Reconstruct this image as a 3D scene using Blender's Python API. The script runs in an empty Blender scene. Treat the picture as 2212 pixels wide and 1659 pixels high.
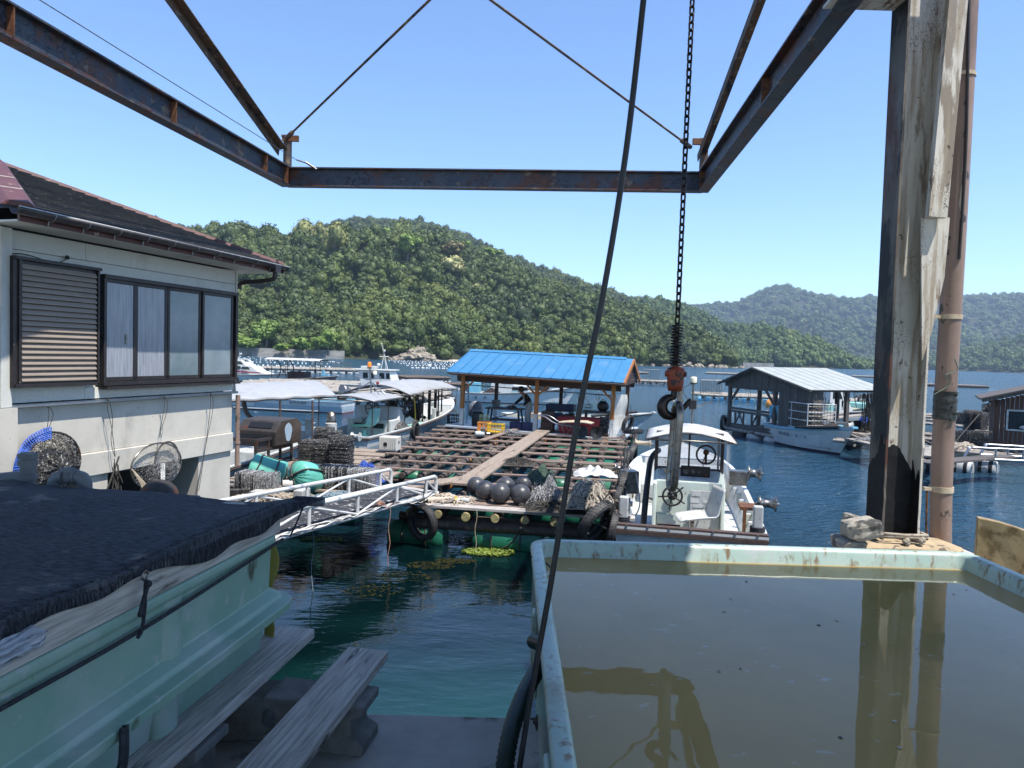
import bpy, math, random
from mathutils import Vector, Matrix, noise
random.seed(7)
PI = math.pi
SC = bpy.context.scene
COL = SC.collection
V3 = Vector
# ---------------------------------------------------------------- camera, sky, sun, exposure
cam_d = bpy.data.cameras.new('camera')
cam = bpy.data.objects.new('camera', cam_d); COL.objects.link(cam); SC.camera = cam
cam_d.sensor_width = 36.0; cam_d.lens = 36.0 * 1534 / 2212
cam_d.clip_start = 0.05; cam_d.clip_end = 9000
RC = (Matrix.Rotation(math.radians(90 - 2.3), 3, 'X') @ Matrix.Rotation(math.radians(1.7), 3, 'Z'))
cam.location = (0, 0, 3.1); cam.rotation_euler = RC.to_euler()
SUN_EL = math.radians(66); SH = V3((0.75, -0.66, 0)).normalized()
SUNV = V3((SH.x * math.cos(SUN_EL), SH.y * math.cos(SUN_EL), math.sin(SUN_EL)))
W = bpy.data.worlds.new('World'); SC.world = W; W.use_nodes = True
nt = W.node_tree; bg = nt.nodes['Background']
sky = nt.nodes.new('ShaderNodeTexSky'); sky.sky_type = 'NISHITA'; sky.sun_disc = False
sky.sun_elevation = SUN_EL; sky.sun_rotation = math.atan2(SH.x, SH.y)
sky.altitude = 0; sky.air_density = 1.0; sky.dust_density = 0.1; sky.ozone_density = 4.0
tn = nt.nodes.new('ShaderNodeMix'); tn.data_type = 'RGBA'; tn.blend_type = 'MULTIPLY'; tn.inputs[0].default_value = 1; tn.inputs[7].default_value = (.90, .97, 1.07, 1)
nt.links.new(sky.outputs[0], tn.inputs[6]); nt.links.new(tn.outputs[2], bg.inputs[0]); bg.inputs[1].default_value = 0.135
sun_d = bpy.data.lights.new('sun', 'SUN'); sun_d.energy = 4.6; sun_d.angle = math.radians(0.53); sun_d.color = (1, 0.95, 0.88)
sun = bpy.data.objects.new('sun', sun_d); COL.objects.link(sun)
sun.rotation_euler = (-SUNV).to_track_quat('-Z', 'Y').to_euler()
SC.view_settings.view_transform = 'Standard'; SC.view_settings.look = 'None'
SC.view_settings.exposure = 0.85; SC.view_settings.gamma = 1.0; SC.view_settings.use_curve_mapping = False
SC.render.engine = 'CYCLES'
SC.cycles.use_denoising = True
SC.cycles.max_bounces = 6; SC.cycles.diffuse_bounces = 3; SC.cycles.glossy_bounces = 3
SC.cycles.transparent_max_bounces = 12; SC.cycles.volume_bounces = 0
SC.cycles.caustics_reflective = False; SC.cycles.caustics_refractive = False
CL = V3(cam.location)
# the photograph measured on a 2212 x 1659 grid: a pixel and a depth, or a pixel and a height, give a place
def ray(u, v): return RC @ V3(((u - 1106) / 1534, -(v - 829.5) / 1534, -1))
def P(u, v, D):
    r = ray(u, v); return CL + r * (D / r.y)
def G(u, v, z=0.0):
    r = ray(u, v); return CL + r * ((z - CL.z) / r.z)
# ---------------------------------------------------------------- mesh helpers
def rz(a): return Matrix.Rotation(a, 3, 'Z')
class MB:
    def __init__(s): s.v = []; s.f = []; s.sm = []
    def add(s, vs, fs, smooth=False):
        n = len(s.v); s.v += [tuple(p) for p in vs]
        s.f += [tuple(n + i for i in f) for f in fs]; s.sm += [smooth] * len(fs); return s
    def box(s, c, d, R=None):
        c = V3(c); h = V3(d) / 2
        vs = []
        for x, y, z in ((-1,-1,-1),(1,-1,-1),(1,1,-1),(-1,1,-1),(-1,-1,1),(1,-1,1),(1,1,1),(-1,1,1)):
            p = V3((x * h.x, y * h.y, z * h.z)); vs.append(c + (R @ p if R else p))
        return s.add(vs, [(3,2,1,0),(4,5,6,7),(0,1,5,4),(1,2,6,5),(2,3,7,6),(3,0,4,7)])
    def bar(s, a, b, w, h, up=(0,0,1)):
        a = V3(a); b = V3(b); x = (b - a); L = x.length; x.normalize(); up = V3(up)
        y = up.cross(x)
        if y.length < 1e-4: y = V3((0,1,0)).cross(x)
        y.normalize(); z = x.cross(y)
        return s.box((a + b) / 2, (L, w, h), Matrix((x, y, z)).transposed())
    def tube(s, pts, r, n=8, cap=True, closed=False):
        pts = [V3(p) for p in pts]; m = len(pts); rs = r if isinstance(r, (list, tuple)) else [r] * m
        vs = []; ref = None
        for i, p in enumerate(pts):
            if closed: t = pts[(i + 1) % m] - pts[i - 1]
            else: t = pts[min(i + 1, m - 1)] - pts[max(i - 1, 0)]
            if t.length < 1e-9: t = V3((0,0,1))
            t.normalize()
            if ref is None: ref = V3((0,0,1)) if abs(t.z) < .9 else V3((1,0,0))
            x = ref - t * ref.dot(t)
            if x.length < 1e-5: x = t.orthogonal()
            x.normalize(); y = t.cross(x); ref = x
            for k in range(n):
                a = 2 * PI * k / n; vs.append(p + (x * math.cos(a) + y * math.sin(a)) * rs[i])
        fs = []
        for i in range(m if closed else m - 1):
            j = (i + 1) % m
            for k in range(n): fs.append((i*n + k, i*n + (k+1) % n, j*n + (k+1) % n, j*n + k))
        s.add(vs, fs, n > 4)
        if cap and not closed:
            s.add(vs[:n], [tuple(range(n))[::-1]]); s.add(vs[-n:], [tuple(range(n))])
        return s
    def lathe(s, prof, n=16, c=(0,0,0), R=None, sx=1, sy=1, smooth=True):
        c = V3(c); vs = []
        for r, z in prof:
            for k in range(n):
                a = 2*PI*k/n; p = V3((r*math.cos(a)*sx, r*math.sin(a)*sy, z)); vs.append(c + (R @ p if R else p))
        fs = [(i*n+k, i*n+(k+1)%n, (i+1)*n+(k+1)%n, (i+1)*n+k) for i in range(len(prof)-1) for k in range(n)]
        s.add(vs, fs, smooth)
        if prof[0][0] > 1e-6: s.add(vs[:n], [tuple(range(n))[::-1]])
        if prof[-1][0] > 1e-6: s.add(vs[-n:], [tuple(range(n))])
        return s
    def ball(s, c, r, n=16, m=9, sc=(1,1,1), R=None):
        c = V3(c); prof = [(math.sin(PI*i/m), -math.cos(PI*i/m)) for i in range(m+1)]
        vs = []
        for q, z in prof:
            for k in range(n):
                a = 2*PI*k/n; p = V3((q*math.cos(a)*sc[0], q*math.sin(a)*sc[1], z*sc[2])) * r
                vs.append(c + (R @ p if R else p))
        return s.add(vs, [(i*n+k, i*n+(k+1)%n, (i+1)*n+(k+1)%n, (i+1)*n+k) for i in range(m) for k in range(n)], True)
    def grid(s, nu, nv, fn, smooth=True, double=0):
        vs = [fn(i/(nu-1), j/(nv-1)) for j in range(nv) for i in range(nu)]
        return s.add(vs, [(j*nu+i, j*nu+i+1, (j+1)*nu+i+1, (j+1)*nu+i) for j in range(nv-1) for i in range(nu-1)], smooth)
    def prism(s, poly, off):   # polygon (3D points) extruded by the vector off
        n = len(poly); off = V3(off); a = [V3(p) for p in poly]; b = [p + off for p in a]
        return s.add(a + b, [tuple(range(n))[::-1], tuple(range(n, 2*n))] + [(i, (i+1)%n, n+(i+1)%n, n+i) for i in range(n)])
    def loft(s, secs, closed=True, smooth=False, cap=True):
        n = len(secs[0]); vs = [p for q in secs for p in q]; fs = []
        for i in range(len(secs)-1):
            for k in range(n if closed else n-1):
                fs.append((i*n+k, i*n+(k+1)%n, (i+1)*n+(k+1)%n, (i+1)*n+k))
        s.add(vs, fs, smooth)
        if cap and closed:
            s.add(secs[0], [tuple(range(n))[::-1]]); s.add(secs[-1], [tuple(range(n))])
        return s
    def ibeam(s, a, b, d, w, tf=.02, tw=.014, up=(0,0,1)):
        a = V3(a); b = V3(b); x = (b-a).normalized(); y = V3(up).cross(x).normalized(); z = x.cross(y)
        for sg in (-1, 1):
            o = z * (sg * (d - tf) / 2); s.bar(a+o, b+o, w, tf, up)
        s.bar(a, b, tw, d - 2*tf, up); return s
ORG = {}
def mesh_obj(name, mb, mat, org=(0,0,0)):
    me = bpy.data.meshes.new(name); o = V3(org)
    me.from_pydata([(p[0]-o.x, p[1]-o.y, p[2]-o.z) for p in mb.v], [], mb.f)
    me.polygons.foreach_set('use_smooth', mb.sm)
    me.materials.append(mat); me.update()
    return bpy.data.objects.new(name, me)
def thing(name, label, cat, loc=(0,0,0), rot=None, group=None):
    o = bpy.data.objects.new(name, None); COL.objects.link(o); o.location = loc; o.empty_display_size = .2
    ORG[o.name] = V3(loc) if rot is None else V3((0,0,0))
    if rot is not None: o.rotation_euler = rot if isinstance(rot, (tuple, list)) else (0,0,rot)
    o['label'] = label; o['category'] = cat
    if group: o['group'] = group
    return o
def part(name, mb, mat, parent, label=None, bevel=0, seg=2):
    org = ORG.get(parent.name, V3((0,0,0)))
    o = mesh_obj(name, mb, mat, org); COL.objects.link(o); o.parent = parent; ORG[o.name] = org
    if label: o['label'] = label
    if bevel:
        b = o.modifiers.new('bevel', 'BEVEL'); b.width = bevel; b.segments = seg; b.limit_method = 'ANGLE'
    return o
def solo(name, mb, mat, label=None, cat=None, group=None, kind=None, org=None, bevel=0):
    if org is None:
        if kind or not mb.v: org = (0,0,0)
        else:
            n = len(mb.v); org = (sum(p[0] for p in mb.v)/n, sum(p[1] for p in mb.v)/n, min(p[2] for p in mb.v))
    o = mesh_obj(name, mb, mat, org); o.location = org; COL.objects.link(o); ORG[o.name] = V3(org)
    if label: o['label'] = label
    if cat: o['category'] = cat
    if group: o['group'] = group
    if kind: o['kind'] = kind
    if bevel:
        b = o.modifiers.new('bevel', 'BEVEL'); b.width = bevel; b.segments = 2; b.limit_method = 'ANGLE'
    return o
def inst(name, src, parent=None, loc=(0,0,0), rot=(0,0,0), sc=(1,1,1), mat=None):
    o = bpy.data.objects.new(name, src if isinstance(src, bpy.types.Mesh) else src.data); COL.objects.link(o)
    o.location = loc; o.rotation_euler = rot; o.scale = sc
    if parent: o.parent = parent
    return o
def kids(o): return [c for c in bpy.data.objects if c.parent == o]
CH = {}
def copy_tree(o, loc, rot=None, label=None, group=None):
    c = o.copy(); COL.objects.link(c); c.location = loc
    if rot is not None: c.rotation_euler = rot if isinstance(rot, (tuple, list)) else (0,0,rot)
    if label: c['label'] = label
    if group: c['group'] = group
    ks = CH.setdefault(o.name, kids(o))
    for k in ks:
        q = k.copy(); COL.objects.link(q); q.parent = c
        for g in CH.setdefault(k.name, kids(k)):
            h = g.copy(); COL.objects.link(h); h.parent = q
    return c
def text(body, loc, R, size, mat, parent, ext=.002, name='lettering'):
    cu = bpy.data.curves.new(name, 'FONT'); cu.body = body; cu.size = size; cu.extrude = ext
    cu.align_x = 'CENTER'; cu.align_y = 'CENTER'; cu.materials.append(mat)
    o = bpy.data.objects.new(name, cu); COL.objects.link(o); bpy.context.view_layer.update()
    me = bpy.data.meshes.new_from_object(o.evaluated_get(bpy.context.evaluated_depsgraph_get())); bpy.data.objects.remove(o)
    me.materials.clear(); me.materials.append(mat); o = bpy.data.objects.new(name, me); COL.objects.link(o); o.parent = parent
    o.location = V3(loc) - ORG.get(parent.name, V3((0,0,0))); o.rotation_euler = R.to_euler(); return o
def sag(a, b, d, n=12, j=0):
    a = V3(a); b = V3(b); out = []
    for i in range(n+1):
        t = i/n; p = a.lerp(b, t); p.z -= d*4*t*(1-t)
        if j and 0 < i < n: p += V3((random.uniform(-j,j), random.uniform(-j,j), random.uniform(-j,j)))
        out.append(p)
    return out
def smooth(pts, k=4):
    pts = [V3(p) for p in pts]; out = []
    for i in range(len(pts)-1):
        p0 = pts[max(i-1,0)]; p1 = pts[i]; p2 = pts[i+1]; p3 = pts[min(i+2, len(pts)-1)]
        for q in range(k):
            t = q/k; out.append(.5*((2*p1) + (p2-p0)*t + (2*p0-5*p1+4*p2-p3)*t*t + (3*p1-p0-3*p2+p3)*t**3))
    return out + [pts[-1]]
# ---------------------------------------------------------------- materials
def mat(name, c1, c2=None, rough=.6, metal=0.0, ns=6, st=(1,1,1), bump=0.0, bs=None, dirt=(), spec=.5, rvar=0.0, alpha=1, trans=0, rnd=True, ior=1.45, world=False):
    m = bpy.data.materials.new(name); m.use_nodes = True; N = m.node_tree.nodes; L = m.node_tree.links
    b = N['Principled BSDF']; b.inputs['Roughness'].default_value = rough; b.inputs['Metallic'].default_value = metal
    b.inputs['Specular IOR Level'].default_value = spec; b.inputs['IOR'].default_value = ior
    if alpha < 1: b.inputs['Alpha'].default_value = alpha
    if trans: b.inputs['Transmission Weight'].default_value = trans
    tc = N.new('ShaderNodeTexCoord'); src = tc.outputs['Object']
    if world:
        g = N.new('ShaderNodeNewGeometry'); src = g.outputs['Position']
    if rnd:
        oi = N.new('ShaderNodeObjectInfo'); mm = N.new('ShaderNodeMath'); mm.operation = 'MULTIPLY'; mm.inputs[1].default_value = 41.0
        L.new(oi.outputs['Random'], mm.inputs[0])
        va = N.new('ShaderNodeVectorMath'); va.operation = 'ADD'; L.new(src, va.inputs[0]); L.new(mm.outputs[0], va.inputs[1]); src = va.outputs[0]
    def mapped(stv):
        mp = N.new('ShaderNodeMapping'); mp.inputs['Scale'].default_value = stv; L.new(src, mp.inputs[0]); return mp.outputs[0]
    def nz(scale, stv, det=5, lo=.35, hi=.65):
        n = N.new('ShaderNodeTexNoise'); n.inputs['Scale'].default_value = scale; n.inputs['Detail'].default_value = det
        n.inputs['Roughness'].default_value = .62
        L.new(mapped(stv), n.inputs['Vector']); mr = N.new('ShaderNodeMapRange'); mr.inputs[1].default_value = lo; mr.inputs[2].default_value = hi
        L.new(n.outputs[0], mr.inputs[0]); return mr.outputs[0], n.outputs[0]
    def mix(fac, a, c):
        x = N.new('ShaderNodeMix'); x.data_type = 'RGBA'; L.new(fac, x.inputs[0])
        if isinstance(a, tuple): x.inputs[6].default_value = (*a, 1)
        else: L.new(a, x.inputs[6])
        x.inputs[7].default_value = (*c, 1); return x.outputs[2]
    col = c1
    raw = None
    if c2 is not None:
        f, raw = nz(ns, st); col = mix(f, c1, c2)
    for d in dirt:
        f, _ = nz(d[3], d[4] if len(d) > 4 else (1,1,1), 8, d[1], d[2]); col = mix(f, col, d[0])
    if isinstance(col, tuple): b.inputs['Base Color'].default_value = (*col, 1)
    else: L.new(col, b.inputs['Base Color'])
    if bump:
        _, r2 = nz(bs or ns*3, st, 6); bp = N.new('ShaderNodeBump'); bp.inputs['Strength'].default_value = min(1, bump*10); bp.inputs['Distance'].default_value = bump
        L.new(r2, bp.inputs['Height']); L.new(bp.outputs[0], b.inputs['Normal'])
    if rvar:
        f, _ = nz(ns*.7, (1,1,1)); mr = N.new('ShaderNodeMapRange'); mr.inputs[3].default_value = rough; mr.inputs[4].default_value = rough+rvar
        L.new(f, mr.inputs[0]); L.new(mr.outputs[0], b.inputs['Roughness'])
    return m
def crackle(m, scale, col, thr=.05, st=(1,1,1), lo=.42, hi=.55, ms=2.0):
    """paint that has split into plates: thin voronoi seams where a large noise allows them"""
    N = m.node_tree.nodes; L = m.node_tree.links; b = N['Principled BSDF']
    tc = N.new('ShaderNodeTexCoord'); mp = N.new('ShaderNodeMapping'); mp.inputs['Scale'].default_value = st; L.new(tc.outputs['Object'], mp.inputs[0])
    nn = N.new('ShaderNodeTexNoise'); nn.inputs['Scale'].default_value = scale*1.3; L.new(mp.outputs[0], nn.inputs['Vector'])
    vm = N.new('ShaderNodeMix'); vm.data_type = 'VECTOR'; vm.inputs[0].default_value = .06/ max(.3, scale/20); L.new(mp.outputs[0], vm.inputs[4]); L.new(nn.outputs['Color'], vm.inputs[5])
    v = N.new('ShaderNodeTexVoronoi'); v.feature = 'DISTANCE_TO_EDGE'; v.inputs['Scale'].default_value = scale; L.new(vm.outputs[1], v.inputs['Vector'])
    r = N.new('ShaderNodeMapRange'); r.inputs[1].default_value = thr; r.inputs[2].default_value = thr*.4; L.new(v.outputs[0], r.inputs[0])
    n2 = N.new('ShaderNodeTexNoise'); n2.inputs['Scale'].default_value = ms; L.new(tc.outputs['Object'], n2.inputs['Vector'])
    r2 = N.new('ShaderNodeMapRange'); r2.inputs[1].default_value = lo; r2.inputs[2].default_value = hi; L.new(n2.outputs[0], r2.inputs[0])
    mu = N.new('ShaderNodeMath'); mu.operation = 'MULTIPLY'; L.new(r.outputs[0], mu.inputs[0]); L.new(r2.outputs[0], mu.inputs[1])
    old = b.inputs['Base Color'].links[0].from_socket
    x = N.new('ShaderNodeMix'); x.data_type = 'RGBA'; L.new(mu.outputs[0], x.inputs[0]); L.new(old, x.inputs[6]); x.inputs[7].default_value = (*col, 1)
    L.new(x.outputs[2], b.inputs['Base Color']); return m
M = {}
RUST = (.085,.030,.014); RUST2 = (.16,.068,.026)
M['beam'] = crackle(mat('weathered_navy_steel', (.03,.038,.055), (.055,.06,.07), .55, .0, 3, (1,1,1), .004, 25,
    dirt=((RUST, .50, .60, 2.2), ((.16,.12,.08), .60, .66, 5), ((.04,.02,.012), .58, .64, 9))), 7, (.006,.007,.012), .05, (1,1,1.6))
M['post'] = crackle(mat('cream_paint_rusted_steel', (.62,.59,.52), (.52,.49,.42), .55, 0, 4, (1,1,.3), .006, 20,
    dirt=(((.25,.21,.16), .56, .60, 2.6, (1.6,1,.3)), ((.34,.28,.2), .50, .62, 5, (3,1,.25)), (RUST2, .60, .66, 3, (2.2,1,.35)), (RUST, .635, .68, 7, (1.5,1,.6)), ((.05,.045,.04), .65, .68, 12))), 34, (.17,.13,.10), .035, (1,1,.55), .50, .60, 2.3)
M['postdark'] = mat('tarred_shaded_steel', (.05,.045,.04), (.17,.15,.12), .6, 0, 3, (1,1,.25), .006, 18, dirt=((RUST, .52, .6, 3, (1,1,.3)), ((.012,.012,.012), .52, .56, 1.6, (1,1,.5))))
M['tar'] = mat('black_tar', (.008,.008,.009), (.018,.018,.019), .6, 0, 12, bump=.004, bs=30, spec=.25)
M['rust'] = mat('rust', RUST, RUST2, .8, 0, 14, bump=.004, bs=60, dirt=(((.03,.02,.015), .55, .6, 6),))
M['strut'] = mat('rusted_angle_steel', (.07,.06,.05), (.12,.06,.03), .7, 0, 5, bump=.003, bs=40, dirt=(((.2,.16,.11), .58, .62, 12), ((.02,.02,.025), .55, .6, 4)))
M['chain'] = mat('oily_black_chain', (.012,.012,.014), (.04,.03,.025), .35, .6, 20)
M['hookred'] = mat('worn_red_hook_block', (.30,.055,.02), (.20,.035,.015), .45, 0, 20, dirt=(((.03,.02,.018), .55, .6, 22),))
M['steel'] = mat('worn_steel', (.28,.27,.25), (.14,.13,.12), .32, .85, 12, dirt=(((.16,.10,.06), .58, .62, 20),))
M['blackrub'] = mat('black_rubber', (.012,.012,.013), (.022,.022,.023), .45, 0, 20)
M['pink'] = mat('faded_pink_pipe', (.28,.195,.155), (.20,.14,.11), .5, 0, 4, (1,1,.4), .001, 30, dirt=(((.16,.11,.085), .54, .66, 3, (1,1,.3)), ((.60,.54,.44), .63, .645, 7, (1,1,.10)), ((.05,.045,.04), .63, .65, 11, (1,1,.5)),))
M['cream'] = mat('cream_band', (.5,.42,.3), (.35,.28,.2), .7, 0, 20)
M['tape'] = mat('black_tape_wrap', (.012,.014,.014), (.05,.055,.05), .35, 0, 14, (1,1,6), .003, 30)
M['stone'] = mat('rough_concrete_lump', (.33,.31,.26), (.20,.18,.15), .9, 0, 9, bump=.02, bs=25, dirt=(((.05,.05,.045), .52, .6, 7),))
M['stonetan'] = mat('tan_broken_concrete', (.42,.32,.2), (.3,.24,.16), .9, 0, 9, bump=.02, bs=25, dirt=(((.1,.08,.06), .58, .62, 9),))
M['tank'] = mat('pale_aqua_frp', (.32,.43,.37), (.40,.49,.43), .32, 0, 3, (1,1,1), .002, 18, dirt=(((.20,.14,.07), .55, .66, 22, (1,1,.35)), ((.24,.24,.15), .52, .66, 3.5), ((.42,.46,.44), .56, .64, 7), ((.10,.12,.06), .66, .70, 9)))
M['tank2'] = mat('chalky_green_frp', (.19,.315,.25), (.24,.36,.295), .42, 0, 2.5, (1,1,1), .0015, 20, dirt=(((.31,.385,.35), .50, .62, 2.2), ((.33,.38,.35), .60, .66, 12), ((.05,.06,.03), .66, .72, 7, (1,1,.4))))
M['tankrim'] = mat('worn_grey_rim', (.38,.44,.43), (.24,.31,.29), .6, 0, 9, dirt=(((.1,.08,.05), .58, .62, 20),), bump=.002, bs=40)
M['wood'] = mat('grey_weathered_wood', (.50,.465,.43), (.27,.245,.22), .8, 0, 6, (.7,14,14), .003, 12, dirt=(((.08,.065,.055), .60, .68, 4, (.5,3,3)),))
M['woody'] = mat('grey_weathered_wood_lengthwise', (.52,.485,.44), (.26,.235,.205), .8, 0, 6, (14,.7,14), .003, 12, dirt=(((.05,.045,.04), .60, .68, 4, (3,.5,3)),))
M['boardw'] = mat('brown_raft_board', (.26,.19,.15), (.16,.11,.085), .8, 0, 5, (.8,12,12), .003, 10, dirt=(((.42,.38,.33), .62, .66, 30), ((.05,.04,.035), .6, .66, 5, (.6,2,2))))
M['deckw'] = mat('dry_grey_brown_deck', (.30,.24,.185), (.20,.155,.12), .85, 0, 5, (10,.6,10), .003, 10, dirt=(((.52,.48,.42), .64, .67, 24), ((.10,.08,.06), .6, .68, 3, (2,.6,2))))
M['log'] = mat('tarred_brown_log', (.10,.075,.06), (.05,.037,.03), .7, 0, 10, (8,.6,8), .01, 10, dirt=(((.36,.33,.28), .66, .69, 26), ((.16,.125,.1), .55, .62, 5)))
M['logend'] = mat('sawn_log_end', (.45,.37,.18), (.22,.20,.08), .85, 0, 30, (1,1,1), .004, 50, dirt=(((.06,.07,.03), .54, .6, 20, (1,1,3)),))
M['palelog'] = mat('bleached_bamboo_log', (.33,.30,.255), (.19,.17,.145), .8, 0, 3, (.4,6,6), .004, 8, dirt=(((.08,.07,.06), .58, .62, 3), ((.6,.58,.54), .62, .66, 8)))
M['rope'] = mat('dark_fouled_rope', (.03,.03,.03), (.075,.065,.05), .9, 0, 30, bump=.004, bs=90)
M['rope2'] = mat('tan_grey_rope', (.24,.19,.13), (.36,.33,.28), .9, 0, 20, bump=.004, bs=90, dirt=(((.05,.04,.035), .55, .6, 18),))
M['ropeo'] = mat('orange_twine', (.5,.24,.06), (.4,.15,.04), .9)
M['ropeb'] = mat('blue_grey_rope', (.12,.2,.26), (.2,.25,.27), .9)
M['navyrope'] = mat('navy_black_rope', (.008,.010,.016), (.03,.032,.04), .8, 0, 60, bump=.003, bs=120)
M['whiteline'] = mat('white_cord', (.6,.58,.54), (.45,.42,.38), .7)
M['orangeline'] = mat('faded_red_cord', (.42,.22,.16), (.3,.2,.16), .8)
M['rubber'] = mat('tyre_rubber', (.022,.022,.024), (.055,.052,.048), .6, 0, 8, bump=.003, bs=40, dirt=(((.16,.15,.13), .62, .66, 14),))
M['ball'] = mat('charcoal_float', (.035,.036,.04), (.05,.05,.054), .38, 0, 8, dirt=(((.10,.10,.10), .54, .68, 4), ((.26,.25,.23), .62, .65, 30)))
M['greenwrap'] = mat('green_tarp_wrap', (.010,.10,.058), (.015,.145,.08), .4, 0, 3, bump=.02, bs=9, dirt=(((.02,.05,.03), .58, .66, 5),))
M['aqua'] = mat('sea_green_sheet', (.13,.44,.35), (.09,.35,.28), .45, 0, 3, bump=.012, bs=9)
M['whitefoam'] = mat('scuffed_white_float', (.46,.465,.45), (.34,.34,.32), .6, 0, 5, bump=.02, bs=8, dirt=(((.25,.14,.06), .62, .7, 4, (1,1,.4)), ((.1,.1,.08), .62, .68, 6)))
M['net'] = mat('black_net_frame', (.018,.018,.02), (.04,.04,.04), .7, 0, 40, dirt=(((.45,.44,.42), .575, .62, 34),))
M['netw'] = mat('barnacled_net', (.05,.05,.052), (.3,.3,.3), .8, 0, 30, dirt=(((.55,.54,.52), .56, .6, 40),))
M['netb'] = mat('blue_net', (.03,.09,.42), (.05,.13,.5), .6, 0, 20)
M['netg'] = mat('green_wire_net', (.04,.09,.06), (.10,.14,.10), .6, 0, 20)
M['white'] = mat('white_boat_gelcoat', (.60,.61,.59), (.52,.53,.50), .3, 0, 3, dirt=(((.38,.34,.26), .60, .74, 5, (1,1,.4)), ((.26,.15,.08), .665, .70, 9, (1,1,.22))), bump=.001, bs=10)
M['white2'] = mat('scuffed_white_paint', (.50,.51,.49), (.38,.39,.37), .5, 0, 5, dirt=(((.25,.2,.14), .60, .66, 12),))
M['offw'] = mat('pale_green_white_gelcoat', (.58,.64,.56), (.50,.56,.49), .35, 0, 4, dirt=(((.3,.27,.19), .62, .68, 9, (1,1,.4)),))
M['paleblue'] = mat('pale_blue_hull', (.33,.41,.46), (.27,.35,.40), .35, 0, 4, dirt=(((.6,.6,.6), .62, .66, 9, (1,1,.3)),))
M['mint'] = mat('mint_deck_paint', (.26,.50,.46), (.2,.42,.38), .5, 0, 5, dirt=(((.15,.16,.12), .62, .68, 10),))
M['skyblue'] = mat('light_blue_trim', (.17,.42,.55), (.14,.36,.48), .4, 0, 6)
M['redhull'] = mat('brown_red_antifouling', (.20,.045,.035), (.12,.03,.025), .6, 0, 6)
M['darkhull'] = mat('dark_bottom_paint', (.035,.025,.04), (.05,.03,.035), .6, 0, 6)
M['brownrub'] = mat('brown_rubbing_strake', (.09,.06,.05), (.06,.04,.035), .6, 0, 9)
M['canvas'] = mat('grey_white_canvas', (.31,.32,.33), (.27,.28,.29), .75, 0, 2, (1,1,1), .02, 2.5, dirt=(((.22,.22,.225), .55, .75, 1.2, (1,5,1)),))
M['canvasw'] = mat('white_canvas', (.46,.46,.45), (.38,.38,.37), .75, 0, 3, (1,1,1), .012, 5, dirt=(((.35,.33,.3), .64, .7, 9),))
M['dark'] = mat('dark_machinery', (.03,.028,.026), (.06,.05,.045), .6, .2, 8, dirt=((RUST, .56, .62, 6),))
M['black'] = mat('black_plastic', (.012,.012,.013), None, .45)
M['glass'] = mat('dark_glass', (.02,.028,.03), None, .05, spec=.9)
M['film'] = mat('hazy_plastic_film', (.5,.5,.52), None, .15, alpha=.28)
M['frost'] = mat('frosted_glass', (.13,.18,.20), (.24,.29,.31), .14, 0, 1.3, spec=.8)
M['curtain'] = mat('curtain_behind_glass', (.33,.35,.385), (.21,.225,.255), .18, 0, 5, (1,7,.5), spec=.8)
M['alu'] = mat('brown_aluminium', (.03,.026,.027), (.045,.038,.038), .35, .4, 8, dirt=(((.2,.16,.1), .66, .68, 22),))
M['slat'] = mat('tan_metal_slat', (.28,.225,.175), (.25,.2,.155), .45, .1, 4)
M['siding'] = mat('off_white_siding', (.60,.60,.55), (.56,.56,.51), .7, 0, 20, bump=.002, bs=90, dirt=(((.42,.41,.35), .56, .74, 1.6, (1,1,.3)), ((.25,.23,.19), .70, .73, 14)))
M['sidingt'] = mat('embossed_siding', (.70,.69,.63), (.62,.61,.56), .75, 0, 30, bump=.012, bs=40)
M['concrete'] = mat('cast_concrete', (.56,.53,.46), (.47,.445,.385), .85, 0, 2, bump=.003, bs=30, dirt=(((.2,.18,.15), .67, .69, 30), ((.33,.31,.27), .58, .68, 1.2, (1,1,.5))))
M['concd'] = mat('damp_dark_concrete', (.31,.30,.285), (.40,.385,.36), .85, 0, 5, bump=.01, bs=60, dirt=(((.34,.32,.29), .66, .68, 60), ((.05,.05,.045), .58, .68, 3)))
M['block'] = mat('grey_concrete_block', (.19,.19,.18), (.12,.12,.115), .9, 0, 14, bump=.006, bs=80)
M['tile'] = mat('dark_slate_roof', (.055,.052,.052), (.10,.095,.09), .75, 0, 3, (1,1,1), .004, 30, dirt=(((.20,.18,.155), .60, .68, 8, (.3,1,1)),))
M['maroon'] = mat('maroon_roof_metal', (.085,.030,.027), (.11,.042,.037), .5, 0, 4, dirt=(((.36,.26,.22), .63, .68, 5),))
M['gutter'] = mat('dark_brown_gutter', (.045,.04,.042), (.07,.065,.065), .4, 0, 8)
M['bluemetal'] = mat('bright_blue_roof_metal', (.050,.185,.345), (.042,.165,.31), .38, 0, 1.5, dirt=(((.11,.22,.33), .54, .74, 1.6, (1,1,1)), ((.3,.33,.34), .69, .72, 22)))
M['orangewood'] = mat('orange_stained_timber', (.36,.14,.03), (.28,.10,.025), .6, 0, 5, (3,3,.5))
M['darkwood'] = mat('dark_brown_timber', (.06,.03,.02), (.04,.022,.016), .7, 0, 6)
M['greywood'] = mat('silvered_shed_boards', (.115,.10,.09), (.065,.055,.05), .85, 0, 5, (5,5,.6), .006, 8, dirt=(((.2,.19,.17), .60, .68, 5, (3,3,.4)),))
M['brownwall'] = mat('brown_cabin_boards', (.11,.05,.032), (.055,.028,.02), .75, 0, 5, (6,6,.5), .004, 8, dirt=(((.26,.15,.07), .62, .68, 6, (5,5,.4)),))
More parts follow.
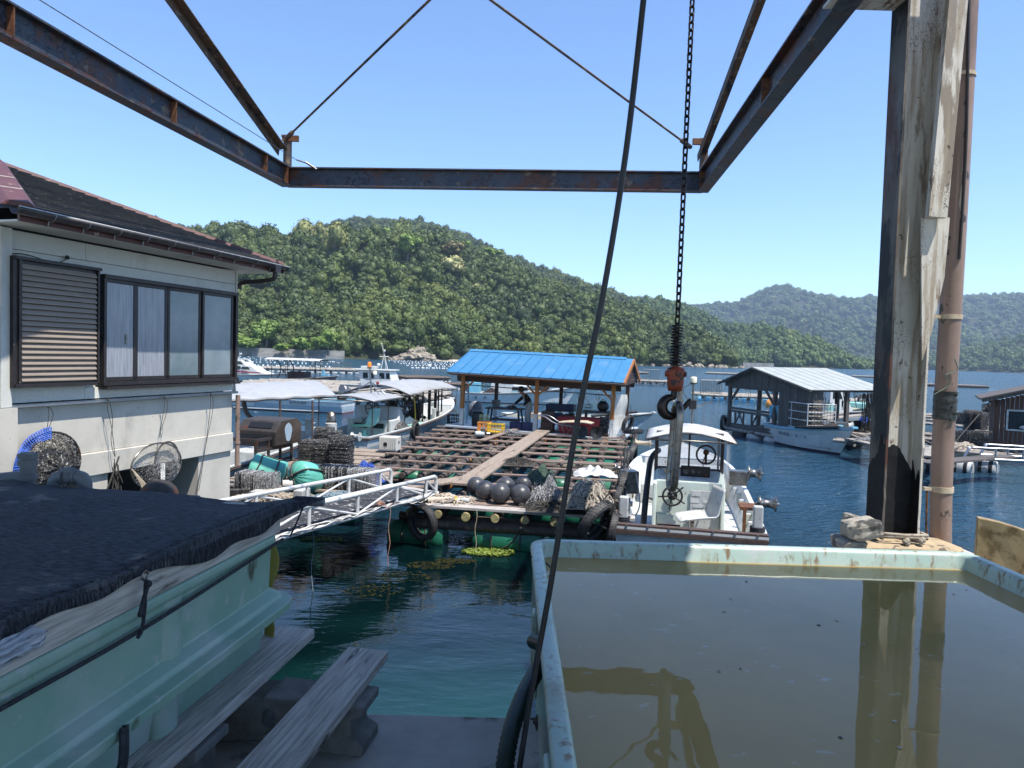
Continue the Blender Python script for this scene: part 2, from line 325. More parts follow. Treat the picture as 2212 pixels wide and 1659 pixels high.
M['sheetroof'] = mat('pale_corrugated_sheet', (.36,.38,.36), (.30,.32,.30), .5, 0, 3, dirt=(((.42,.38,.28), .62, .7, 4),))
M['whitepipe'] = mat('white_painted_tube', (.56,.57,.56), (.46,.47,.46), .4, 0, 12, dirt=(((.25,.21,.17), .62, .66, 30),))
M['greypipe'] = mat('grey_pvc', (.16,.17,.18), (.12,.125,.135), .45, 0, 10, dirt=(((.05,.035,.03), .56, .64, 6),))
M['silver'] = mat('galvanised_tube', (.32,.34,.36), (.25,.265,.29), .3, .7, 10)
M['mat'] = mat('black_rubber_matting', (.018,.018,.02), (.03,.03,.032), .75, 0, 20, dirt=(((.55,.53,.5), .60, .62, 9, (1,2.2,1)), ((.6,.58,.55), .66, .67, 60)), bump=.004, bs=40)
M['yellow'] = mat('yellow_plastic', (.70,.47,.05), (.62,.40,.04), .45)
M['orangep'] = mat('orange_plastic', (.72,.30,.06), (.62,.25,.05), .45)
M['navyp'] = mat('navy_plastic', (.02,.03,.08), None, .5)
M['redp'] = mat('red_tub', (.28,.02,.025), (.22,.018,.02), .5)
M['box'] = mat('cream_plastic_crate', (.6,.58,.52), (.52,.5,.44), .5)
M['beige'] = mat('oyster_shells', (.52,.45,.36), (.38,.32,.25), .8, 0, 40, bump=.01, bs=60)
M['amber'] = mat('amber_beacon', (.75,.22,.02), None, .25)
M['lampwhite'] = mat('milky_lamp', (.7,.66,.5), None, .35)
M['hose'] = mat('green_black_hose', (.02,.045,.04), (.012,.025,.022), .4, 0, 9)
M['panel'] = mat('stained_yellow_panel', (.26,.18,.08), (.32,.24,.12), .45, 0, 5, bump=.004, bs=16, dirt=(((.12,.08,.03), .46, .60, 12), ((.45,.4,.3), .63, .67, 4)))
M['ycloth'] = mat('yellow_cloth', (.30,.26,.05), (.2,.17,.04), .8)
M['cloth'] = mat('white_cloth', (.46,.46,.45), (.40,.40,.39), .8, 0, 4)
M['bubble'] = mat('bubble_wrap', (.52,.55,.60), (.34,.37,.42), .15, 0, 30, bump=.012, bs=75, alpha=.72)
M['shadecl'] = mat('black_shade_net', (.006,.008,.012), (.060,.066,.084), .7, 0, 30, (1,3,1), .018, 40, dirt=(((.20,.195,.19), .60, .72, 4, (1,1,1)),), spec=.3)
M['skin'] = mat('skin', (.36,.19,.13), None, .5)
M['blackc'] = mat('black_cotton', (.012,.012,.014), None, .85)
M['apron'] = mat('pale_waders', (.36,.36,.33), (.3,.3,.28), .6, 0, 6)
M['hair'] = mat('dark_hair', (.012,.009,.008), None, .6)
M['rock'] = mat('tan_shore_rock', (.34,.29,.22), (.20,.17,.13), .9, 0, .5, bump=.3, bs=1.5)
M['sand'] = mat('pale_beach', (.45,.39,.30), (.36,.31,.24), .9, 0, .6)
M['seawall'] = mat('old_seawall_concrete', (.33,.32,.29), (.25,.24,.22), .9, 0, .5, bump=.02, bs=3, dirt=(((.12,.12,.1), .55, .62, .5, (1,1,2)),))
M['buoy'] = mat('white_buoy', (.72,.72,.70), None, .4)
M['weed'] = mat('lime_seaweed', (.17,.22,.025), (.10,.15,.02), .6, 0, 30)
M['weedb'] = mat('brown_seaweed', (.035,.032,.010), (.015,.018,.006), .8, 0, 10, spec=.1)
def leafmat(name, cols, patch=.02):
    m = bpy.data.materials.new(name); m.use_nodes = True; N = m.node_tree.nodes; L = m.node_tree.links; b = N['Principled BSDF']
    oi = N.new('ShaderNodeObjectInfo'); n = N.new('ShaderNodeTexNoise'); n.inputs['Scale'].default_value = patch; n.inputs['Detail'].default_value = 3
    L.new(oi.outputs['Location'], n.inputs['Vector'])
    g = N.new('ShaderNodeNewGeometry'); nf = N.new('ShaderNodeTexNoise'); nf.inputs['Scale'].default_value = .7; L.new(g.outputs['Position'], nf.inputs['Vector'])
    a = N.new('ShaderNodeMath'); a.operation = 'MULTIPLY_ADD'; a.inputs[1].default_value = .5; L.new(oi.outputs['Random'], a.inputs[0])
    s = N.new('ShaderNodeMath'); s.operation = 'MULTIPLY_ADD'; s.inputs[1].default_value = 1.1; s.inputs[2].default_value = -.30; L.new(n.outputs[0], s.inputs[0]); L.new(s.outputs[0], a.inputs[2])
    s2 = N.new('ShaderNodeMath'); s2.operation = 'MULTIPLY_ADD'; s2.inputs[1].default_value = .35; L.new(nf.outputs[0], s2.inputs[0]); 
    s3 = N.new('ShaderNodeMath'); s3.operation = 'ADD'; s3.inputs[1].default_value = -.17; L.new(a.outputs[0], s3.inputs[0]); L.new(s3.outputs[0], s2.inputs[2])
    r = N.new('ShaderNodeValToRGB'); L.new(s2.outputs[0], r.inputs[0])
    while len(r.color_ramp.elements) < len(cols): r.color_ramp.elements.new(.5)
    for i, (p, c) in enumerate(cols):
        r.color_ramp.elements[i].position = p; r.color_ramp.elements[i].color = (*c, 1)
    L.new(r.outputs[0], b.inputs['Base Color']); b.inputs['Roughness'].default_value = .55; b.inputs['Specular IOR Level'].default_value = .3
    return m
LG = ((.0, (.014,.028,.008)), (.3, (.034,.055,.011)), (.55, (.054,.080,.015)), (.80, (.084,.112,.021)), (1.0, (.14,.155,.035)))
M['leaf'] = leafmat('evergreen_broadleaf', LG)
M['leaf2'] = leafmat('bright_slope_leaves', ((.0, (.024,.046,.016)), (.4, (.050,.088,.026)), (.75, (.088,.135,.038)), (1.0, (.15,.17,.06))))
M['leafy'] = mat('lime_young_leaves', (.15,.22,.03), (.09,.15,.02), .55, 0, .6, rnd=False)
M['leafcream'] = mat('cream_blossom_crown', (.42,.38,.17), (.22,.24,.08), .6, 0, .7, rnd=False)
M['leafb'] = mat('bamboo_leaves', (.22,.22,.06), (.12,.14,.035), .6, 0, .6, rnd=False)
M['leafbr'] = mat('brownish_crown', (.15,.12,.04), (.09,.09,.03), .6, 0, .6, rnd=False)
M['trunk'] = mat('grey_bark', (.14,.11,.085), (.2,.17,.14), .9, 0, 3)
M['under'] = mat('dark_forest_floor', (.018,.026,.010), (.03,.035,.014), .95, 0, .1)  # dark green-brown ground beneath the crowns
# ================================================================ setting: sea, hills, woods, haze
def water_mat():
    m = bpy.data.materials.new('sea_water'); m.use_nodes = True; N = m.node_tree.nodes; L = m.node_tree.links; b = N['Principled BSDF']
    b.inputs['Roughness'].default_value = .03; b.inputs['IOR'].default_value = 1.42
    tc = N.new('ShaderNodeTexCoord')
    def dist(c, a, bb):
        v = N.new('ShaderNodeVectorMath'); v.operation = 'DISTANCE'; v.inputs[1].default_value = c; L.new(tc.outputs['Object'], v.inputs[0])
        r = N.new('ShaderNodeMapRange'); r.inputs[1].default_value = a; r.inputs[2].default_value = bb; L.new(v.outputs['Value'], r.inputs[0]); return r.outputs[0]
    # shallow turquoise water over a pale bottom by the quay, deeper green-blue beyond
    f = dist((.1,3.2,0), 2.0, 4.6)
    n0 = N.new('ShaderNodeTexNoise'); n0.inputs['Scale'].default_value = .9; L.new(tc.outputs['Object'], n0.inputs[0])
    ma = N.new('ShaderNodeMath'); ma.operation = 'MULTIPLY_ADD'; ma.inputs[1].default_value = .5; L.new(n0.outputs[0], ma.inputs[0])
    mb = N.new('ShaderNodeMath'); mb.operation = 'SUBTRACT'; mb.inputs[1].default_value = .25; L.new(f, mb.inputs[0]); L.new(mb.outputs[0], ma.inputs[2])
    x = N.new('ShaderNodeMix'); x.data_type = 'RGBA'; x.clamp_factor = True; L.new(ma.outputs[0], x.inputs[0]); x.inputs[6].default_value = (.007,.042,.042,1); x.inputs[7].default_value = (.0008,.0065,.0075,1)
    f2 = dist((-1,8,0), 3.5, 12)
    x2 = N.new('ShaderNodeMix'); x2.data_type = 'RGBA'; L.new(f2, x2.inputs[0]); L.new(x.outputs[2], x2.inputs[6]); x2.inputs[7].default_value = (.017,.060,.102,1)
    L.new(x2.outputs[2], b.inputs['Base Color'])
    calm = dist((-.4,8.2,0), 3.2, 9.0)
    rf_ = dist((0,8,0), 8, 45); rm = N.new('ShaderNodeMapRange'); rm.inputs[3].default_value = .02; rm.inputs[4].default_value = .15; L.new(rf_, rm.inputs[0]); L.new(rm.outputs[0], b.inputs['Roughness'])
    hs = None; prev = None
    for sc, st, a0, a1, dd in ((1.1, (1,1.7,1), .020, .34, 3), (4.5, (1,2.2,1), .0045, .20, 3), (17, (1,1.8,1), .0005, .035, 2)):
        mp = N.new('ShaderNodeMapping'); mp.inputs['Scale'].default_value = st; mp.inputs['Rotation'].default_value = (0,0,.3); L.new(tc.outputs['Object'], mp.inputs[0])
        n = N.new('ShaderNodeTexNoise'); n.inputs['Scale'].default_value = sc; n.inputs['Detail'].default_value = dd; n.inputs['Distortion'].default_value = .4; L.new(mp.outputs[0], n.inputs[0])
        r = N.new('ShaderNodeMapRange'); r.inputs[3].default_value = a0; r.inputs[4].default_value = a1; L.new(calm, r.inputs[0])
        mu = N.new('ShaderNodeMath'); mu.operation = 'MULTIPLY'; L.new(n.outputs[0], mu.inputs[0]); L.new(r.outputs[0], mu.inputs[1])
        if prev is None: prev = mu.outputs[0]
        else:
            ad = N.new('ShaderNodeMath'); ad.operation = 'ADD'; L.new(prev, ad.inputs[0]); L.new(mu.outputs[0], ad.inputs[1]); prev = ad.outputs[0]
    bp = N.new('ShaderNodeBump'); bp.inputs['Strength'].default_value = 1.0; bp.inputs['Distance'].default_value = 1.0; L.new(prev, bp.inputs['Height']); L.new(bp.outputs[0], b.inputs['Normal'])
    return m
mb = MB(); S_ = 4200
mb.add([(-S_,-60,0),(S_,-60,0),(S_,S_,0),(-S_,S_,0)], [(0,1,2,3)])
solo('water', mb, water_mat(), kind='structure')
def interp(cols, u):
    if u <= cols[0][0]: return cols[0][1]
    for (a, va), (b, vb) in zip(cols, cols[1:]):
        if u <= b: return va + (vb-va)*(u-a)/(b-a)
    return cols[-1][1]
def hz_dir(u):
    """horizontal direction of the picture column u, and the pixel height of the eye level there"""
    v = 768 + (u-1106)*.0297
    r = ray(u, v); return V3((r.x/r.y, 1, 0)), v
TREE_PTS = {}
def hill(name, crest, shore, dcrest, tree_h, prof=.85, amp=6, fs=60, nu=150, nt=40, back=1.35, ybase=-.3, seed=0):
    u0, u1 = crest[0][0], crest[-1][0]; rows = []
    for j in range(nt+12):
        row = []
        for i in range(nu):
            u = u0 + (u1-u0)*i/(nu-1); d, hv = hz_dir(u)
            ds = interp(shore, u); dc = interp(dcrest, u); vc = interp(crest, u)
            zc = 3.1 + (hv - vc)*dc/1534 - tree_h; zc = max(zc, .6)
            if j < nt:
                t = j/(nt-1); D = ds + (dc-ds)*t; ec = zc/dc; z = ec*D*math.sin(PI/2*t)**prof
                w = math.sin(PI*t)
            else:
                t = (j-nt+1)/12; D = dc*(1 + (back-1)*t); z = zc*(1-t*t*.8); w = 0
            x, y = d.x*D, D
            nz = noise.fractal(V3((x/fs, y/fs, seed)), 1.0, 2.0, 4)
            z += nz*amp*w*min(1, zc/20)
            if j < nt: z = min(z, zc/dc*D*(.97+.03*t))
            if j == 0: z = ybase
            row.append(V3((x, y, z)))
        rows.append(row)
    mb = MB(); n = nu
    mb.add([p for r in rows for p in r], [(j*n+i, j*n+i+1, (j+1)*n+i+1, (j+1)*n+i) for j in range(len(rows)-1) for i in range(n-1)], True)
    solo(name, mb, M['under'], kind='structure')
    return rows
def crown_mesh(name, m, seed, lobes=9, cards=70, cs=.085, flat=.8):
    R = random.Random(seed); mb = MB(); vs = []; fs = []
    L = []
    for i in range(lobes):
        a = R.uniform(0, 2*PI); q = R.uniform(.0, .62) if i else 0; z = R.uniform(.1, .85)*(1-q*.5)
        L.append((V3((q*math.cos(a), q*math.sin(a), z)), R.uniform(.28, .46)))
    for c, r in L:
        mb.ball(c, r*.84, 7, 5, (1,1,flat))
        for k in range(cards):
            v = V3((R.gauss(0,1), R.gauss(0,1), R.gauss(0,1)+.35)).normalized(); v2 = V3((v.x, v.y, v.z*flat))
            p = c + v2*(r*R.uniform(.82, 1.16)); nrm = (v + V3((R.gauss(0,.5), R.gauss(0,.5), R.gauss(0,.5)+.3))).normalized()
            t = nrm.orthogonal().normalized(); t = Matrix.Rotation(R.uniform(0, 2*PI), 3, nrm) @ t; b = nrm.cross(t); s = cs*R.uniform(.6, 1.3)
            n = len(vs); vs += [p - t*s, p - b*s*.7 + nrm*s*.2, p + t*s, p + b*s*.7 + nrm*s*.2]; fs.append((n, n+1, n+2, n+3))
    mb.add(vs, fs)
    me = bpy.data.meshes.new(name); me.from_pydata([tuple(p) for p in mb.v], [], mb.f); me.polygons.foreach_set('use_smooth', mb.sm); me.materials.append(m); me.update()
    return me
def kinds(m, n0):
    cc = bpy.data.collections.new('crown_kinds')
    for i in range(9):
        o = bpy.data.objects.new('crown_kind', crown_mesh('crown', m, n0+i, 7+(i*3) % 8, 66, .062 + .012*(i % 3), .65 + .16*(i % 4))); cc.objects.link(o)
    return cc
def gn_forest(cc):
    g = bpy.data.node_groups.new('scatter_crowns', 'GeometryNodeTree')
    g.interface.new_socket('Geometry', in_out='INPUT', socket_type='NodeSocketGeometry'); g.interface.new_socket('Geometry', in_out='OUTPUT', socket_type='NodeSocketGeometry')
    N = g.nodes; L = g.links; gi = N.new('NodeGroupInput'); go = N.new('NodeGroupOutput')
    ip = N.new('GeometryNodeInstanceOnPoints'); ci = N.new('GeometryNodeCollectionInfo'); ci.inputs['Collection'].default_value = cc
    ci.inputs['Separate Children'].default_value = True; ci.inputs['Reset Children'].default_value = True
    def at(n, t):
        a = N.new('GeometryNodeInputNamedAttribute'); a.data_type = t; a.inputs['Name'].default_value = n; return a.outputs['Attribute']
    L.new(gi.outputs[0], ip.inputs['Points']); L.new(ci.outputs[0], ip.inputs['Instance']); ip.inputs['Pick Instance'].default_value = True
    L.new(at('pick', 'INT'), ip.inputs['Instance Index']); L.new(at('turn', 'FLOAT_VECTOR'), ip.inputs['Rotation']); L.new(at('size', 'FLOAT_VECTOR'), ip.inputs['Scale'])
    L.new(ip.outputs[0], go.inputs[0]); return g
GNF = gn_forest(kinds(M['leaf'], 100)); GNB = gn_forest(kinds(M['leaf2'], 200))
def wood(name, rows, count, r0, r1, seed=1, gn=None, jmax=None, skip=None, zmin=.5):
    """crowns spread over a hill's surface, closely packed, as one far-off wood"""
    R = random.Random(seed); n = len(rows[0]); tri = []; acc = 0
    for j in range((jmax or len(rows)) - 1):
        for i in range(n-1):
            a, b, c, d = rows[j][i], rows[j][i+1], rows[j+1][i+1], rows[j+1][i]
            ar = (b-a).cross(d-a).length; acc += ar; tri.append((acc, a, b, c, d))
    import bisect
    keys = [t[0] for t in tri]; pts = []; grid = {}; cell = r0*1.15; tries = 0
    while len(pts) < count and tries < count*7:
        tries += 1
        t = tri[bisect.bisect_left(keys, R.uniform(0, acc))]; s, q = R.random(), R.random()
        p = t[1].lerp(t[2], s).lerp(t[4].lerp(t[3], s), q)
        if p.z < zmin or (skip and skip(p)): continue
        k = (int(p.x//cell), int(p.y//cell))
        if any((p-o).length < cell*.95 for dx in (-1,0,1) for dy in (-1,0,1) for o in grid.get((k[0]+dx, k[1]+dy), ())): continue
        grid.setdefault(k, []).append(p); pts.append(p)
    me = bpy.data.meshes.new(name); me.from_pydata([tuple(p) for p in pts], [], [])
    for q, ty in (('size', 'FLOAT_VECTOR'), ('turn', 'FLOAT_VECTOR'), ('pick', 'INT')): me.attributes.new(q, ty, 'POINT')
    sz = []; tu = []; pk = []
    for p in pts:
        s = r0+(r1-r0)*R.random()**1.5; s *= 1.25 if R.random() < .08 else 1; h = s*R.uniform(.75, 1.4)
        sz += [s, s, h]; tu += [0, 0, R.uniform(0, 6.28)]; pk.append(R.randrange(9))
    A = me.attributes; A['size'].data.foreach_set('vector', sz); A['turn'].data.foreach_set('vector', tu); A['pick'].data.foreach_set('value', pk)
    o = bpy.data.objects.new(name, me); COL.objects.link(o); md = o.modifiers.new('scatter', 'NODES'); md.node_group = gn or GNF
    o['kind'] = 'stuff'; return o, pts
# far mountains across the bay
far = hill('far_mountains', [(1380,668),(1470,668),(1497,664),(1550,657),(1575,662),(1615,643),(1653,626),(1684,620),(1724,632),(1778,646),(1820,650),(1858,647),(1905,645),(1990,648),(2078,643),(2154,641),(2212,637),(2330,634),(2620,645)],
    [(1380,1500),(2330,1200)], [(1380,2400),(2330,2300)], 9, 1.15, 75, 260, 170, 44, seed=3)
wood('far_mountain_forest', far, 8600, 10, 17, 5, gn=GNB, zmin=1)
rh = hill('right_headland', [(1880,800),(1960,783),(2030,765),(2090,752),(2150,741),(2212,726),(2330,700),(2560,690)], [(1880,1120),(2330,820)], [(1880,1160),(2330,1150)], 7, 1, 10, 90, 60, 20, seed=9)
wood('right_headland_forest', rh, 1900, 7, 11, 6, gn=GNB)
mid = hill('middle_hill', [(1290,632),(1340,639),(1374,645),(1440,651),(1490,667),(1549,699),(1609,706),(1695,716),(1776,743),(1841,775),(1885,795)],
    [(1290,560),(1885,640)], [(1290,900),(1695,760),(1885,660)], 7, .9, 14, 110, 110, 30, seed=4)
wood('middle_hill_forest', mid, 4200, 5.5, 9.5, 7, gn=GNB)
rear = hill('rear_hill', [(560,545),(640,513),(700,493),(770,477),(830,482),(900,484),(960,500),(1000,517),(1060,545),(1150,582),(1250,614),(1340,645),(1420,680)],
    [(560,560),(1420,560)], [(560,900),(1420,780)], 4, .8, 6, 120, 90, 24, seed=8)
wood('rear_hill_forest', rear, 2600, 5.5, 9, 8, zmin=60)
FSHORE = [(40,250),(250,250),(510,252),(740,262),(1000,292),(1300,330),(1605,365)]
front = hill('near_hill', [(40,482),(250,470),(330,476),(430,487),(480,482),(540,485),(600,495),(645,510),(700,500),(770,491),(860,490),(900,495),(960,506),(1020,530),(1080,555),(1130,580),(1190,600),(1250,620),(1320,640),(1380,655),(1440,676),(1500,702),(1550,727),(1585,757),(1606,792)],
    FSHORE, [(40,430),(250,430),(900,470),(1300,470),(1550,410),(1606,372)], 10, .80, 17, 62, 190, 54, seed=2)
def gully(p): return False
fo, fpts = wood('near_hill_forest', front, 5000, 3.9, 8.4, 9, zmin=1.2)
# individual trees the photograph lets one pick out
from mathutils.bvhtree import BVHTree
_n = len(front[0]); FB = BVHTree.FromPolygons([p for r in front for p in r], [(j*_n+i, j*_n+i+1, (j+1)*_n+i+1, (j+1)*_n+i) for j in range(len(front)-1) for i in range(_n-1)])
def on_hill(u, v, D):
    h = FB.ray_cast(CL, ray(u, v).normalized())
    return h[0] if h[0] is not None and h[0].y < D + 60 else P(u, v, D)
def tree(name, label, crown, u, v, D, r, h, cat='tree', group=None, trunk=True, sc=1.0):
    p = on_hill(u, v, D) if D > 300 else P(u, v, D-6)
    p += (CL-p).normalized()*(r*.9 if D > 300 else 0); p.z += 0 if D > 300 else -h*.45
    t = thing(name, label, cat, p, 0, group)
    c = inst('crown', crown, t, (0,0,h*.25), (0,0,random.uniform(0,6)), (r, r, h*.8))
    mb = MB(); mb.tube([(0,0,-h*.5),(r*.05,0,h*.1),(r*.02,r*.05,h*.5)], [h*.045, h*.035, h*.02], 6)
    for k in range(4):
        a = k*1.6+.4; mb.tube([(r*.05,0,h*.1),(math.cos(a)*r*.3, math.sin(a)*r*.3, h*.45),(math.cos(a)*r*.6, math.sin(a)*r*.6, h*.72)], [h*.022, h*.014, h*.008], 5)
    part('trunk', mb, M['trunk'], t)
    return t
cm_y = crown_mesh('lime_crown', M['leafy'], 31, 11, 60, .09, .8)
cm_c = crown_mesh('cream_crown', M['leafcream'], 33, 12, 60, .08, .75)
cm_b = crown_mesh('bamboo_crown', M['leafb'], 35, 12, 70, .07, 1.3)
cm_r = crown_mesh('brownish_crown', M['leafbr'], 37, 11, 60, .09, .8)
tree('blossom_tree', 'cream flowering tree on the wooded slope left of the black hose', cm_c, 982, 602, 418, 9.5, 11)
tree('blossom_tree', 'small pale blossoming tree below the large cream one', cm_c, 1030, 640, 405, 5, 6)
tree('brown_tree', 'brownish gold tree high on the slope near the skyline', cm_r, 975, 553, 440, 8, 8)
for i, (u, v, D, r, h, lb) in enumerate(((853,522,456,10,9,'bright lime tree at the top of the near hill'), (880,550,448,9,11,'lime green tree just below the hilltop one'),
        (960,527,458,6,7,'small lime tree on the skyline right of the hilltop'), (1010,545,452,7,7,'yellow-green tree on the skyline above the brownish one'),
        (1060,560,452,8,7,'yellow-green tree on the descending skyline'), (870,602,420,5,7,'small lime tree in the middle of the slope'))):
    tree('lime_tree', lb, cm_y, u, v, D, r, h)
for i, (u, v, D, r, h, lb) in enumerate(((660,534,440,9,14,'tall yellowish bamboo clump left of the hilltop gully'), (688,520,448,6,10,'thin bamboo clump on the gully rim'),
        (722,545,440,8,13,'bamboo clump right of the gully'), (745,525,450,6,8,'small bamboo clump near the hilltop'))):
    tree('bamboo_clump', lb, cm_b, u, v, D, r, h, 'bamboo')
for i, (u, v, D, r, h, lb) in enumerate(((575,716,262,6,8,'pale-limbed tree standing behind the seawall'), (652,745,256,5,5,'round bright green bush on the seawall end'),
        (687,742,258,4.4,4.6,'bright bush right of the round one by the seawall'), (708,735,262,5.5,7,'tall bright green tree closing off the seawall'),
        (535,742,254,6,4,'low lime bush trailing over the seawall next to the house'), (610,752,254,5,3,'low lime bush in the middle of the seawall'),
        (507,735,255,5,5,'lime bush beside the house corner'))):
    tree('shore_tree' if h > 6 else 'shore_bush', lb, cm_y, u, v, D, r, h, 'tree' if h > 6 else 'bush')
# seawall, rocky point, beaches
mb = MB(); a = P(430,772,247); b = P(742,778,257); a.z = b.z = 0
mb.prism([a+V3((0,0,-.5)), b+V3((0,0,-.5)), b+V3((0,0,3.0)), a+V3((0,0,3.2))], (0,1.4,0)); 
mb.prism([a+V3((0,-.9,-.5)), b+V3((0,-.9,-.5)), b+V3((0,-.9,1.3)), a+V3((0,-.9,1.4))], (0,.9,0))
sw = solo('seawall', mb, M['seawall'], 'long old concrete seawall at the foot of the wooded hill', 'seawall')
def rocks(name, label, u0, u1, v, D0, D1, n, s0, s1, m, cat='rocks'):
    t = thing(name, label, cat, V3((hz_dir((u0+u1)/2)[0].x*D0, D0, 0)), None); 
    for i in range(n):
        u = u0 + (u1-u0)*random.random(); f = (u-u0)/(u1-u0); D = D0+(D1-D0)*f + random.uniform(-1,2); x = hz_dir(u)[0].x*D; s = random.uniform(s0, s1)*(1-abs(f-.5))
        mb = MB(); R = Matrix.Rotation(random.uniform(0,3), 3, V3((random.random(), random.random(), 1)).normalized())
        mb.ball((0,0,0), 1, 7, 5, (1.2, .8, 1.0), R); hz2 = s*.3 + (random.random()*5.5*max(0, 1-abs(f-.62)*2.4) if n == 60 else 0); mb.v = [tuple(V3(q)*s*(1+.6*noise.noise(V3(q)*1.7+V3((i,0,0)))) + V3((x, D + hz2*.8, hz2))) for q in mb.v]; mb.sm = [False]*len(mb.f)
        part('rock', mb, m, t)
rocks('rock_outcrop', 'bare tan rock outcrop on the shore under the trees', 842, 940, 775, 272, 278, 60, .9, 2.3, M['rock'])
rocks('shore_rocks', 'low line of reddish rocks at the tip of the near hill', 1380, 1615, 790, 340, 364, 40, .8, 2.0, M['rock'])
mb = MB(); mb.grid(20, 3, lambda s, t: V3((hz_dir(900+130*s)[0].x*(281+8*s), 281+8*s+t*6-3, (t*.9-.1)*math.sin(PI*min(1,max(0,s*.9+.05))))))
solo('beach', mb, M['sand'], kind='structure')
for q, (u0, u1, D) in enumerate(((1640,1760,632),(1605,1672,440),(1760,1810,640),(1560,1640,600))):
    mb = MB()
    a = V3((hz_dir(u0)[0].x*D, D, 0)); b = V3((hz_dir(u1)[0].x*D, D, 0)); mb.prism([a, b, b+V3((0,0,3)), a+V3((0,0,3))], (0,2,0))
    solo('far_seawall', mb, M['seawall'], ('pale low seawall on the far shore behind the grey shed roof', 'pale jetty at the tip of the near hill', 'short pale seawall at the right end of the far shore', 'pale seawall just right of the near hill tip')[q], 'seawall')
# white mooring buoys in rows, each one afloat
bm_ = MB(); bm_.ball((0,0,.05), .5, 8, 6); bmesh_ = mesh_obj('float_ball', bm_, M['buoy']).data
def buoy(x, y, r, lb, gr):
    o = inst('buoy', bmesh_, None, (x, y, 0), (0,0,0), (r*2, r*2, r*2)); o['label'] = lb; o['category'] = 'buoy'; o['group'] = gr; return o
R2 = random.Random(4)
def in_frame_row(u0, D0, u1, D1, n, lb, gr, r=.22):
    for i in range(n):
        t = (i+R2.uniform(-.3,.3))/n; u = u0+(u1-u0)*t; D = D0+(D1-D0)*t; buoy(hz_dir(u)[0].x*D, D + R2.uniform(-1,1), r*R2.uniform(.8,1.25), lb, gr)
for k in range(5): in_frame_row(515, 232-k*27, 690+k*8, 238-k*27, 20, 'tiny white float in the rows under the long seawall', 'floats under the seawall', .15)
for k in range(6): in_frame_row(830+k*12, 262-k*24, 1000, 268-k*24, 20, 'tiny white float in the rows under the rock outcrop', 'floats under the rock outcrop', .16)
in_frame_row(690, 215, 735, 170, 12, 'tiny white float in the curving string beyond the seawall end', 'floats in the curving string', .2)
for u, v, s, lb in ((504,796,.5,'large white ball buoy beside the house corner'),(818,788,.42,'white ball buoy behind the boat mast'),(928,790,.42,'white ball buoy left of the blue-roofed shed'),(1007,795,.4,'white buoy by the edge of the blue roof'),
        (980,780,.4,'far white buoy near the beach'),(1030,781,.4,'far white buoy right of the beach'),(545,767,.4,'far white buoy in front of the seawall')):
    g = G(u, v+1, 0); buoy(g.x, g.y, s, lb, 'ball buoys')
# pale air between here and the mountains
hm = bpy.data.materials.new('air'); hm.use_nodes = True; N = hm.node_tree.nodes; N.remove(N['Principled BSDF'])
pv = N.new('ShaderNodeVolumePrincipled'); pv.inputs['Color'].default_value = (.62,.78,1,1); pv.inputs['Density'].default_value = .00017; pv.inputs['Anisotropy'].default_value = .2
hm.node_tree.links.new(pv.outputs[0], N['Material Output'].inputs['Volume'])
mb = MB(); mb.box((0, 2070, 133), (8600, 4300, 268)); HZ = solo('haze', mb, hm, kind='stuff')
# ================================================================ quay and the roof overhead
mb = MB(); mb.box((0, -27.5, .24), (120, 50, 2.49)); mb.box((-3.35, .3, .25), (7.3, 5.6, 2.5)); mb.box((5.3, .55, .248), (9.96, 7.0, 2.496)); mb.box((5.4, 4.8, .246), (9.6, 2.0, 2.492)); mb.box((2.95, 5.25, 1.64), (.8, .5, .3))  # first, widest slab is unseen, added behind the camera to bounce warm sunlight
solo('quay', mb, M['concd'], kind='structure', bevel=.03)
t = thing('open_shelter', 'flat roof of the open quay shelter that shades the tanks', 'shelter', (-2, 0, 1.5))
mb = MB(); mb.box((-2.45, -.4, 6.36), (10.0, 7.4, .1)); mb.box((6.6, -.65, 6.36), (8.1, 7.0, .1)); part('roof', mb, M['sheetroof'], t)
for x, y in ((-7.4,-3),(2.3,-3.5),(-7.4,3.1)):
    mb = MB(); mb.box((x, y, 3.9), (.2,.2,4.82)); part('post', mb, M['postdark'], t)
# ================================================================ steel gantry that carries the chain hoist out over the water
gt = thing('steel_gantry', 'rusty steel gantry frame reaching out over the water on a peeling cream post', 'gantry', (2.85, 5.25, 1.8))
EL = V3((-3.70, 11.5, 5.845)); ER = V3((2.84, 11.04, 5.845))
mb = MB(); mb.ibeam(EL, ER, .30, .15); part('end_beam', mb, M['beam'], gt)
RL0 = V3((-4.85, 3.7, 5.86)); RR0 = V3((2.20, 3.6, 5.86))
mb = MB(); mb.ibeam(RL0, EL+V3((0,.02,.002)), .31, .17); part('rail', mb, M['beam'], gt)
mb = MB(); mb.ibeam((-4.85,3.86,6.15), (2.4,3.86,6.15), .26, .15); part('hoist_beam', mb, M['beam'], gt)
mb = MB(); mb.ibeam(RR0, ER+V3((.01,.03,.002)), .31, .17); part('rail', mb, M['beam'], gt)
for a, b, fs in ((RL0, EL, (.33, .62, .9, .985)), (RR0, ER, (.5, .98))):
    for f in fs:
        p = a.lerp(b, f); d = (b-a).normalized(); mb = MB(); mb.bar(p-d*.005+V3((0,0,-.134)), p-d*.005+V3((0,0,.134)), .155, .012, d)
        part('stiffener', mb, M['rust'], gt)
for c, sx in ((EL, 1), (ER, -1)):
    mb = MB(); mb.box(c+V3((0,0,.15+.24)), (.10,.12,.46)); part('stub_post', mb, M['strut'], gt)
    mb = MB(); mb.box(c+V3((sx*.06,-.05,.60)), (.26,.05,.09)); mb.box(c+V3((0,0,.635)), (.16,.16,.03)); part('gusset', mb, M['rust'], gt)
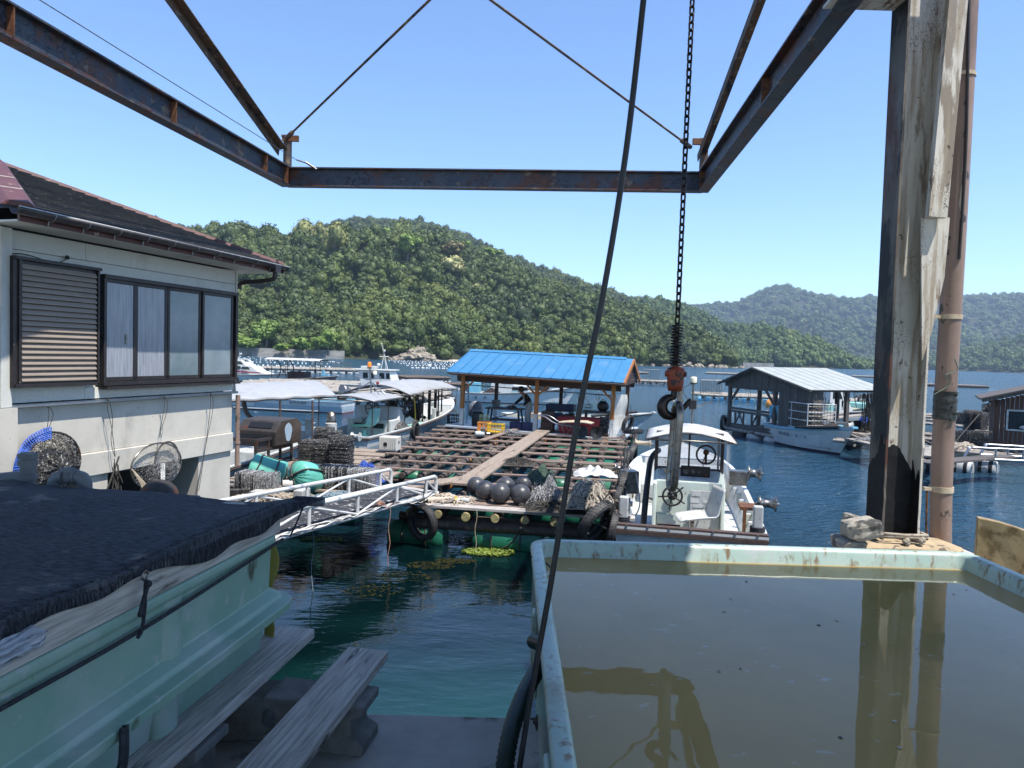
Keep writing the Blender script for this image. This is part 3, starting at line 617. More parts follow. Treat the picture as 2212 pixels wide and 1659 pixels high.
def angle(a, b, w, nm='strut'):
    a = V3(a); b = V3(b); mb = MB(); up = V3((0,0,1)); mb.bar(a, b, w, .012, up)
    x = (b-a).normalized(); y = up.cross(x).normalized(); z = x.cross(y)
    mb.bar(a - y*(w/2) - z*(w/2-.006), b - y*(w/2) - z*(w/2-.006), .012, w-.012, up); part(nm, mb, M['strut'], gt)
a0 = P(612, 322, 11.45); b0 = P(385, 0, 8.5); angle(a0, a0+(b0-a0)*1.5, .13)
a0 = P(1516, 335, 11.0); b0 = P(1642, 0, 8.3); angle(a0, a0+(b0-a0)*1.5, .13)
for a, b in ((P(618,299,11.4), P(928,0,8.4)), (P(1492,318,11.0), P(1060,0,8.4))):
    mb = MB(); mb.tube([a, a+(b-a)*1.5], .016, 8); mb.tube([a, a+(b-a)*.06], .035, 8); part('tie_rod', mb, M['strut'], gt)
# column, cross girder, brace
px, py = 2.86, 5.24
for x in (px-.13, px+.13):
    mb = MB()
    def fl(s, q, x=x):
        z = 1.84+(6.3-1.84)*q; w = .112; k = 0
        if z < 2.75: k = .03*noise.noise(V3((z*9, x*7, 0))) + .02*noise.noise(V3((z*22, x*3, 2)))
        return V3((x, py + (-w - abs(k)*.8 if s < .5 else w + abs(k)*1.3), z))
    for sd in (-.008, .008): mb.grid(2, 60, lambda s, q, sd=sd: fl(s, q)+V3((sd,0,0)), False)
    for s in (0, 1): mb.grid(2, 60, lambda a, q, s=s: fl(s, q)+V3((-.008 if a < .5 else .008,0,0)), False)
    part('flange', mb, M['postdark'] if x < px else M['post'], gt)  # left flange coloured dark for its shaded side, on top of the tar
mb = MB(); mb.box((px, py, (1.84+6.3)/2), (.244,.014,6.3-1.84)); part('web', mb, M['post'], gt)
def ragged(x0, x1, z0, zt, y, seed, n=22):
    pts = [V3((x0, y, z0))]
    for i in range(n+1):
        f = i/n; pts.append(V3((x0+(x1-x0)*f, y, zt(f) + .035*noise.noise(V3((f*7, seed, 0))) + .015*noise.noise(V3((f*23, seed, 3))))))
    pts.append(V3((x1, y, z0))); return pts[::-1]
mb = MB(); mb.prism(ragged(px-.118, px+.118, 1.86, lambda f: 2.47-.10*f*f+.07*math.sin(f*3.6), py-.0072, 1.3), (0,-.003,0)); part('tar_patch', mb, M['tar'], gt)
mb = MB(); q = ragged(py-.112, py+.0, 1.86, lambda f: 2.28+.10*f+.05*math.sin(f*9), 0, 7.7); mb.prism([V3((px+.1215, p.x, p.z)) for p in q], (-.003,0,0)); part('tar_patch', mb, M['tar'], gt)
mb = MB(); q = ragged(py-.115, py+.115, 1.86, lambda f: 2.55-.2*f+.12*math.exp(-((f-.3)/.1)**2), 0, 4.1); mb.prism([V3((px-.1385, p.x, p.z)) for p in q], (-.004,0,0)); part('tar_patch', mb, M['tar'], gt)
mb = MB(); mb.ibeam((2.2, py, 5.845), (px-.14, py, 5.845), .27, .17); part('cross_girder', mb, M['post'], gt)
mb = MB(); a = P(2022, 470, 5.05); b = P(2082, -160, 5.05); mb.bar(a, b, .13, .05, (0,1,0)); part('brace', mb, M['post'], gt)
mb = MB(); mb.prism([P(1990,470,5.10), P(2052,470,5.10), P(2040,600,5.10), P(2012,720,5.10), P(1992,780,5.10)], (0,.014,0)); part('gusset', mb, M['post'], gt)
# left column, out of the picture to the left
mb = MB(); mb.ibeam((-4.95, 4.6, 1.5), (-4.95, 4.6, 6.3), .26, .28, up=(1,0,0)); part('column', mb, M['post'], gt)
mb = MB(); mb.ibeam((-5.05, 4.45, 5.6), (-4.6, 4.45, 5.6), .2, .17); part('cross_girder', mb, M['beam'], gt)
mb = MB(); a = P(70,-10,6.4); b = P(640,345,11.3); mb.tube([a+(a-b)*.3, b], .006, 6); mb.tube([b, P(662,352,11.32)], .012, 6); mb.tube([P(660,350,11.3), P(684,366,11.34)], .018, 6)
solo('guy_wire', mb, M['steel'], 'thin wire running down above the left rail and clipped to the end beam', 'wire')
# broken concrete under the column
def lump(name, label, c, d, m, seed, R=None, cat='stone'):
    mb = MB(); mb.ball((0,0,0), 1, 22, 14, (1,1,1)); out = []
    for q in mb.v:
        p = V3(q); p = V3((math.copysign(abs(p.x)**.5, p.x), math.copysign(abs(p.y)**.5, p.y), math.copysign(abs(p.z)**.5, p.z)))
        p *= 1 + .16*noise.noise(p*1.6+V3((seed,0,0))) + .07*noise.noise(p*5+V3((seed,3,0))); p = V3((p.x*d[0], p.y*d[1], p.z*d[2]))
        out.append(tuple((R @ p if R else p) + V3(c)))
    mb.v = out; mb.sm = [False]*len(mb.f)
    return solo(name, mb, m, label, cat)
lump('concrete_slab', 'tan broken concrete slab under the cream post', P(1935,1183,5.2), (.42,.2,.06), M['stonetan'], 3, None, 'slab')
lump('concrete_lump', 'lower dark concrete lump beside the post, under the pale one', P(1832,1174,5.0), (.09,.12,.05), M['stone'], 5)
lump('concrete_lump', 'large pale sunlit concrete lump leaning on the foot of the post', P(1862,1142,4.95), (.125,.1,.07), M['stone'], 8, Matrix.Rotation(-.2,3,'Y'))
lump('concrete_lump', 'small dark rounded lump topmost of the stones by the post', P(1843,1122,5.12), (.07,.07,.035), M['stone'], 11, Matrix.Rotation(.3,3,'Y'))
mb = MB()
for k, dz in enumerate((0, .022)):
    mb.tube([V3((px-.16, py-.17, 1.875+dz)), V3((px, py-.185, 1.88+dz-.01*k)), V3((px+.16, py-.17, 1.87+dz)), V3((px+.17, py+.16, 1.87+dz)), V3((px-.17, py+.16, 1.87+dz))], .013, 6, closed=True)
for k in range(6): mb.ball((px+random.uniform(-.05,.12), py-.2, 1.86+random.uniform(-.02,.02)), .022, 8, 5)
solo('tie_rope', mb, M['rope2'], 'dirty knotted rope tied round the foot of the cream post', 'rope')
# faded pipe beside the column
pt = thing('drain_pipe', 'tall faded pink pipe strapped behind the cream post', 'pipe', P(2030,1185,5.35))
pp = [P(2031,1230,5.36), P(2033,1060,5.36), P(2042,860,5.36), P(2055,640,5.36), P(2074,300,5.36), P(2092,-60,5.36)]
mb = MB(); mb.tube(smooth(pp, 4), .075, 20); part('tube', mb, M['pink'], pt)
def ppt(v):
    for a, b in zip(((1230,2031),(1060,2033),(860,2042),(640,2055),(300,2074)), ((1060,2033),(860,2042),(640,2055),(300,2074),(-60,2092))):
        if v >= b[0]: f = (a[0]-v)/(a[0]-b[0]); return P(a[1]+(b[1]-a[1])*f, v, 5.36)
for v0, v1, r, m, nm in ((905,845,.081,'tape','tape_wrap'),(1062,1050,.083,'cream','pipe_clamp'),(690,680,.082,'cream','pipe_clamp'),(168,160,.083,'cream','pipe_clamp')):
    a, b = ppt(v0), ppt(v1); mb = MB()
    if nm == 'tape_wrap':
        pts = [a.lerp(b, i/9) for i in range(10)]; mb.tube(pts, [r+.004*math.sin(i*2.3) for i in range(10)], 20)
        for k in range(5): q = pts[k*2]; mb.box(q+V3((random.uniform(-.06,.08),-.085,0)), (.03,.012,.02), rz(k))
    else: mb.tube([a, b], r, 20); mb.box(a.lerp(b,.5)+V3((-.11,-.01,0)), (.06,.03,.025))
    part(nm, mb, M[m], pt)
mb = MB(); mb.tube(smooth([P(2094,-40,5.30), P(2091,120,5.28), P(2086,330,5.28), P(2072,560,5.28)], 4), .011, 6); solo('black_cable', mb, M['blackrub'], 'black cable running down the right edge of the pink pipe', 'cable')
mb = MB(); mb.tube(smooth([P(2062,775,5.26), P(2068,800,5.26), P(2040,812,5.25), P(2052,830,5.26), P(2018,852,5.26)], 4), .004, 5); solo('green_string', mb, M['netg'], 'thin green string looped on the pink pipe above the tape', 'string')
mb = MB(); mb.tube(smooth([P(2003,1060,5.2), P(2001,1120,5.2), P(2002,1175,5.2)], 3), .009, 6); solo('rusty_line', mb, M['rust'], 'reddish brown line hanging between the cream post and the pink pipe', 'cord')
# ================================================================ chain hoist
ht = thing('chain_hoist', 'black hoist chain with a red block and an open hook', 'chain hoist', P(1461,850,3.8))
lk = MB(); n = 16; hw = .0125; hl = .0165
pts = []
for i in range(n):
    a = 2*PI*i/n; pts.append(V3((hw*math.cos(a), 0, hw*math.sin(a) + math.copysign(hl-.004, math.sin(a) if abs(math.sin(a)) > 1e-6 else 1))))
lk.tube(pts, .0052, 7, closed=True)
lkm = mesh_obj('link', lk, M['chain']).data
top = P(1496,-10,3.8); bot = P(1459,790,3.8); top = bot + (top-bot)*((6.3-bot.z)/(top.z-bot.z)); L_ = (top-bot).length; n = int(L_/.0405); dv = (top-bot).normalized()
q0 = V3((0,0,1)).rotation_difference(dv)
for i in range(n):
    p = bot + dv*(i*.0405); q = q0 @ Matrix.Rotation(.5 + (PI/2 if i % 2 else 0), 3, 'Z').to_quaternion()
    inst('link', lkm, ht, p - V3(ht.location), q.to_euler())
mb = MB(); sp0 = bot + dv*.002
mb.tube([sp0 + dv*(k/12*.0155*1.0) + V3((math.cos(k*2*PI/12)*.030, math.sin(k*2*PI/12)*.030, 0)) for k in range(12*14)], .0042, 6); part('spring', mb, M['chain'], ht)
c = P(1459,820,3.8)
mb = MB(); mb.lathe([(.02,-.062),(.038,-.06),(.044,-.03),(.046,.02),(.05,.045),(.044,.062),(.02,.07)], 20, c, None, 1, .75); mb.tube([c+V3((-.056,0,.03)), c+V3((.056,0,.03))], .016, 10)
mb.tube([c+V3((.014,-.05,.035)), c+V3((.014,.05,.035))], .02, 12); part('hook_block', mb, M['hookred'], ht)
mb = MB(); mb.lathe([(.0,-.036),(.018,-.036),(.018,-.030),(0,-.03)], 16, c+V3((-.008,0,-.02)), Matrix.Rotation(PI/2,3,'X'), 1.1, .6); part('name_plate', mb, M['black'], ht)
hc = P(1451,879,3.8); pts = []; rs = []
for i in range(26):
    f = i/25; a = math.radians(62 + 283*f); r = .051
    pts.append(hc + V3((r*math.cos(a), 0, r*math.sin(a)))); rs.append(.012 + .017*math.sin(PI*min(1, f*1.15))**1.0 if f < .87 else .012+.017*math.sin(PI)*.1+.004)
pts += [hc+V3((.070,0,.004)), hc+V3((.088,0,.030)), hc+V3((.098,0,.046))]; rs += [.014, .011, .007]
pts = [c+V3((-.004,0,-.058)), c+V3((-.006,0,-.085))] + pts[2:]; rs = [.017, .017] + rs[2:]
mb = MB(); mb.tube(smooth(pts, 2), [r for r in rs for _ in (0, 1)][:len(smooth(pts,2))-1] + [.006], 12); part('hook', mb, M['chain'], ht)
mb = MB(); mb.bar(c+V3((.018,0,-.075)), c+V3((.036,0,-.125)), .028, .016, (0,1,0)); mb.tube([c+V3((.03,-.02,-.07)), c+V3((.03,.02,-.07))], .012, 8); part('latch', mb, M['steel'], ht)
a = P(1463,893,3.8); b = P(1452,1036,3.8); ax = (a-b).normalized(); sd = V3((.06,-1,0)).normalized(); pts = []
for i in range(28):
    an = 2*PI*i/28; w = .050; s = math.sin(an); pts.append((a if s >= 0 else b) + sd*(w*math.cos(an)) + ax*(w*s))
pts2 = []
for i, p in enumerate(pts):
    pts2.append(p)
mb = MB(); mb.tube(pts2, [.0205]*28, 12, closed=True); solo('sling_link', mb, M['steel'], 'long worn steel ring hanging from the hoist hook', 'steel ring')
mb = MB(); cp = [(1398,-90),(1390,0),(1352,330),(1302,640),(1248,905),(1190,1260),(1152,1470),(1122,1660),(1100,1800)]
mb.tube(smooth([P(1440,-620,2.0)] + [P(u, v, 2.0) for u, v in cp] + [P(1080,1960,2.0)], 5), .0085, 10)
solo('control_cable', mb, M['blackrub'], 'thick black control cable slanting down across the whole view', 'cable')
# ================================================================ aqua tank on the right, full of murky water
tt = thing('fish_tank', 'pale aqua fibreglass tank brim-full of murky water on the right', 'tank', (1.46, 2.3, 1.5))
x0, x1, y0, y1, zt = .205, 2.735, .2, 4.2, 2.0
def rr(x0, y0, x1, y1, r, z, n=5):
    o = []
    for cx, cy, a0 in ((x1-r, y1-r, 0), (x0+r, y1-r, PI/2), (x0+r, y0+r, PI), (x1-r, y0+r, 1.5*PI)):
        for i in range(n): a = a0 + PI/2*i/(n-1); o.append(V3((cx+r*math.cos(a), cy+r*math.sin(a), z)))
    return o
def ring(dx, z, r=.1): return rr(x0-dx, y0-dx, x1+dx, y1+dx, max(.02, r+dx), z, 9)
prof = [(-.02, zt-.45), (-.004, zt-.02), (.004, zt-.004), (.014, zt), (.056, zt), (.064, zt-.006), (.068, zt-.02), (.066, zt-.042), (.056, zt-.045), (.052, zt-.04), (.052, zt-.5)]
mb = MB(); secs = [ring(d, z, .06) for d, z in prof]
for s in secs:
    for p in s: p.z += .006*noise.noise(V3((p.x*1.3, p.y*1.3, 1))) ; p.x += .008*noise.noise(V3((p.x, p.y, 5)))
mb.loft(secs, True, True, False); part('shell', mb, M['tank'], tt)
mb = MB(); mb.add(ring(.05, 1.52), [tuple(range(36))]); part('tank_floor', mb, M['tank'], tt)
for y in (.8, 2.0, 3.2):
    mb = MB(); mb.box((x0-.068, y, 1.74), (.03, .09, .4)); part('rib', mb, M['tank'], tt, bevel=.012)
def tankwater():
    m = mat('murky_tank_water', (.42,.285,.105), (.36,.245,.10), .015, 0, 1.2, dirt=(((.46,.40,.28), .64, .70, 11, (1,1.6,1)), ((.28,.20,.06), .5, .7, .8)), ior=1.33, rnd=False)
    N = m.node_tree.nodes; L = m.node_tree.links; b = N['Principled BSDF']
    tc = N.new('ShaderNodeTexCoord'); n = N.new('ShaderNodeTexNoise'); n.inputs['Scale'].default_value = 5; n.inputs['Detail'].default_value = 2; L.new(tc.outputs['Object'], n.inputs[0])
    bp = N.new('ShaderNodeBump'); bp.inputs['Strength'].default_value = 1; bp.inputs['Distance'].default_value = .0007; L.new(n.outputs[0], bp.inputs['Height']); L.new(bp.outputs[0], b.inputs['Normal']); return m
mb = MB(); mb.add(ring(-.006, 1.905, .06), [tuple(range(36))]); tw = part('tank_water', mb, tankwater(), tt)
R3 = random.Random(3); 
for k in range(26):
    x, y = R3.uniform(.4,2.6), R3.uniform(1.2,4.0); s = R3.uniform(.004,.011); a = R3.uniform(0,6)
    mb = MB(); mb.prism([V3((x+math.cos(a+i*2*PI/5)*s*R3.uniform(.5,1), y+math.sin(a+i*2*PI/5)*s, 1.907)) for i in range(5)], (0,0,.001))
    solo('floating_leaf', mb, M['cream' if k % 3 else 'black'], 'bit of dead leaf floating on the murky tank water', 'leaf', 'leaf bits on the tank water')
mb = MB(); mb.prism([P(2112,1118,4.75), P(2160,1128,4.7), P(2330,1185,4.55), P(2330,1500,4.55), P(2100,1300,4.75)], (.03,.06,0)); solo('stained_panel', mb, M['panel'], 'stained yellow-brown panel standing behind the aqua tank corner', 'panel', bevel=.006)
# green corrugated hose and black rope between tank and quay edge
hp = smooth([V3((.12,2.95,1.9)), P(1192,1405,2.75), P(1158,1452,2.65), P(1128,1510,2.5), P(1104,1580,2.36), P(1090,1660,2.25), P(1082,1760,2.15)], 12)
mb = MB(); mb.tube(hp, [.029 + (.003 if i % 2 else -.001) for i in range(len(hp))], 14); solo('suction_hose', mb, M['hose'], 'dark green corrugated hose dropping beside the aqua tank', 'hose')
mb = MB()
for k in range(2): mb.tube(smooth([P(1050,1556+k*6,3.15), P(1110,1560,3.1), P(1165,1556,3.05), P(1190,1575,2.9)], 4), .012, 6)
for k in range(16): a = k*.9; mb.tube([P(1172,1562,2.98)+V3((math.cos(a)*.03, math.sin(a*1.3)*.02, math.sin(a)*.02)), P(1172,1562,2.98)+V3((math.cos(a+1.4)*.035, math.sin(a+1)*.02, math.sin(a+1.4)*.025))], .01, 5)
mb.tube(smooth([P(1172,1570,2.9), P(1176,1620,2.8), P(1192,1655,2.7)], 4), .007, 5)
solo('black_rope', mb, M['rope'], 'knotted black rope at the quay edge beside the aqua tank', 'rope')
mb = MB(); mb.tube(smooth([V3((.13,3.9,1.99)), P(1193,1230,3.9), P(1190,1300,3.6), P(1192,1380,3.3), P(1186,1470,3.1), P(1190,1520,2.95)], 4), .005, 5); mb.tube(smooth([P(1232,1596,2.1), P(1226,1618,2.05), P(1224,1650,2.0), P(1240,1690,2.0)], 4), .006, 5)
solo('thin_twine', mb, M['navyrope'], 'thin black cord tied down the left side of the aqua tank', 'cord')
# ================================================================ green tank under the shade net, left foreground
lt = thing('covered_tank', 'big green fibreglass tank with a board rim under black shade net', 'tank', (-1.02, 3.06, 1.8), -math.radians(8.1))
LX, LY = -2.35, -2.75
def ringl(d, z, r=.06): return rr(LX-d, LY-d, d, d, r+d if r+d > .02 else .02, z, 9)
z0 = 0
prof = [(-.03, .0), (-.01,.15), (-.004,.19), (.095,.175), (.10,.215), (.055,.225), (.045,.24), (.004,.262), (.008,.455), (.022,.460), (.028,.472), (.026,.493), (.016,.50), (-.05,.50), (-.06,.42)]
mb = MB(); secs = [ringl(d, z, .05) for d, z in prof]
for s in secs:
    for p in s: p.x += .006*noise.noise(V3((p.y*2.2, p.z*6, 1))); p.z += .004*noise.noise(V3((p.y*2.5, p.x*2, 4)))
mb.loft(secs, True, False, False); lt_s = part('shell', mb, M['tank2'], lt, bevel=.007, seg=3)
for y in (-.72, -1.55, -2.3):
    mb = MB(); mb.loft([[V3((x*k_,y+dy,z)) for x, dy in ((-.02,-.07),(.008,-.05),(.018,-.02),(.018,.02),(.008,.05),(-.02,.07))] for z, k_ in ((.225,1.5),(.26,1.0),(.42,1.0),(.47,1.15))], True, True); part('rib', mb, M['tank2'], lt)
    mb = MB(); mb.loft([[V3((x*k_-.012,y+dy,z)) for x, dy in ((-.02,-.07),(.010,-.05),(.018,-.02),(.018,.02),(.010,.05),(-.02,.07))] for z, k_ in ((-.005,1.0),(.15,1.1),(.185,2.0))], True, True); part('rib', mb, M['tank2'], lt)
for a, b in (((0.004,-2.8,.56), (.004,.02,.56)), ((-2.35,.0,.56), (-.03,.0,.56))):
    mb = MB(); mb.bar(a, b, .04, .12); part('rim_board', mb, M['woody'] if a[0] > -1 else M['wood'], lt, bevel=.004)
mb = MB(); mb.box((.03,-1.92,.51), (.012,.06,.05)); mb.tube([(.03,-1.92,.51),(.05,-1.92,.51)], .012, 8); part('bracket', mb, M['rust'], lt)
# shade net draped over it
sn = thing('shade_net', 'black shade netting draped over the green tank and crusted with salt', 'net cover', (-1.02, 3.06, 1.8), -math.radians(8.1))
def netf(s, q):
    x = -2.5 + 2.56*s; y = -2.9 + 2.98*q
    z = .625 + .03*math.sin(PI*min(1, s*1.0))*math.sin(PI*q) + .04*math.exp(-((x+1.1)/.6)**2-((y+.35)/.35)**2) + .016*noise.noise(V3((x*2.6, y*3.4, 0))) + .009*abs(noise.noise(V3((x*6+y*4, y*3, 4))))
    e = (x-.03)
    if e > -.03: z -= (.03+e)*.8
    if s > .985: z = .572 + .028*math.sin(y*4.3)+.012*math.sin(y*13) ; x = .038+.006*math.sin(y*21)
    elif s > .96: x = .035
    if q > .985: z -= .05
    if s > .96 and q > .97: x += .12*(s-.96)/.04; y += .09; z = .63
    return V3((x, y, z))
mb = MB(); mb.grid(110, 120, netf); o = part('net', mb, M['shadecl'], sn); sm = o.modifiers.new('solid', 'SOLIDIFY'); sm.thickness = .004
mb = MB()
for k in range(230):
    y = -2.75+k*.0122+random.uniform(-.004,.004); q = (y+2.9)/2.98; a = netf(.972, q); b = netf(1.0, q); c_ = a.lerp(b, .5)+V3((.004,0,.003)); mb.tube([a+V3((-.03,0,.006)), c_, b+V3((.003,0,-.002))], .0022, 4)
h_ = part('hem_gathers', mb, M['shadecl'], sn); h_['kind'] = 'stuff'
for y in (-.92, -1.95):
    mb = MB(); mb.tube([V3((.047, y+math.cos(a)*.014, .595+math.sin(a)*.014)) for a in [i*PI/6 for i in range(12)]], .004, 6, closed=True); part('eyelet', mb, M['steel'], sn)
Tl = Matrix.Translation((-1.02,3.06,1.8)) @ Matrix.Rotation(-math.radians(8.1), 4, 'Z')
def TL(x, y, z): return Tl @ V3((x, y, z))
def rope_on(label, pts, r, m='navyrope', cat='rope', name='tie_rope', k=4):
    mb = MB(); mb.tube(smooth(pts, k), r, 8); return solo(name, mb, M[m], label, cat)
rope_on('long black rope stretched along the side of the green tank', [TL(.03,.03,.465), TL(.035,-.2,.455), TL(.035,-.92,.425), TL(.035,-1.5,.43), TL(.035,-2.2,.43), TL(.035,-2.7,.43)], .0065)
rope_on('black rope hanging from the net eyelet in the middle of the green tank', [TL(.05,-.92,.585), TL(.055,-.93,.54), TL(.05,-.925,.49), TL(.045,-.93,.43), TL(.046,-.95,.415)], .006)
mb = MB()
mb.ball(TL(.058,-.92,.57), .012, 8, 6); mb.tube(smooth([TL(.058,-.92,.57), TL(.07,-.96,.53), TL(.072,-.975,.50)], 4), .0065, 6); mb.ball(TL(.072,-.975,.497), .009, 6, 5)
solo('rope_knot', mb, M['navyrope'], 'black knot and loose end below the middle eyelet of the net', 'knot')
rope_on('black rope hanging from the rusty bracket at the left edge', [TL(.05,-1.92,.51), TL(.06,-1.9,.45), TL(.055,-1.91,.38), TL(.12,-1.9,.2), TL(.06,-1.9,.02)], .007)
mb = MB()
for dx in (0, .018):
    mb.tube(smooth([TL(.105+dx*.2,-1.08-dx,.22), TL(.13,-1.12-dx,.12), TL(.12,-1.19-dx,.0), TL(.1,-1.3-dx,-.12)], 5), .009, 8)
solo('hanging_rope', mb, M['navyrope'], 'doubled thick black rope hanging over the ledge of the green tank', 'rope')
def bubf(s, q):
    y = -2.7+1.35*s; return TL(.062+.03*math.sin(q*3.1)+.022*noise.noise(V3((s*16, q*7, 0)))+.010*noise.noise(V3((s*50, q*15, 0))), y, .605 - .15*q*(.35+.65*(1-s)) + .010*noise.noise(V3((s*20, q*20, 3))))
mb = MB(); mb.grid(140, 30, bubf)
solo('bubble_wrap', mb, M['bubble'], 'crumpled bubble wrap bulging out from under the net at the left', 'bubble wrap')
mb = MB(); mb.grid(8, 14, lambda s, q: TL(-.105+.055*s+.018*math.sin(q*9), .115+.02*s*math.sin(q*5), .42-.45*q)); o = solo('yellow_cloth', mb, M['ycloth'], 'narrow strip of yellow cloth hanging behind the green tank corner', 'cloth'); o.modifiers.new('s','SOLIDIFY').thickness = .004
# scaffold planks and the blocks that carry them
def plank(label, c, L_, w, th, yaw, m='woody'):
    mb = MB(); mb.box((0,0,0), (w, L_, th)); o = solo('scaffold_plank', mb, M[m], label, 'plank', org=(0,0,0), bevel=.006); o.location = c; o.rotation_euler = (0,0,yaw); return o
plank('grey weathered plank jutting towards the water in the foreground', (-.785, 2.05, 1.725), 2.3, .19, .045, -math.radians(8.3))
plank('grey plank running under the green tank, its end over the water', (-1.165, 2.1, 1.775), 2.4, .21, .045, -math.radians(8.3))
def block(label, c, yaw, sx=.39, sy=.15, sz=.19):
    t = thing('concrete_block', label, 'block', c, yaw); mb = MB()
    mb.prism([(-sx/2,-sy/2,0),(sx/2,-sy/2,0),(sx/2,-sy/2,.04),(sx/2-.05,-sy/2,.07),(sx/2-.05,-sy/2,sz-.06),(sx/2,-sy/2,sz-.035),(sx/2,-sy/2,sz),(-sx/2,-sy/2,sz),(-sx/2,-sy/2,sz-.035),(-sx/2+.05,-sy/2,sz-.06),(-sx/2+.05,-sy/2,.07),(-sx/2,-sy/2,.04)], (0,sy,0))
    part('body', mb, M['block'], t, bevel=.006)
block('concrete block under the foreground plank by the quay edge', (-.74, 2.86, 1.5), -.15, .42, .19, .2)
block('dark concrete block under the near end of the green tank', (-1.2, 2.45, 1.5), -.15, .4, .2, .24)
block('concrete block standing on edge between the two planks', (-1.06, 2.90, 1.503), .1, .26, .16, .18)
# pipework behind the tank
pw = thing('pipework', 'grey pipe fittings and valves rising behind the green tank', 'pipework', P(60,1060,3.35))
def pipe(pts, r, nm='pipe', m='greypipe', col=True):
    mb = MB(); mb.tube(smooth(pts, 3), r, 14)
    part(nm, mb, M[m], pw)
pipe([P(-80,1046,3.35), P(0,1036,3.35), P(56,1030,3.35)], .032)
pipe([P(60,1110,3.35), P(60,1058,3.35), P(60,1010,3.35), P(61,978,3.35)], .034, 'riser')
for v in (985, 1000, 1030, 1050): pipe([P(60,v+5,3.35), P(60,v-5,3.35)], .043, 'collar')
pipe([P(118,1100,3.3), P(118,1060,3.3), P(118,1046,3.3), P(124,1034,3.3), P(138,1030,3.3)], .032, 'elbow')
pipe([P(136,1031,3.3), P(166,1030,3.3)], .028, 'pipe'); pipe([P(150,1038,3.3), P(150,1020,3.3)], .032, 'valve'); pipe([P(140,1019,3.3), P(160,1019,3.3)], .02, 'handle')
pipe([P(164,1030,3.3), P(178,1034,3.3), P(183,1046,3.3), P(183,1064,3.3), P(183,1100,3.3)], .032, 'elbow')
for u in (137, 163): pipe([P(u-3,1030,3.3), P(u+3,1030,3.3)], .038, 'collar')
mb = MB(); mb.tube([P(-120,1074,3.22), P(290,1076,3.28), P(430,1082,3.32)], .026, 14); solo('grey_pipe', mb, M['greypipe'], 'long grey pipe lying along the back edge of the green tank', 'pipe')
mb = MB(); mb.lathe([(.145,-.08),(.14,0),(.12,.06),(.08,.10),(.03,.12),(0,.123)], 24, P(343,1072,5.2)); solo('dome_cap', mb, M['dark'], 'dark domed cap behind the shade net below the landing nets', 'cap')
mb = MB(); mb.tube([P(650,1083,3.9), P(700,1084,3.9)], .026, 14); mb.tube([P(640,1083,3.9), P(650,1083,3.9)], .021, 14); solo('pipe_stub', mb, M['greypipe'], 'short dark grey pipe end at the far corner of the shade net', 'pipe')
rope_on('black cord tying the far corner of the shade net', [TL(.10,.10,.62), TL(.075,.08,.54), TL(.05,.06,.47)], .004)
# ================================================================ house on the left
HO = V3((-4.29, 11.0, 0)); HY = -math.radians(16.26)
HM = Matrix.Translation(HO) @ Matrix.Rotation(HY, 4, 'Z'); HI = HM.inverted()
hn = (HM.to_3x3() @ V3((1,0,0)))
def wy(u, v, off=0):
    """where the line of sight meets the house's long wall: (y along the wall, z)"""
    r = ray(u, v); t = (HO + hn*off - CL).dot(hn) / r.dot(hn); p = HI @ (CL + r*t); return p.y, p.z
def hp(x, y, z): return HM @ V3((x, y, z))
ho = thing('harbour_house', 'white-sided house on a concrete base with a dark hipped roof', 'house', HO, HY)
YN = -6.2; ZB, ZD, ZS = 1.02, 2.40, 4.27
mb = MB(); mb.box((-2.6, YN/2-.02, (1.78+2.38)/2), (5.16, -YN-.04, .6)); mb.box((-2.6, YN/2-.02, 1.64), (5.22, -YN-.04, .28)); part('concrete_base', mb, M['concrete'], ho, bevel=.01)
for y0, y1 in ((-.75,-.05), (-2.75,-2.35), (-4.2,-3.7), (-6.1,-5.4)):
    mb = MB(); mb.box((-.33, (y0+y1)/2, .62), (.6, y1-y0, 1.76)); part('pier', mb, M['concrete'], ho, bevel=.01)
mb = MB(); mb.box((-2.9, YN/2-.02, .6), (3.6, -YN-.6, 1.78)); part('dark_void_fill', mb, M['black'], ho)  # black box painting the shade in the void behind the piers
mb = MB(); mb.box((-2.6, YN/2-.02, (ZD+ZS)/2+.03), (5.1, -YN-.06, ZS-ZD-.06)); part('wall_core', mb, M['siding'], ho)
# window opening and shutter box, located on the wall
wl, wt = wy(216, 600); wr, wt2 = wy(506, 636); _, wb = wy(360, 822); wt = (wt+wt2)/2
sl, st_ = wy(33, 556, .12); sr, _ = wy(214, 585, .12); sb = wy(120, 835, .12)[1]; stt = (st_ + wy(214,582,.12)[1])/2
rows = []; z = ZD + .03; hh = (ZS - z)/9
for k in range(9):
    za, zb = z+k*hh, z+(k+1)*hh; segs = []
    if zb > wt + .05 or za < wb - .10:
        jy = wy(185, 560)[0] - (.9 if k % 2 else 0); segs = [(YN+.05, jy), (jy, -.03)]
    else: segs = [(YN+.05, sl+.02)]
    for a, b in segs:
        zc0 = max(za, wt+.03) if (zb > wt+.05 and za < wt) and b > -.5 else za; zc1 = min(zb, wb-.05) if (za < wb-.1 and zb > wb-.05) and b > -.5 else zb
        if zc1-zc0 < .02: continue
        mb = MB(); mb.box((-.02, (a+b)/2, (zc0+zc1)/2), (.03, b-a-.004, zc1-zc0-.006)); part('siding_board', mb, M['sidingt' if k == 0 else 'siding'], ho, bevel=.003)
for y, w, m in ((-.012,.03,'siding'), (wy(16,650)[0]-.06,.12,'siding')):
    mb = MB(); mb.box((-.01 if w < .1 else .02, y, (ZD+ZS)/2), (.05 if w < .1 else .09, w, ZS-ZD)); part('corner_board', mb, M[m], ho)
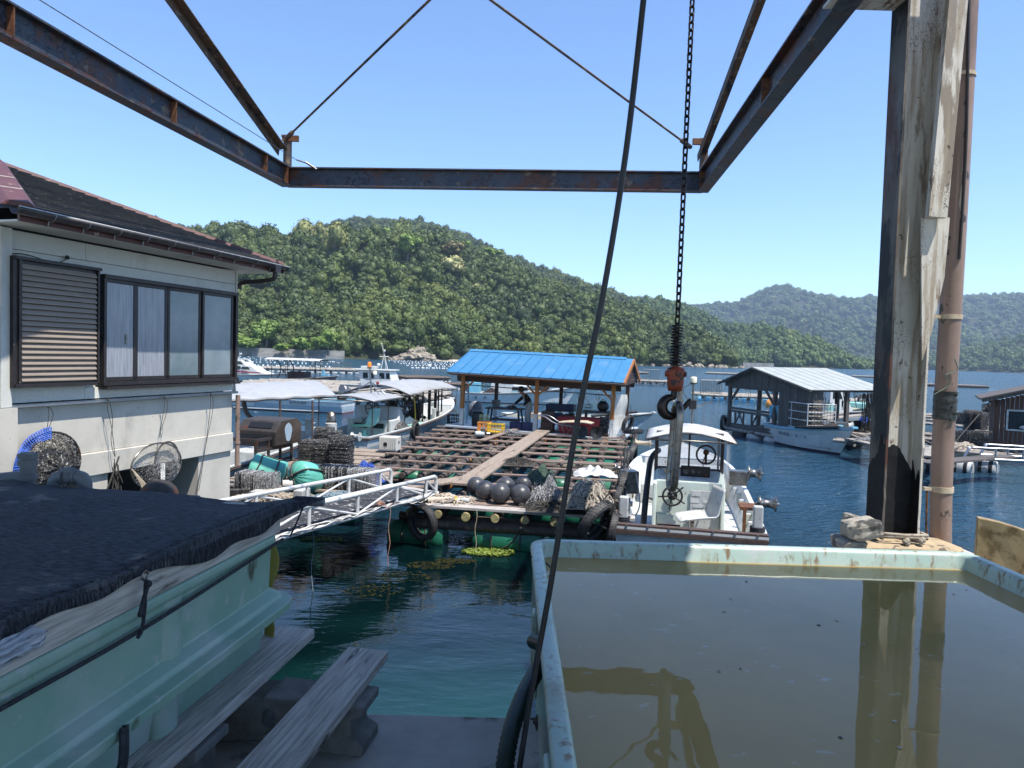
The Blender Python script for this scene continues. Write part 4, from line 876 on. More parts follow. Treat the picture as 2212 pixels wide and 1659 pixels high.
mb = MB(); mb.box((-.45, YN-.2, (ZD+ZS)/2), (1.4, .5, ZS-ZD)); part('wing_wall', mb, M['siding'], ho)
mb = MB(); mb.box((.01, YN/2-.01, 2.405), (.09, -YN+.02, .035)); part('drip_edge', mb, M['silver'], ho)
mb = MB(); mb.box((.03, wy(20,950)[0]-.1, 1.7), (.10,.26,1.38)); part('pilaster', mb, M['concrete'], ho)
# window
wn = MB(); yc, zc = (wl+wr)/2, (wt+wb)/2; Lw = wr-wl
fr = MB()
for b_ in ((0, yc, wt+.01, .11, Lw, .05), (0, yc, wb-.01, .13, Lw+.04, .05), (0, wl+.015, zc, .09, .04, wt-wb), (0, wr-.02, zc, .09, .05, wt-wb)):
    fr.box((.03, b_[1], b_[2]), (b_[3], b_[4], b_[5]))
win = part('window', fr, M['alu'], ho, bevel=.003)
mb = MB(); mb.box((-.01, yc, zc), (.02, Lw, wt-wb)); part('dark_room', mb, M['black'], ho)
edges = [wy(u, 700)[0] for u in (216, 287, 357, 430, 497)]
for i in range(4):
    a, b = edges[i]+.005, edges[i+1]-.005; xo = .025 if i in (1, 2) else .045; f = MB()
    for q in ((a+.02, zc, .04, wt-wb-.06), (b-.02, zc, .04, wt-wb-.06)): f.box((xo, q[0], q[1]), (.028, q[2], q[3]))
    f.box((xo, (a+b)/2, wb+.045), (.028, b-a, .05)); f.box((xo, (a+b)/2, wt-.035), (.028, b-a, .04)); sash = part('sash', f, M['alu'], ho, bevel=.002)
    mb = MB(); mb.box((xo, (a+b)/2, zc), (.008, b-a-.06, wt-wb-.12)); part('pane', mb, M['curtain' if i < 2 else 'frost'], sash)
mb = MB(); mb.box((.05, yc-.0, wb-.06), (.16, Lw+.02, .035)); part('window_sill', mb, M['alu'], ho)
mb = MB(); mb.box((.05, edges[1]-.16, zc-.1), (.02,.03,.12)); part('latch', mb, M['steel'], ho)
# shutter box with louvres
sbx = MB(); sc_ = (sl+sr)/2; sh_ = stt-sb
sbx.box((.055, sc_, (stt+sb)/2), (.09, sr-sl-.04, sh_-.03)); sbx.box((.075, sc_, stt), (.16, sr-sl+.03, .035)); sbx.box((.07, sl+.05, (stt+sb)/2), (.13, .03, sh_)); sbx.box((.07, sr-.01, (stt+sb)/2), (.13,.025,sh_)); sbx.box((.07, sc_, sb+.02), (.13, sr-sl, .04))
sbx.box((.055, sl+.01, (stt+sb)/2), (.12,.05,sh_))
sx = part('shutter_box', sbx, M['alu'], ho, bevel=.002)
n = 21
for k in range(n):
    za = sb+.06+(sh_-.11)*k/n; dz = (sh_-.11)/n; y0_, y1_ = sl+.075, sr-.03
    mb = MB(); mb.prism([(.105,y0_,za+.004),(.128,y0_,za+.004),(.128,y0_,za+.012),(.105,y0_,za+dz-.004)], (0, y1_-y0_, 0)); part('louvre_slat', mb, M['slat'], sx)
# roof
E = .45; ez = 4.42
A_ = V3((E, -4.55, ez)); B_ = V3((E, .50, ez)); AP = V3((-2.2, -2.15, 5.47)); C_ = V3((-5.6, .50, ez)); D_ = V3((-5.6, -4.55, ez))
aw, _z = wy(40, 432, E); A_.y = aw
nc = 24; up_ = ((B_-A_).cross(AP-A_)).normalized(); up_ = up_ if up_.z > 0 else -up_
for k in range(nc):
    f0, f1 = k/nc, min(1, (k+1.25)/nc); a0, b0 = A_.lerp(AP, f0), B_.lerp(AP, f0); a1, b1 = A_.lerp(AP, f1), B_.lerp(AP, f1)
    lo = up_*.028; hi = up_*.004; mb = MB(); mb.add([a0, b0, b0+lo, a0+lo, a1, b1, b1+hi, a1+hi], [(0,1,2,3),(3,2,6,7),(4,7,6,5),(0,3,7,4),(1,5,6,2)])
    part('tile_course', mb, M['tile'], ho)
mb = MB(); mb.add([B_, C_, AP], [(0,1,2)]); mb.add([C_, D_, AP], [(0,1,2)]); mb.add([D_, A_, AP], [(0,1,2)]); part('roof_slope', mb, M['tile'], ho)
for a, b, w in ((B_+V3((.02,.02,.0)), AP, .08), (A_+V3((.0,-.0,.02)), AP, .30)):
    d = (b-a).normalized(); mb = MB(); s = V3((0,0,1)).cross(d).normalized()*w/2; u2 = V3((0,0,.05))
    mb.add([a-s, a-s*.6+u2, a+s*.6+u2, a+s, b-s, b-s*.6+u2, b+s*.6+u2, b+s], [(0,1,5,4),(1,2,6,5),(2,3,7,6),(0,3,2,1)])
    hc_ = part('hip_cap', mb, M['maroon'], ho)
    for k in (range(1, 8) if w < .2 else (2, 4)):
        f = k/8; p = a.lerp(b, f)+V3((0,0,.052)); m2 = MB(); m2.bar(p-s*.7, p+s*.7, .015, .008, (0,0,1)); part('cap_joint', m2, M['whiteline'], hc_)
mb = MB(); mb.box((E+.0, (A_.y+.5)/2, ez-.06), (.03, .5-A_.y, .13)); mb.box((-2.5, .49, ez-.06), (6.0,.03,.13)); part('fascia', mb, M['maroon'], ho)
mb = MB(); mb.box((E/2-.01, (A_.y+.5)/2, ez-.12), (E+.0, .5-A_.y, .02)); mb.box((-2.5, .24, ez-.121), (5.0,.5,.02)); part('soffit', mb, M['siding'], ho)
def half(r, a, b, mb, rev=False):
    def f(s, q):
        an = PI + PI*s; return V3((a[0]+r*math.cos(an), a[1]+(b[1]-a[1])*q, a[2]+r*math.sin(an)))
    mb.grid(9, 2, f)
mb = MB(); half(.062, (E+.075, A_.y-.1, ez-.01), (E+.075, .52, ez-.03), mb); mb.grid(9, 2, lambda s, q: V3((E+.075+(.062*q)*math.cos(PI+PI*s), .52, ez-.03+(.062*q)*math.sin(PI+PI*s))))
gu = part('gutter', mb, M['gutter'], ho); gu.modifiers.new('s','SOLIDIFY').thickness = .006
mb = MB(); mb.tube([V3((E+.137, A_.y-.1, ez-.005)), V3((E+.137, .52, ez-.025))], .006, 6); part('gutter_lip', mb, M['whitepipe'], ho)
for k in range(10):
    y = A_.y + .3 + k*(.1-A_.y)/9.6; mb = MB()
    mb.tube([V3((E+.075+.066*math.cos(PI+PI*s/8), y, ez-.02+.066*math.sin(PI+PI*s/8))) for s in range(9)], .006, 5); mb.tube([V3((E+.04, y, ez-.08)), V3((E+.03, y, ez-.13))], .006, 5); part('gutter_bracket', mb, M['silver'], ho)
dp = MB(); dp.box((E+.075, .22, ez-.08), (.13,.14,.13)); dp.tube(smooth([V3((E+.075,.22,ez-.13)), V3((E+.06,.21,ez-.24)), V3((.3,.14,ez-.29)), V3((.04,.07,ez-.32)), V3((.0,.06,ez-.42))], 4), .035, 12); part('downspout', dp, M['alu'], ho)
mb = MB(); mb.box((-.9,.45,ez-.16), (.25,.2,.08)); part('hopper', mb, M['alu'], ho)
dp = MB(); ya = wy(505,900)[0]; dp.tube([V3((.03,.03,2.36)), V3((.03,.03,1.25))], .036, 14); dp.tube([V3((.03,.03,1.60)), V3((.03,.03,1.63))], .045, 14); part('drain_pipe', dp, M['pink'], ho)
mb = MB(); mb.tube(smooth([hp(.05, *wy(-10,552)), hp(.03, *wy(35,548)), hp(.05, *wy(60,553)), hp(.1, *wy(95,567)), hp(.06, *wy(125,565)), hp(.04, *wy(140,556))], 4), .006, 5); mb.ball(hp(.03, *wy(141,556)), .025, 8, 5)
solo('wall_cable', mb, M['blackrub'], 'thin black cable sagging across the white siding above the shutter', 'cable')
# landing nets, strings on the wall
def netmesh(cen, rx, rz_, depth, nu, nv, r, m, lb, bag=.0, seed=0, name='landing_net', hoopm='dark', tilt=0.0):
    t = thing(name, lb, 'landing net', hp(.06, cen[0], cen[1]-rz_)); hoop = MB(); n = 30
    def C(a, k=1.0): return hp(.07 + .05*math.cos(a)*0 + tilt*k*math.cos(a), cen[0]+rx*k*math.cos(a), cen[1]+rz_*k*math.sin(a))
    hoop.tube([C(2*PI*i/n) for i in range(n)], .012, 7, closed=True); part('hoop', hoop, M[hoopm], t)
    mb = MB()
    def S(a, k):
        p = C(a, k); dr = depth*(1-k*k); w = .02*noise.noise(V3((a*2, k*5, seed))); return p + V3((hn.x*(dr+w), hn.y*(dr+w), -bag*(1-k)))
    for i in range(nu):
        a0 = 2*PI*i/nu; mb.tube([S(a0+.10*math.sin(k_*3+i), k_/8+.001) for k_ in range(9)], r, 3, False)
    for j in range(1, nv):
        k = j/nv; mb.tube([S(2*PI*i/36, k+.012*math.sin(i*2.2+j)) for i in range(36)], r, 3, closed=True)
    q = part('netting', mb, M[m], t); q['kind'] = 'stuff'
    return t
ny, nz_ = wy(98, 1000)
tb = netmesh((ny, nz_), .39, .35, .12, 66, 28, .0048, 'net', 'black landing net with a blue net edge hanging on the concrete wall', .05, 2)
mb = MB()
for i in range(44):
    f = i/43; a0 = math.radians(92+172*f); mb.tube([hp(.10, ny+(.33+.12*k/3)*math.cos(a0), nz_+(.29+.12*k/3)*math.sin(a0)) for k in range(4)], .006, 3, False)
for j in range(7):
    k = j/6; mb.tube([hp(.10+.01*math.sin(i), ny+(.33+.12*k)*math.cos(math.radians(92+172*i/20)), nz_+(.29+.12*k)*math.sin(math.radians(92+172*i/20))) for i in range(21)], .006, 3, False)
q = part('blue_netting', mb, M['netb'], tb); q['kind'] = 'stuff'
ny, nz2 = wy(330, 1005)
netmesh((ny, nz2), .44, .30, .05, 40, 14, .0016, 'netw', 'wide clear landing net on a bent hoop below the wall strings', .02, 5, 'landing_net', 'steel')
ny, nz2 = wy(352, 1000)
netmesh((ny, nz2+.02), .22, .27, .12, 30, 12, .0018, 'netw', 'small round landing net overlapping the wide clear one', .03, 9, 'landing_net', 'dark')
mb = MB()
for k in range(26):
    y_, z_ = wy(236+random.uniform(-9,9), 990+k*3); mb.tube([hp(.08+random.uniform(0,.05), y_, z_), hp(.1+random.uniform(0,.05), y_+random.uniform(-.03,.05), z_-.16)], .006, 4)
mb.tube(smooth([hp(.1,*wy(215,1062)), hp(.12,*wy(228,1020)), hp(.1,*wy(243,985))], 3), .012, 6)
solo('hanging_net_bundle', mb, M['rope'], 'narrow bundle of dark net and rope hanging left of the clear hoops', 'net bundle')
mb = MB()
for k in range(5): a = k*1.25; mb.tube(smooth([hp(.3,*wy(243,1010)), hp(.34,*wy(258+k*3,1045)), hp(.34,*wy(262+k*4-(k%2)*14,1072))], 4), .008, 5)
for k in range(7): y_, z_ = wy(268+random.uniform(-8,10), 1052+random.uniform(-8,8)); mb.ball(hp(.34,y_,z_), .018, 6, 4)
solo('twine_tangle', mb, M['cream'], 'tan cords knotted in a tangle under the clear landing net', 'cord')
for i, (pts, lb) in enumerate((([(90,878),(92,895),(88,925),(86,945)], 'wire hook string above the blue-edged landing net'), ([(219,862),(220,885),(228,920),(232,950),(236,985)], 'thin string hanging to the dark net bundle'),
      ([(343,857),(343,880),(335,925),(336,945)], 'thin string above the clear landing nets'), ([(444,850),(443,880),(436,940),(418,1060)], 'long doubled string near the right end of the concrete wall'))):
    mb = MB(); q = smooth([hp(.09, *wy(u, v)) for u, v in pts], 4); mb.tube(q, .0045, 4); mb.tube([p + hn*.01 + V3((.02*math.sin(k*.4),.03*math.sin(k*.35),0)) for k, p in enumerate(q)], .004, 4)
    for e in (q[0],): mb.ball(e, .014, 6, 4)
    solo('wall_string', mb, M['rope'], lb, 'string')
# ================================================================ oyster raft in the middle
RO = V3((-1.42, 11.44, 0)); RY = -math.radians(9.0)
RM = Matrix.Translation(RO) @ Matrix.Rotation(RY, 4, 'Z'); RI = RM.inverted()
def rp(a, c, z): return RM @ V3((a, c, z))
def rl(u, v, z=.66):
    p = RI @ G(u, v, z); return p
rf = thing('oyster_raft', 'big floating raft of dark logs and brown boards in the middle of the view', 'raft', RO, RY)
BZ = .65
# lengthwise logs, each sagging and crooked in its own way
def left_a(c): return -.3 if c < 2.9 else -2.35 - .06*(c-3)
logs = [(-.15+.47*k) for k in range(8)] + [(-.5-.42*k) for k in range(6)]
for i, a in enumerate(logs):
    c0 = -.12+random.uniform(-.05,.05) if a > -.3 else (2.9 + random.uniform(-.2,.2)); c1 = 12.6+random.uniform(-.2,.2)
    mb = MB(); r = random.uniform(.058,.074); mb.tube([(a+random.uniform(-.03,.03), c0+(c1-c0)*k/9, .53+random.uniform(-.012,.012)) for k in range(10)], [r*random.uniform(.92,1.08) for _ in range(10)], 10)
    lg = part('log', mb, M['log'], rf)
    if a > -.3:
        m2 = MB(); m2.tube([(a, c0-.05, .53), (a, c0+.002, .53)], r*1.0, 14); part('sawn_end', m2, M['logend'], lg)
    for c in [c0+.35+1.15*k for k in range(int((c1-c0)/1.15))]:
        m2 = MB(); 
        for q in range(random.choice((2,3,4))): cc_ = c+random.uniform(-.28,.28); m2.tube([(a+math.cos(t*PI/4)*(r+.012), cc_+random.uniform(-.01,.01), .53+math.sin(t*PI/4)*(r+.012)) for t in range(8)], .011, 4, closed=True)
        if random.random() < .5:
            for q in range(5): t = random.uniform(0, 6); m2.tube([(a+math.cos(t)*.10, c+.1+math.sin(t*2)*.1, .60+.03*random.random()), (a+math.cos(t+1)*.14, c+.1+math.sin(t*2+1)*.12, .63+.05*random.random()), (a+math.cos(t+2)*.12, c+.1+math.sin(t*2+2)*.1, .58)], .006, 3, False)
        part('lashing', m2, M['ropeo' if random.random() < .07 else ('rope2' if random.random() < .12 else 'rope')], lg)
# crosswise under-beams
for c in (.15, 3.2, 6.3, 9.4, 12.2):
    mb = MB(); a0 = left_a(c)-.1; mb.tube([(a0+(3.45-a0)*k/6, c+random.uniform(-.03,.03), .40) for k in range(7)], .07, 8); part('cross_log', mb, M['log'], rf)
# boards, cut by the walkway
wk0 = RI @ V3((-.78, 13.3, 0)); wk1 = RI @ V3((1.22, 23.7, 0))
def walk_a(c): f = (c-wk0.y)/(wk1.y-wk0.y); return wk0.x+(wk1.x-wk0.x)*f
for k in range(11):
    c = .98+1.10*k; dc = .02
    segs = [(left_a(c)-.02, walk_a(c)-.22), (walk_a(c)+.22, 3.3+random.uniform(-.1,.12))] if c > 1.8 else [(.9, 3.3)]
    if k == 0: segs = [(2.2, 3.3)]
    if k == 9: segs = [segs[0], (segs[1][0], segs[1][0]+.9), (segs[1][0]+1.5, 3.3)]
    for a, b in segs:
        if b-a < .3: continue
        for w in range(1 if random.random() < .6 else 2):
            mb = MB(); mb.box(((a+b)/2+random.uniform(-.05,.05), c+w*.135, BZ+random.uniform(-.006,.012)), (b-a, .12, .028), Matrix.Rotation(random.uniform(-.012,.012), 3, 'Z'))
            part('board', mb, M['boardw'], rf)
mb = MB(); mb.box((1.55, -.02, BZ-.005), (3.75, .24, .045), rz(-.01)); part('edge_plank', mb, M['wood'], rf, bevel=.004)
mb = MB(); mb.box((1.4, .26, BZ-.0), (3.5, .22, .04), rz(.012)); part('edge_plank', mb, M['boardw'], rf)
mb = MB(); mb.box((1.5, .56, BZ-.01), (3.2, .16, .04), rz(.02)); part('edge_plank', mb, M['boardw'], rf)
mb = MB(); mb.box((2.95, .95, BZ+.02), (.9, .22, .05), rz(-.02)); part('edge_plank', mb, M['wood'], rf)
mb = MB(); mb.tube([(-.2, .05, .33), (1.0,.03,.34), (3.3,.05,.33)], .085, 10); part('front_beam', mb, M['log'], rf)
# floats wrapped in green sheet
def float_mb(a0, a1, c, z, r, horiz=True):
    mb = MB(); n = 20; secs = []
    for k in range(15):
        f = k/14; rr_ = r*(1 if .06 < f < .94 else .86); ctr = V3((a0+(a1-a0)*f, c, z)) if horiz else V3((a0, c+(a1-a0)*f, z)); sec = []
        for i in range(n):
            t = 2*PI*i/n; w = rr_*(1+.05*noise.noise(V3((f*6, math.cos(t)*2, math.sin(t)*2+c)))+.02*math.sin(t*7+f*9))
            sec.append(ctr + (V3((0, math.cos(t)*w, math.sin(t)*w)) if horiz else V3((math.cos(t)*w, 0, math.sin(t)*w))))
        secs.append(sec)
    mb.loft(secs, True, True); return mb
for a0, a1 in ((-.55, .38), (.88, 1.98), (2.10, 3.15)):
    fl_ = part('float', float_mb(a0, a1, .18, .10, .25), M['greenwrap'], rf)
    for f in (.28, .7):
        m2 = MB(); a = a0+(a1-a0)*f; m2.tube([(a, .18+math.cos(t*PI/6)*.265, .10+math.sin(t*PI/6)*.265) for t in range(12)], .012, 5, closed=True); part('strap', m2, M['rope'], fl_)
for c in (2.2, 5.2, 8.2, 11.0):
    for a0 in (-2.6 if c > 3 else -.2, -.9, .9, 2.2):
        if c < 3 and a0 == -.9: continue
        part('float', float_mb(a0, a0+1.05, c, .10, .25), M['greenwrap'], rf)
# walkway of two long planks with a short one across its foot
ww = MB(); d_ = (wk1-wk0).normalized(); sdv = V3((d_.y, -d_.x, 0))
for s, w in ((-.115, .215), (.11, .22)):
    mb = MB(); a = wk0 - d_*.35 + sdv*s + V3((0,0,BZ+.055+.004*s)); b = wk1 - d_*.1 + sdv*s + V3((0,0,BZ+.06))
    mb.bar(a, b, w, .045); part('walkway_plank', mb, M['deckw'], rf, bevel=.004)
mb = MB(); p0 = rl(880,1048,.74); p1 = rl(1008,1030,.74); mb.bar(V3((p0.x,p0.y,.71)), V3((p1.x,p1.y,.71)), .36, .04); part('walkway_plank', mb, M['deckw'], rf, 'short wide plank lying across the foot of the walkway', bevel=.004)
mb = MB(); p0 = rl(1040,952,.7); p1 = rl(1120,925,.7); mb.bar(V3((p0.x,p0.y,.705)), V3((p1.x,p1.y,.705)), .2, .03); part('walkway_plank', mb, M['boardw'], rf, bevel=.004)
# side platform left of the gangway
sp = thing('side_platform', 'low boarded platform left of the gangway stacked with net frames', 'platform', RO, RY)
for k in range(9):
    c = 1.0+.62*k; mb = MB(); a0, a1 = -4.2, (-1.35 if c < 2.9 else -2.45); mb.box(((a0+a1)/2, c, .585+random.uniform(0,.01)), (a1-a0, .5, .035), rz(random.uniform(-.01,.01))); part('board', mb, M['deckw'], sp)
for a in (-3.9,-3.2,-2.6):
    mb = MB(); mb.tube([(a, .7, .5), (a, 6.5, .5)], .065, 8); part('log', mb, M['log'], sp)
for a in (-3.8, -2.6):
    part('float', float_mb(a, a+1.1, 1.2, .1, .27), M['greenwrap'], sp)
# tyres hung as fenders
def tyre_mesh():
    mb = MB(); n = 28; prof = [(.33,-.085),(.385,-.085),(.405,-.06),(.41,-.03),(.41,.03),(.405,.06),(.385,.085),(.33,.085),(.29,.07),(.285,.05),(.30,.03),(.37,.04),(.37,-.04),(.30,-.03),(.285,-.05),(.29,-.07)]
    secs = [[V3((r*math.cos(2*PI*k/n), z, r*math.sin(2*PI*k/n))) for r, z in prof] for k in range(n+1)]; mb.loft(secs, True, True, False)
    for k in range(40):
        a = 2*PI*k/40
        for z in (-.055, -.02, .02, .055): mb.box((.412*math.cos(a+z), z, .412*math.sin(a+z)), (.01, .022, .045), Matrix.Rotation(-a, 3, 'Y'))
    return mb
TY = mesh_obj('tyre', tyre_mesh(), M['rubber']).data
def tyre(label, p, s, yaw, tilt=0, lean=0, rope=True):
    t = thing('tyre', label, 'tyre', p, (lean, tilt, yaw), 'old tyres used as fenders')
    inst('carcass', TY, t, (0,0,0), (0,0,0), (s,s,s))
    if rope:
        mb = MB(); mb.tube(smooth([(0,-.09,.30*s+.05),(0,0,.42*s+.02),(0,.09,.30*s),(.01,.05,.42*s+.12),(0,.10,.42*s+.3)], 3), .01, 5); part('rope', mb, M['rope'], t)
tyre('worn tyre hanging below the raft end of the gangway', P(912,1128,11.25), .72, RY-.5, .0, .1)
TR = [(1288,1128,10.55,.9,.9,.5,'largest tyre lying against the front right corner of the raft'),(1322,1144,10.45,.62,1.4,.2,'small tyre squeezed between the corner tyre and the white boat'),(1336,1082,11.6,.6,1.3,.1,'tyre just above the corner pair on the raft side'),
      (1341,1062,12.3,.85,1.45,.1,'broad-treaded tyre upright along the raft side by the boat stern'),(1345,1034,13.6,.6,1.4,.3,'flat worn tyre by the white ribbed tank on the raft side'),(1352,1000,15.4,.7,1.4,.1,'tyre beside the boat winch, on the raft side'),
      (1362,985,16.6,.75,1.35,.3,'tyre in the middle of the row along the raft side'),(1372,965,18.6,.8,1.4,.0,'upright tyre near the far end of the raft side'),(1368,932,21.8,.75,.2,1.4,'tyre lying flat at the far right corner of the raft'),(1356,915,22.6,.7,.9,.3,'tyre leaning on the post foot at the shed corner')]
for u, v, D, s, yw, ln, lb in TR: tyre(lb, P(u, v, D), s, yw, 0, ln, ln < 1)
tyre('old tyre lying on the side platform with ropes across it', P(512, 1060, 12.0), .8, .2, 0, 1.5, False)
# big charcoal ball floats on the front of the raft
bl = MB(); bl.ball((0,0,0), 1, 28, 18); bl.lathe([(1.0,-.03),(1.012,-.015),(1.012,.015),(1.0,.03)], 28, (0,0,0), Matrix.Rotation(1.45,3,'Y')); bl.tube([(0,0,-1.12),(0,0,-.95)], .05, 8)
BALL = mesh_obj('ball', bl, M['ball']).data
for u, v, r, D, lb in ((1048,1071,22,11.75,'charcoal ball float second from the left, in front'),(1080.5,1075,22.5,11.55,'charcoal ball float in the front centre of the cluster'),(1124.5,1075,22.5,11.5,'charcoal ball float at the right end of the cluster'),
      (1028,1060,20,12.2,'charcoal ball float at the left end, half hidden'),(1093,1058,20.5,12.2,'charcoal ball float behind, between the front two'),(1131,1052,19,12.5,'charcoal ball float behind the right one by the nets')):
    rr_ = r*D/1534; p = P(u, v, D); p.z = .67+rr_; t = thing('ball_float', lb, 'float', p, (random.uniform(-.3,.3), random.uniform(-.3,.3), random.uniform(0,3)), 'charcoal ball floats'); inst('ball', BALL, t, (0,0,0), (0,0,0), (rr_,)*3)
# heaps of net and rope
def heap(name, label, cat, c, sx, sy, h, m, n, r, seed, cell=None, flat=False):
    R = random.Random(seed); t = thing(name, label, cat, c); mb = MB()
    def S(x, y):
        e = max(0, 1-(x*x+y*y)); return V3((c.x+x*sx, c.y+y*sy, c.z + h*(e**.7)*(.85+1.1*noise.noise(V3((x*1.9, y*1.9, seed)))) ))
    mb.grid(24, 18, lambda s, q: S(-1+2*s, -1+2*q) - V3((0,0,.03)))
    if r > .0045 or h > .1: part('core', mb, M['net' if m in ('net','netw','netg') else m], t)
    mb = MB()
    for i in range(n):
        a = R.uniform(0, 6.28); q = R.uniform(0, .9); x, y = q*math.cos(a), q*math.sin(a); d = R.uniform(0, 6.28); pts = []
        for k in range(5):
            pts.append(S(x, y) + V3((0,0,R.uniform(0,.05)))); d += R.uniform(-1,1); x += .13*math.cos(d); y += .13*math.sin(d)
        mb.tube(smooth(pts, 3), r*R.uniform(.5,1.3), 4, False)
    q = part('strands', mb, M[m], t); q['kind'] = 'stuff'; return t
heap('net_heap', 'heap of crumpled silvery netting right of the ball floats', 'net heap', V3(P(1182,1085,11.5)), .31, .42, .28, 'netw', 620, .006, 3)
heap('net_heap', 'greenish wire netting pile on top of the silver heap', 'net heap', V3(P(1166,1045,12.7)), .30, .30, .24, 'netg', 420, .004, 4)
heap('rope_heap', 'tangled heap of tan and dark ropes at the front right of the raft', 'rope heap', V3(P(1268,1085,11.0)), .38, .42, .26, 'rope2', 300, .012, 5)
heap('rope_heap', 'small dark rope tangle under the front edge of the rope heap', 'rope heap', V3(P(1205,1098,11.1)), .5, .2, .08, 'rope', 200, .008, 6)
heap('shell_debris', 'litter of pale shells, corks and twine left of the ball floats', 'debris', V3(P(975,1084,11.65)), .50, .28, .07, 'beige', 150, .008, 7)
heap('wire_tangle', 'small dark wire tangle at the raft edge right of the walkway', 'wire', V3(P(1120,1000,15.5)), .35, .3, .08, 'rope', 160, .006, 8)
heap('wire_tangle', 'dark wire tangle on the logs below the white cloth', 'wire', V3(P(1275,1052,13.2)), .3, .3, .1, 'netw', 160, .005, 9)
heap('wire_tangle', 'flattened dark net on a board left of the walkway', 'wire', V3(P(862,1002,16.0)), .4, .18, .06, 'net', 160, .006, 10)
R5 = random.Random(8)
for k, (u, v, m, lb) in enumerate(((920,1080,'palelog','short pale foam block left of the litter'),(950,1083,'beige','pale cork log lying on the raft edge'),(985,1075,'yellow','yellow plastic cap in the litter'),(1005,1088,'whitefoam','small white float near the ball floats'),(985,1092,'whitefoam','small grey-white float in the litter'),(935,1070,'orangep','crumpled orange glove among the litter'))):
    c = P(u, v, 11.5); c.z = .71; mb = MB(); ax = V3((R5.uniform(.6,1), R5.uniform(-.5,.5), 0)).normalized()
    L2, r2 = ((.16,.05),(.2,.045),(.02,.06),(.07,.045),(.06,.05),(.12,.03))[k]; mb.tube([c-ax*L2, c-ax*L2*.3+V3((0,0,.01)), c+ax*L2], [r2*.9, r2, r2*.85], 10); solo(('foam_block','cork_log','yellow_disc','small_float','small_float','orange_glove')[k], mb, M[m], lb, ('foam','cork','cap','float','float','glove')[k])
def clothf(s, q):
    c = P(1285,1020,14.6); x = -.42+.84*s; y = -.34+.68*q; e = max(0, 1-(abs(2*s-1)**3+abs(2*q-1)**3)*.8)
    return c + V3((x*(1+.1*math.sin(q*7)), y, -.05 + .11*max(0,e)**.6 + .05*math.sin(s*9+q*6)*max(0,e) + .03*math.sin(s*21-q*9)*max(0,e) + .03*noise.noise(V3((s*6,q*6,0)))))
mb = MB(); mb.grid(40, 30, clothf); solo('white_cloth', mb, M['cloth'], 'crumpled white sheet thrown over the boards by the black cable', 'sheet')
# ---- gangway
gw = thing('gangway', 'white tubular gangway with black matting from the quay to the raft', 'gangway', P(940,1062,11.8))
nA = P(941,1066,11.8); nB = P(590,1166,7.9); nd = (nB-nA).normalized(); nE = nA + (nB-nA)*1.45; sw_ = V3((-nd.y, nd.x, 0)).normalized(); sw_ = sw_ if sw_.x < 0 else -sw_
wid = 1.02; UPZ = .29
sw_ = (P(806,1062,12.6) - nA); sw_.z = 0; sw_ = sw_.normalized()
def gp(f, s, z=0): return nA + (nE-nA)*f + sw_*(wid*s) + V3((0,0,z))
for s in (0, 1):
    mb = MB(); mb.tube([gp(-.01,s), gp(1,s)], .036, 12); part('lower_tube', mb, M['whitepipe'], gw)
    mb = MB(); mb.tube(smooth([gp(.0,s,.0), gp(.0,s,UPZ*.8), gp(.012,s,UPZ), gp(.06,s,UPZ), gp(.5,s,UPZ), gp(1,s,UPZ)], 3), .03, 12); part('hand_rail', mb, M['whitepipe'], gw)
    fs = [.06, .22, .40, .58, .76, .94]
    for f in fs: mb = MB(); mb.tube([gp(f,s,0), gp(f,s,UPZ)], .024, 10); part('upright', mb, M['whitepipe'], gw)
    for i, (f, g2) in enumerate(zip([.0]+fs, fs)):
        mb = MB(); z0_, z1_ = (.02, UPZ-.02) if i % 2 else (UPZ-.02, .02)
        if i == 0: z0_, z1_ = .05, UPZ-.03
        mb.tube([gp(f,s,z0_), gp(g2,s,z1_)], .016, 8); part('brace', mb, M['whitepipe'], gw)
for k in range(24):
    f = .005+k*.041; mb = MB(); a, b = gp(f, .03, .005), gp(f, .97, .005); mb.bar(a, b, .2, .03); part('deck_board', mb, M['wood'], gw)
mb = MB(); mb.grid(60, 12, lambda s, q: gp(.03+.95*s, .08+.80*q+.03*math.sin(s*14)*(q-.5), .030+.008*noise.noise(V3((s*20,q*5,0))))); o = part('rubber_mat', mb, M['mat'], gw); o.modifiers.new('s','SOLIDIFY').thickness = .006
for k, (m, off) in enumerate((('whiteline',.0),('whiteline',.02),('rope',.01),('ropeb',-.01))):
    mb = MB(); pts = [gp(f, -.02-off, .02 + .0*f) + V3((random.uniform(-.01,.01), 0, random.uniform(-.02,.03) - (.12*math.sin((f-.68)/.2*PI) if .68 < f < .88 else 0) - (.10*math.sin((f-.02)/.16*PI)*(1-k*.2) if .02 < f < .18 else 0))) for f in [i/40 for i in range(40)]]
    mb.tube(smooth(pts, 2), .008 if k else .010, 5); solo('gangway_line', mb, M[m], ('white cable sagging along the near tube of the gangway', 'second white cable beside it on the gangway tube', 'dark thin line along the gangway tube', 'blue-grey line along the gangway tube')[k], 'cable')
heap('twine_knot', 'knot of pink and white cords on the gangway tube', 'cord', gp(.31,-.02,.02), .10, .08, .08, 'orangeline', 40, .004, 12)
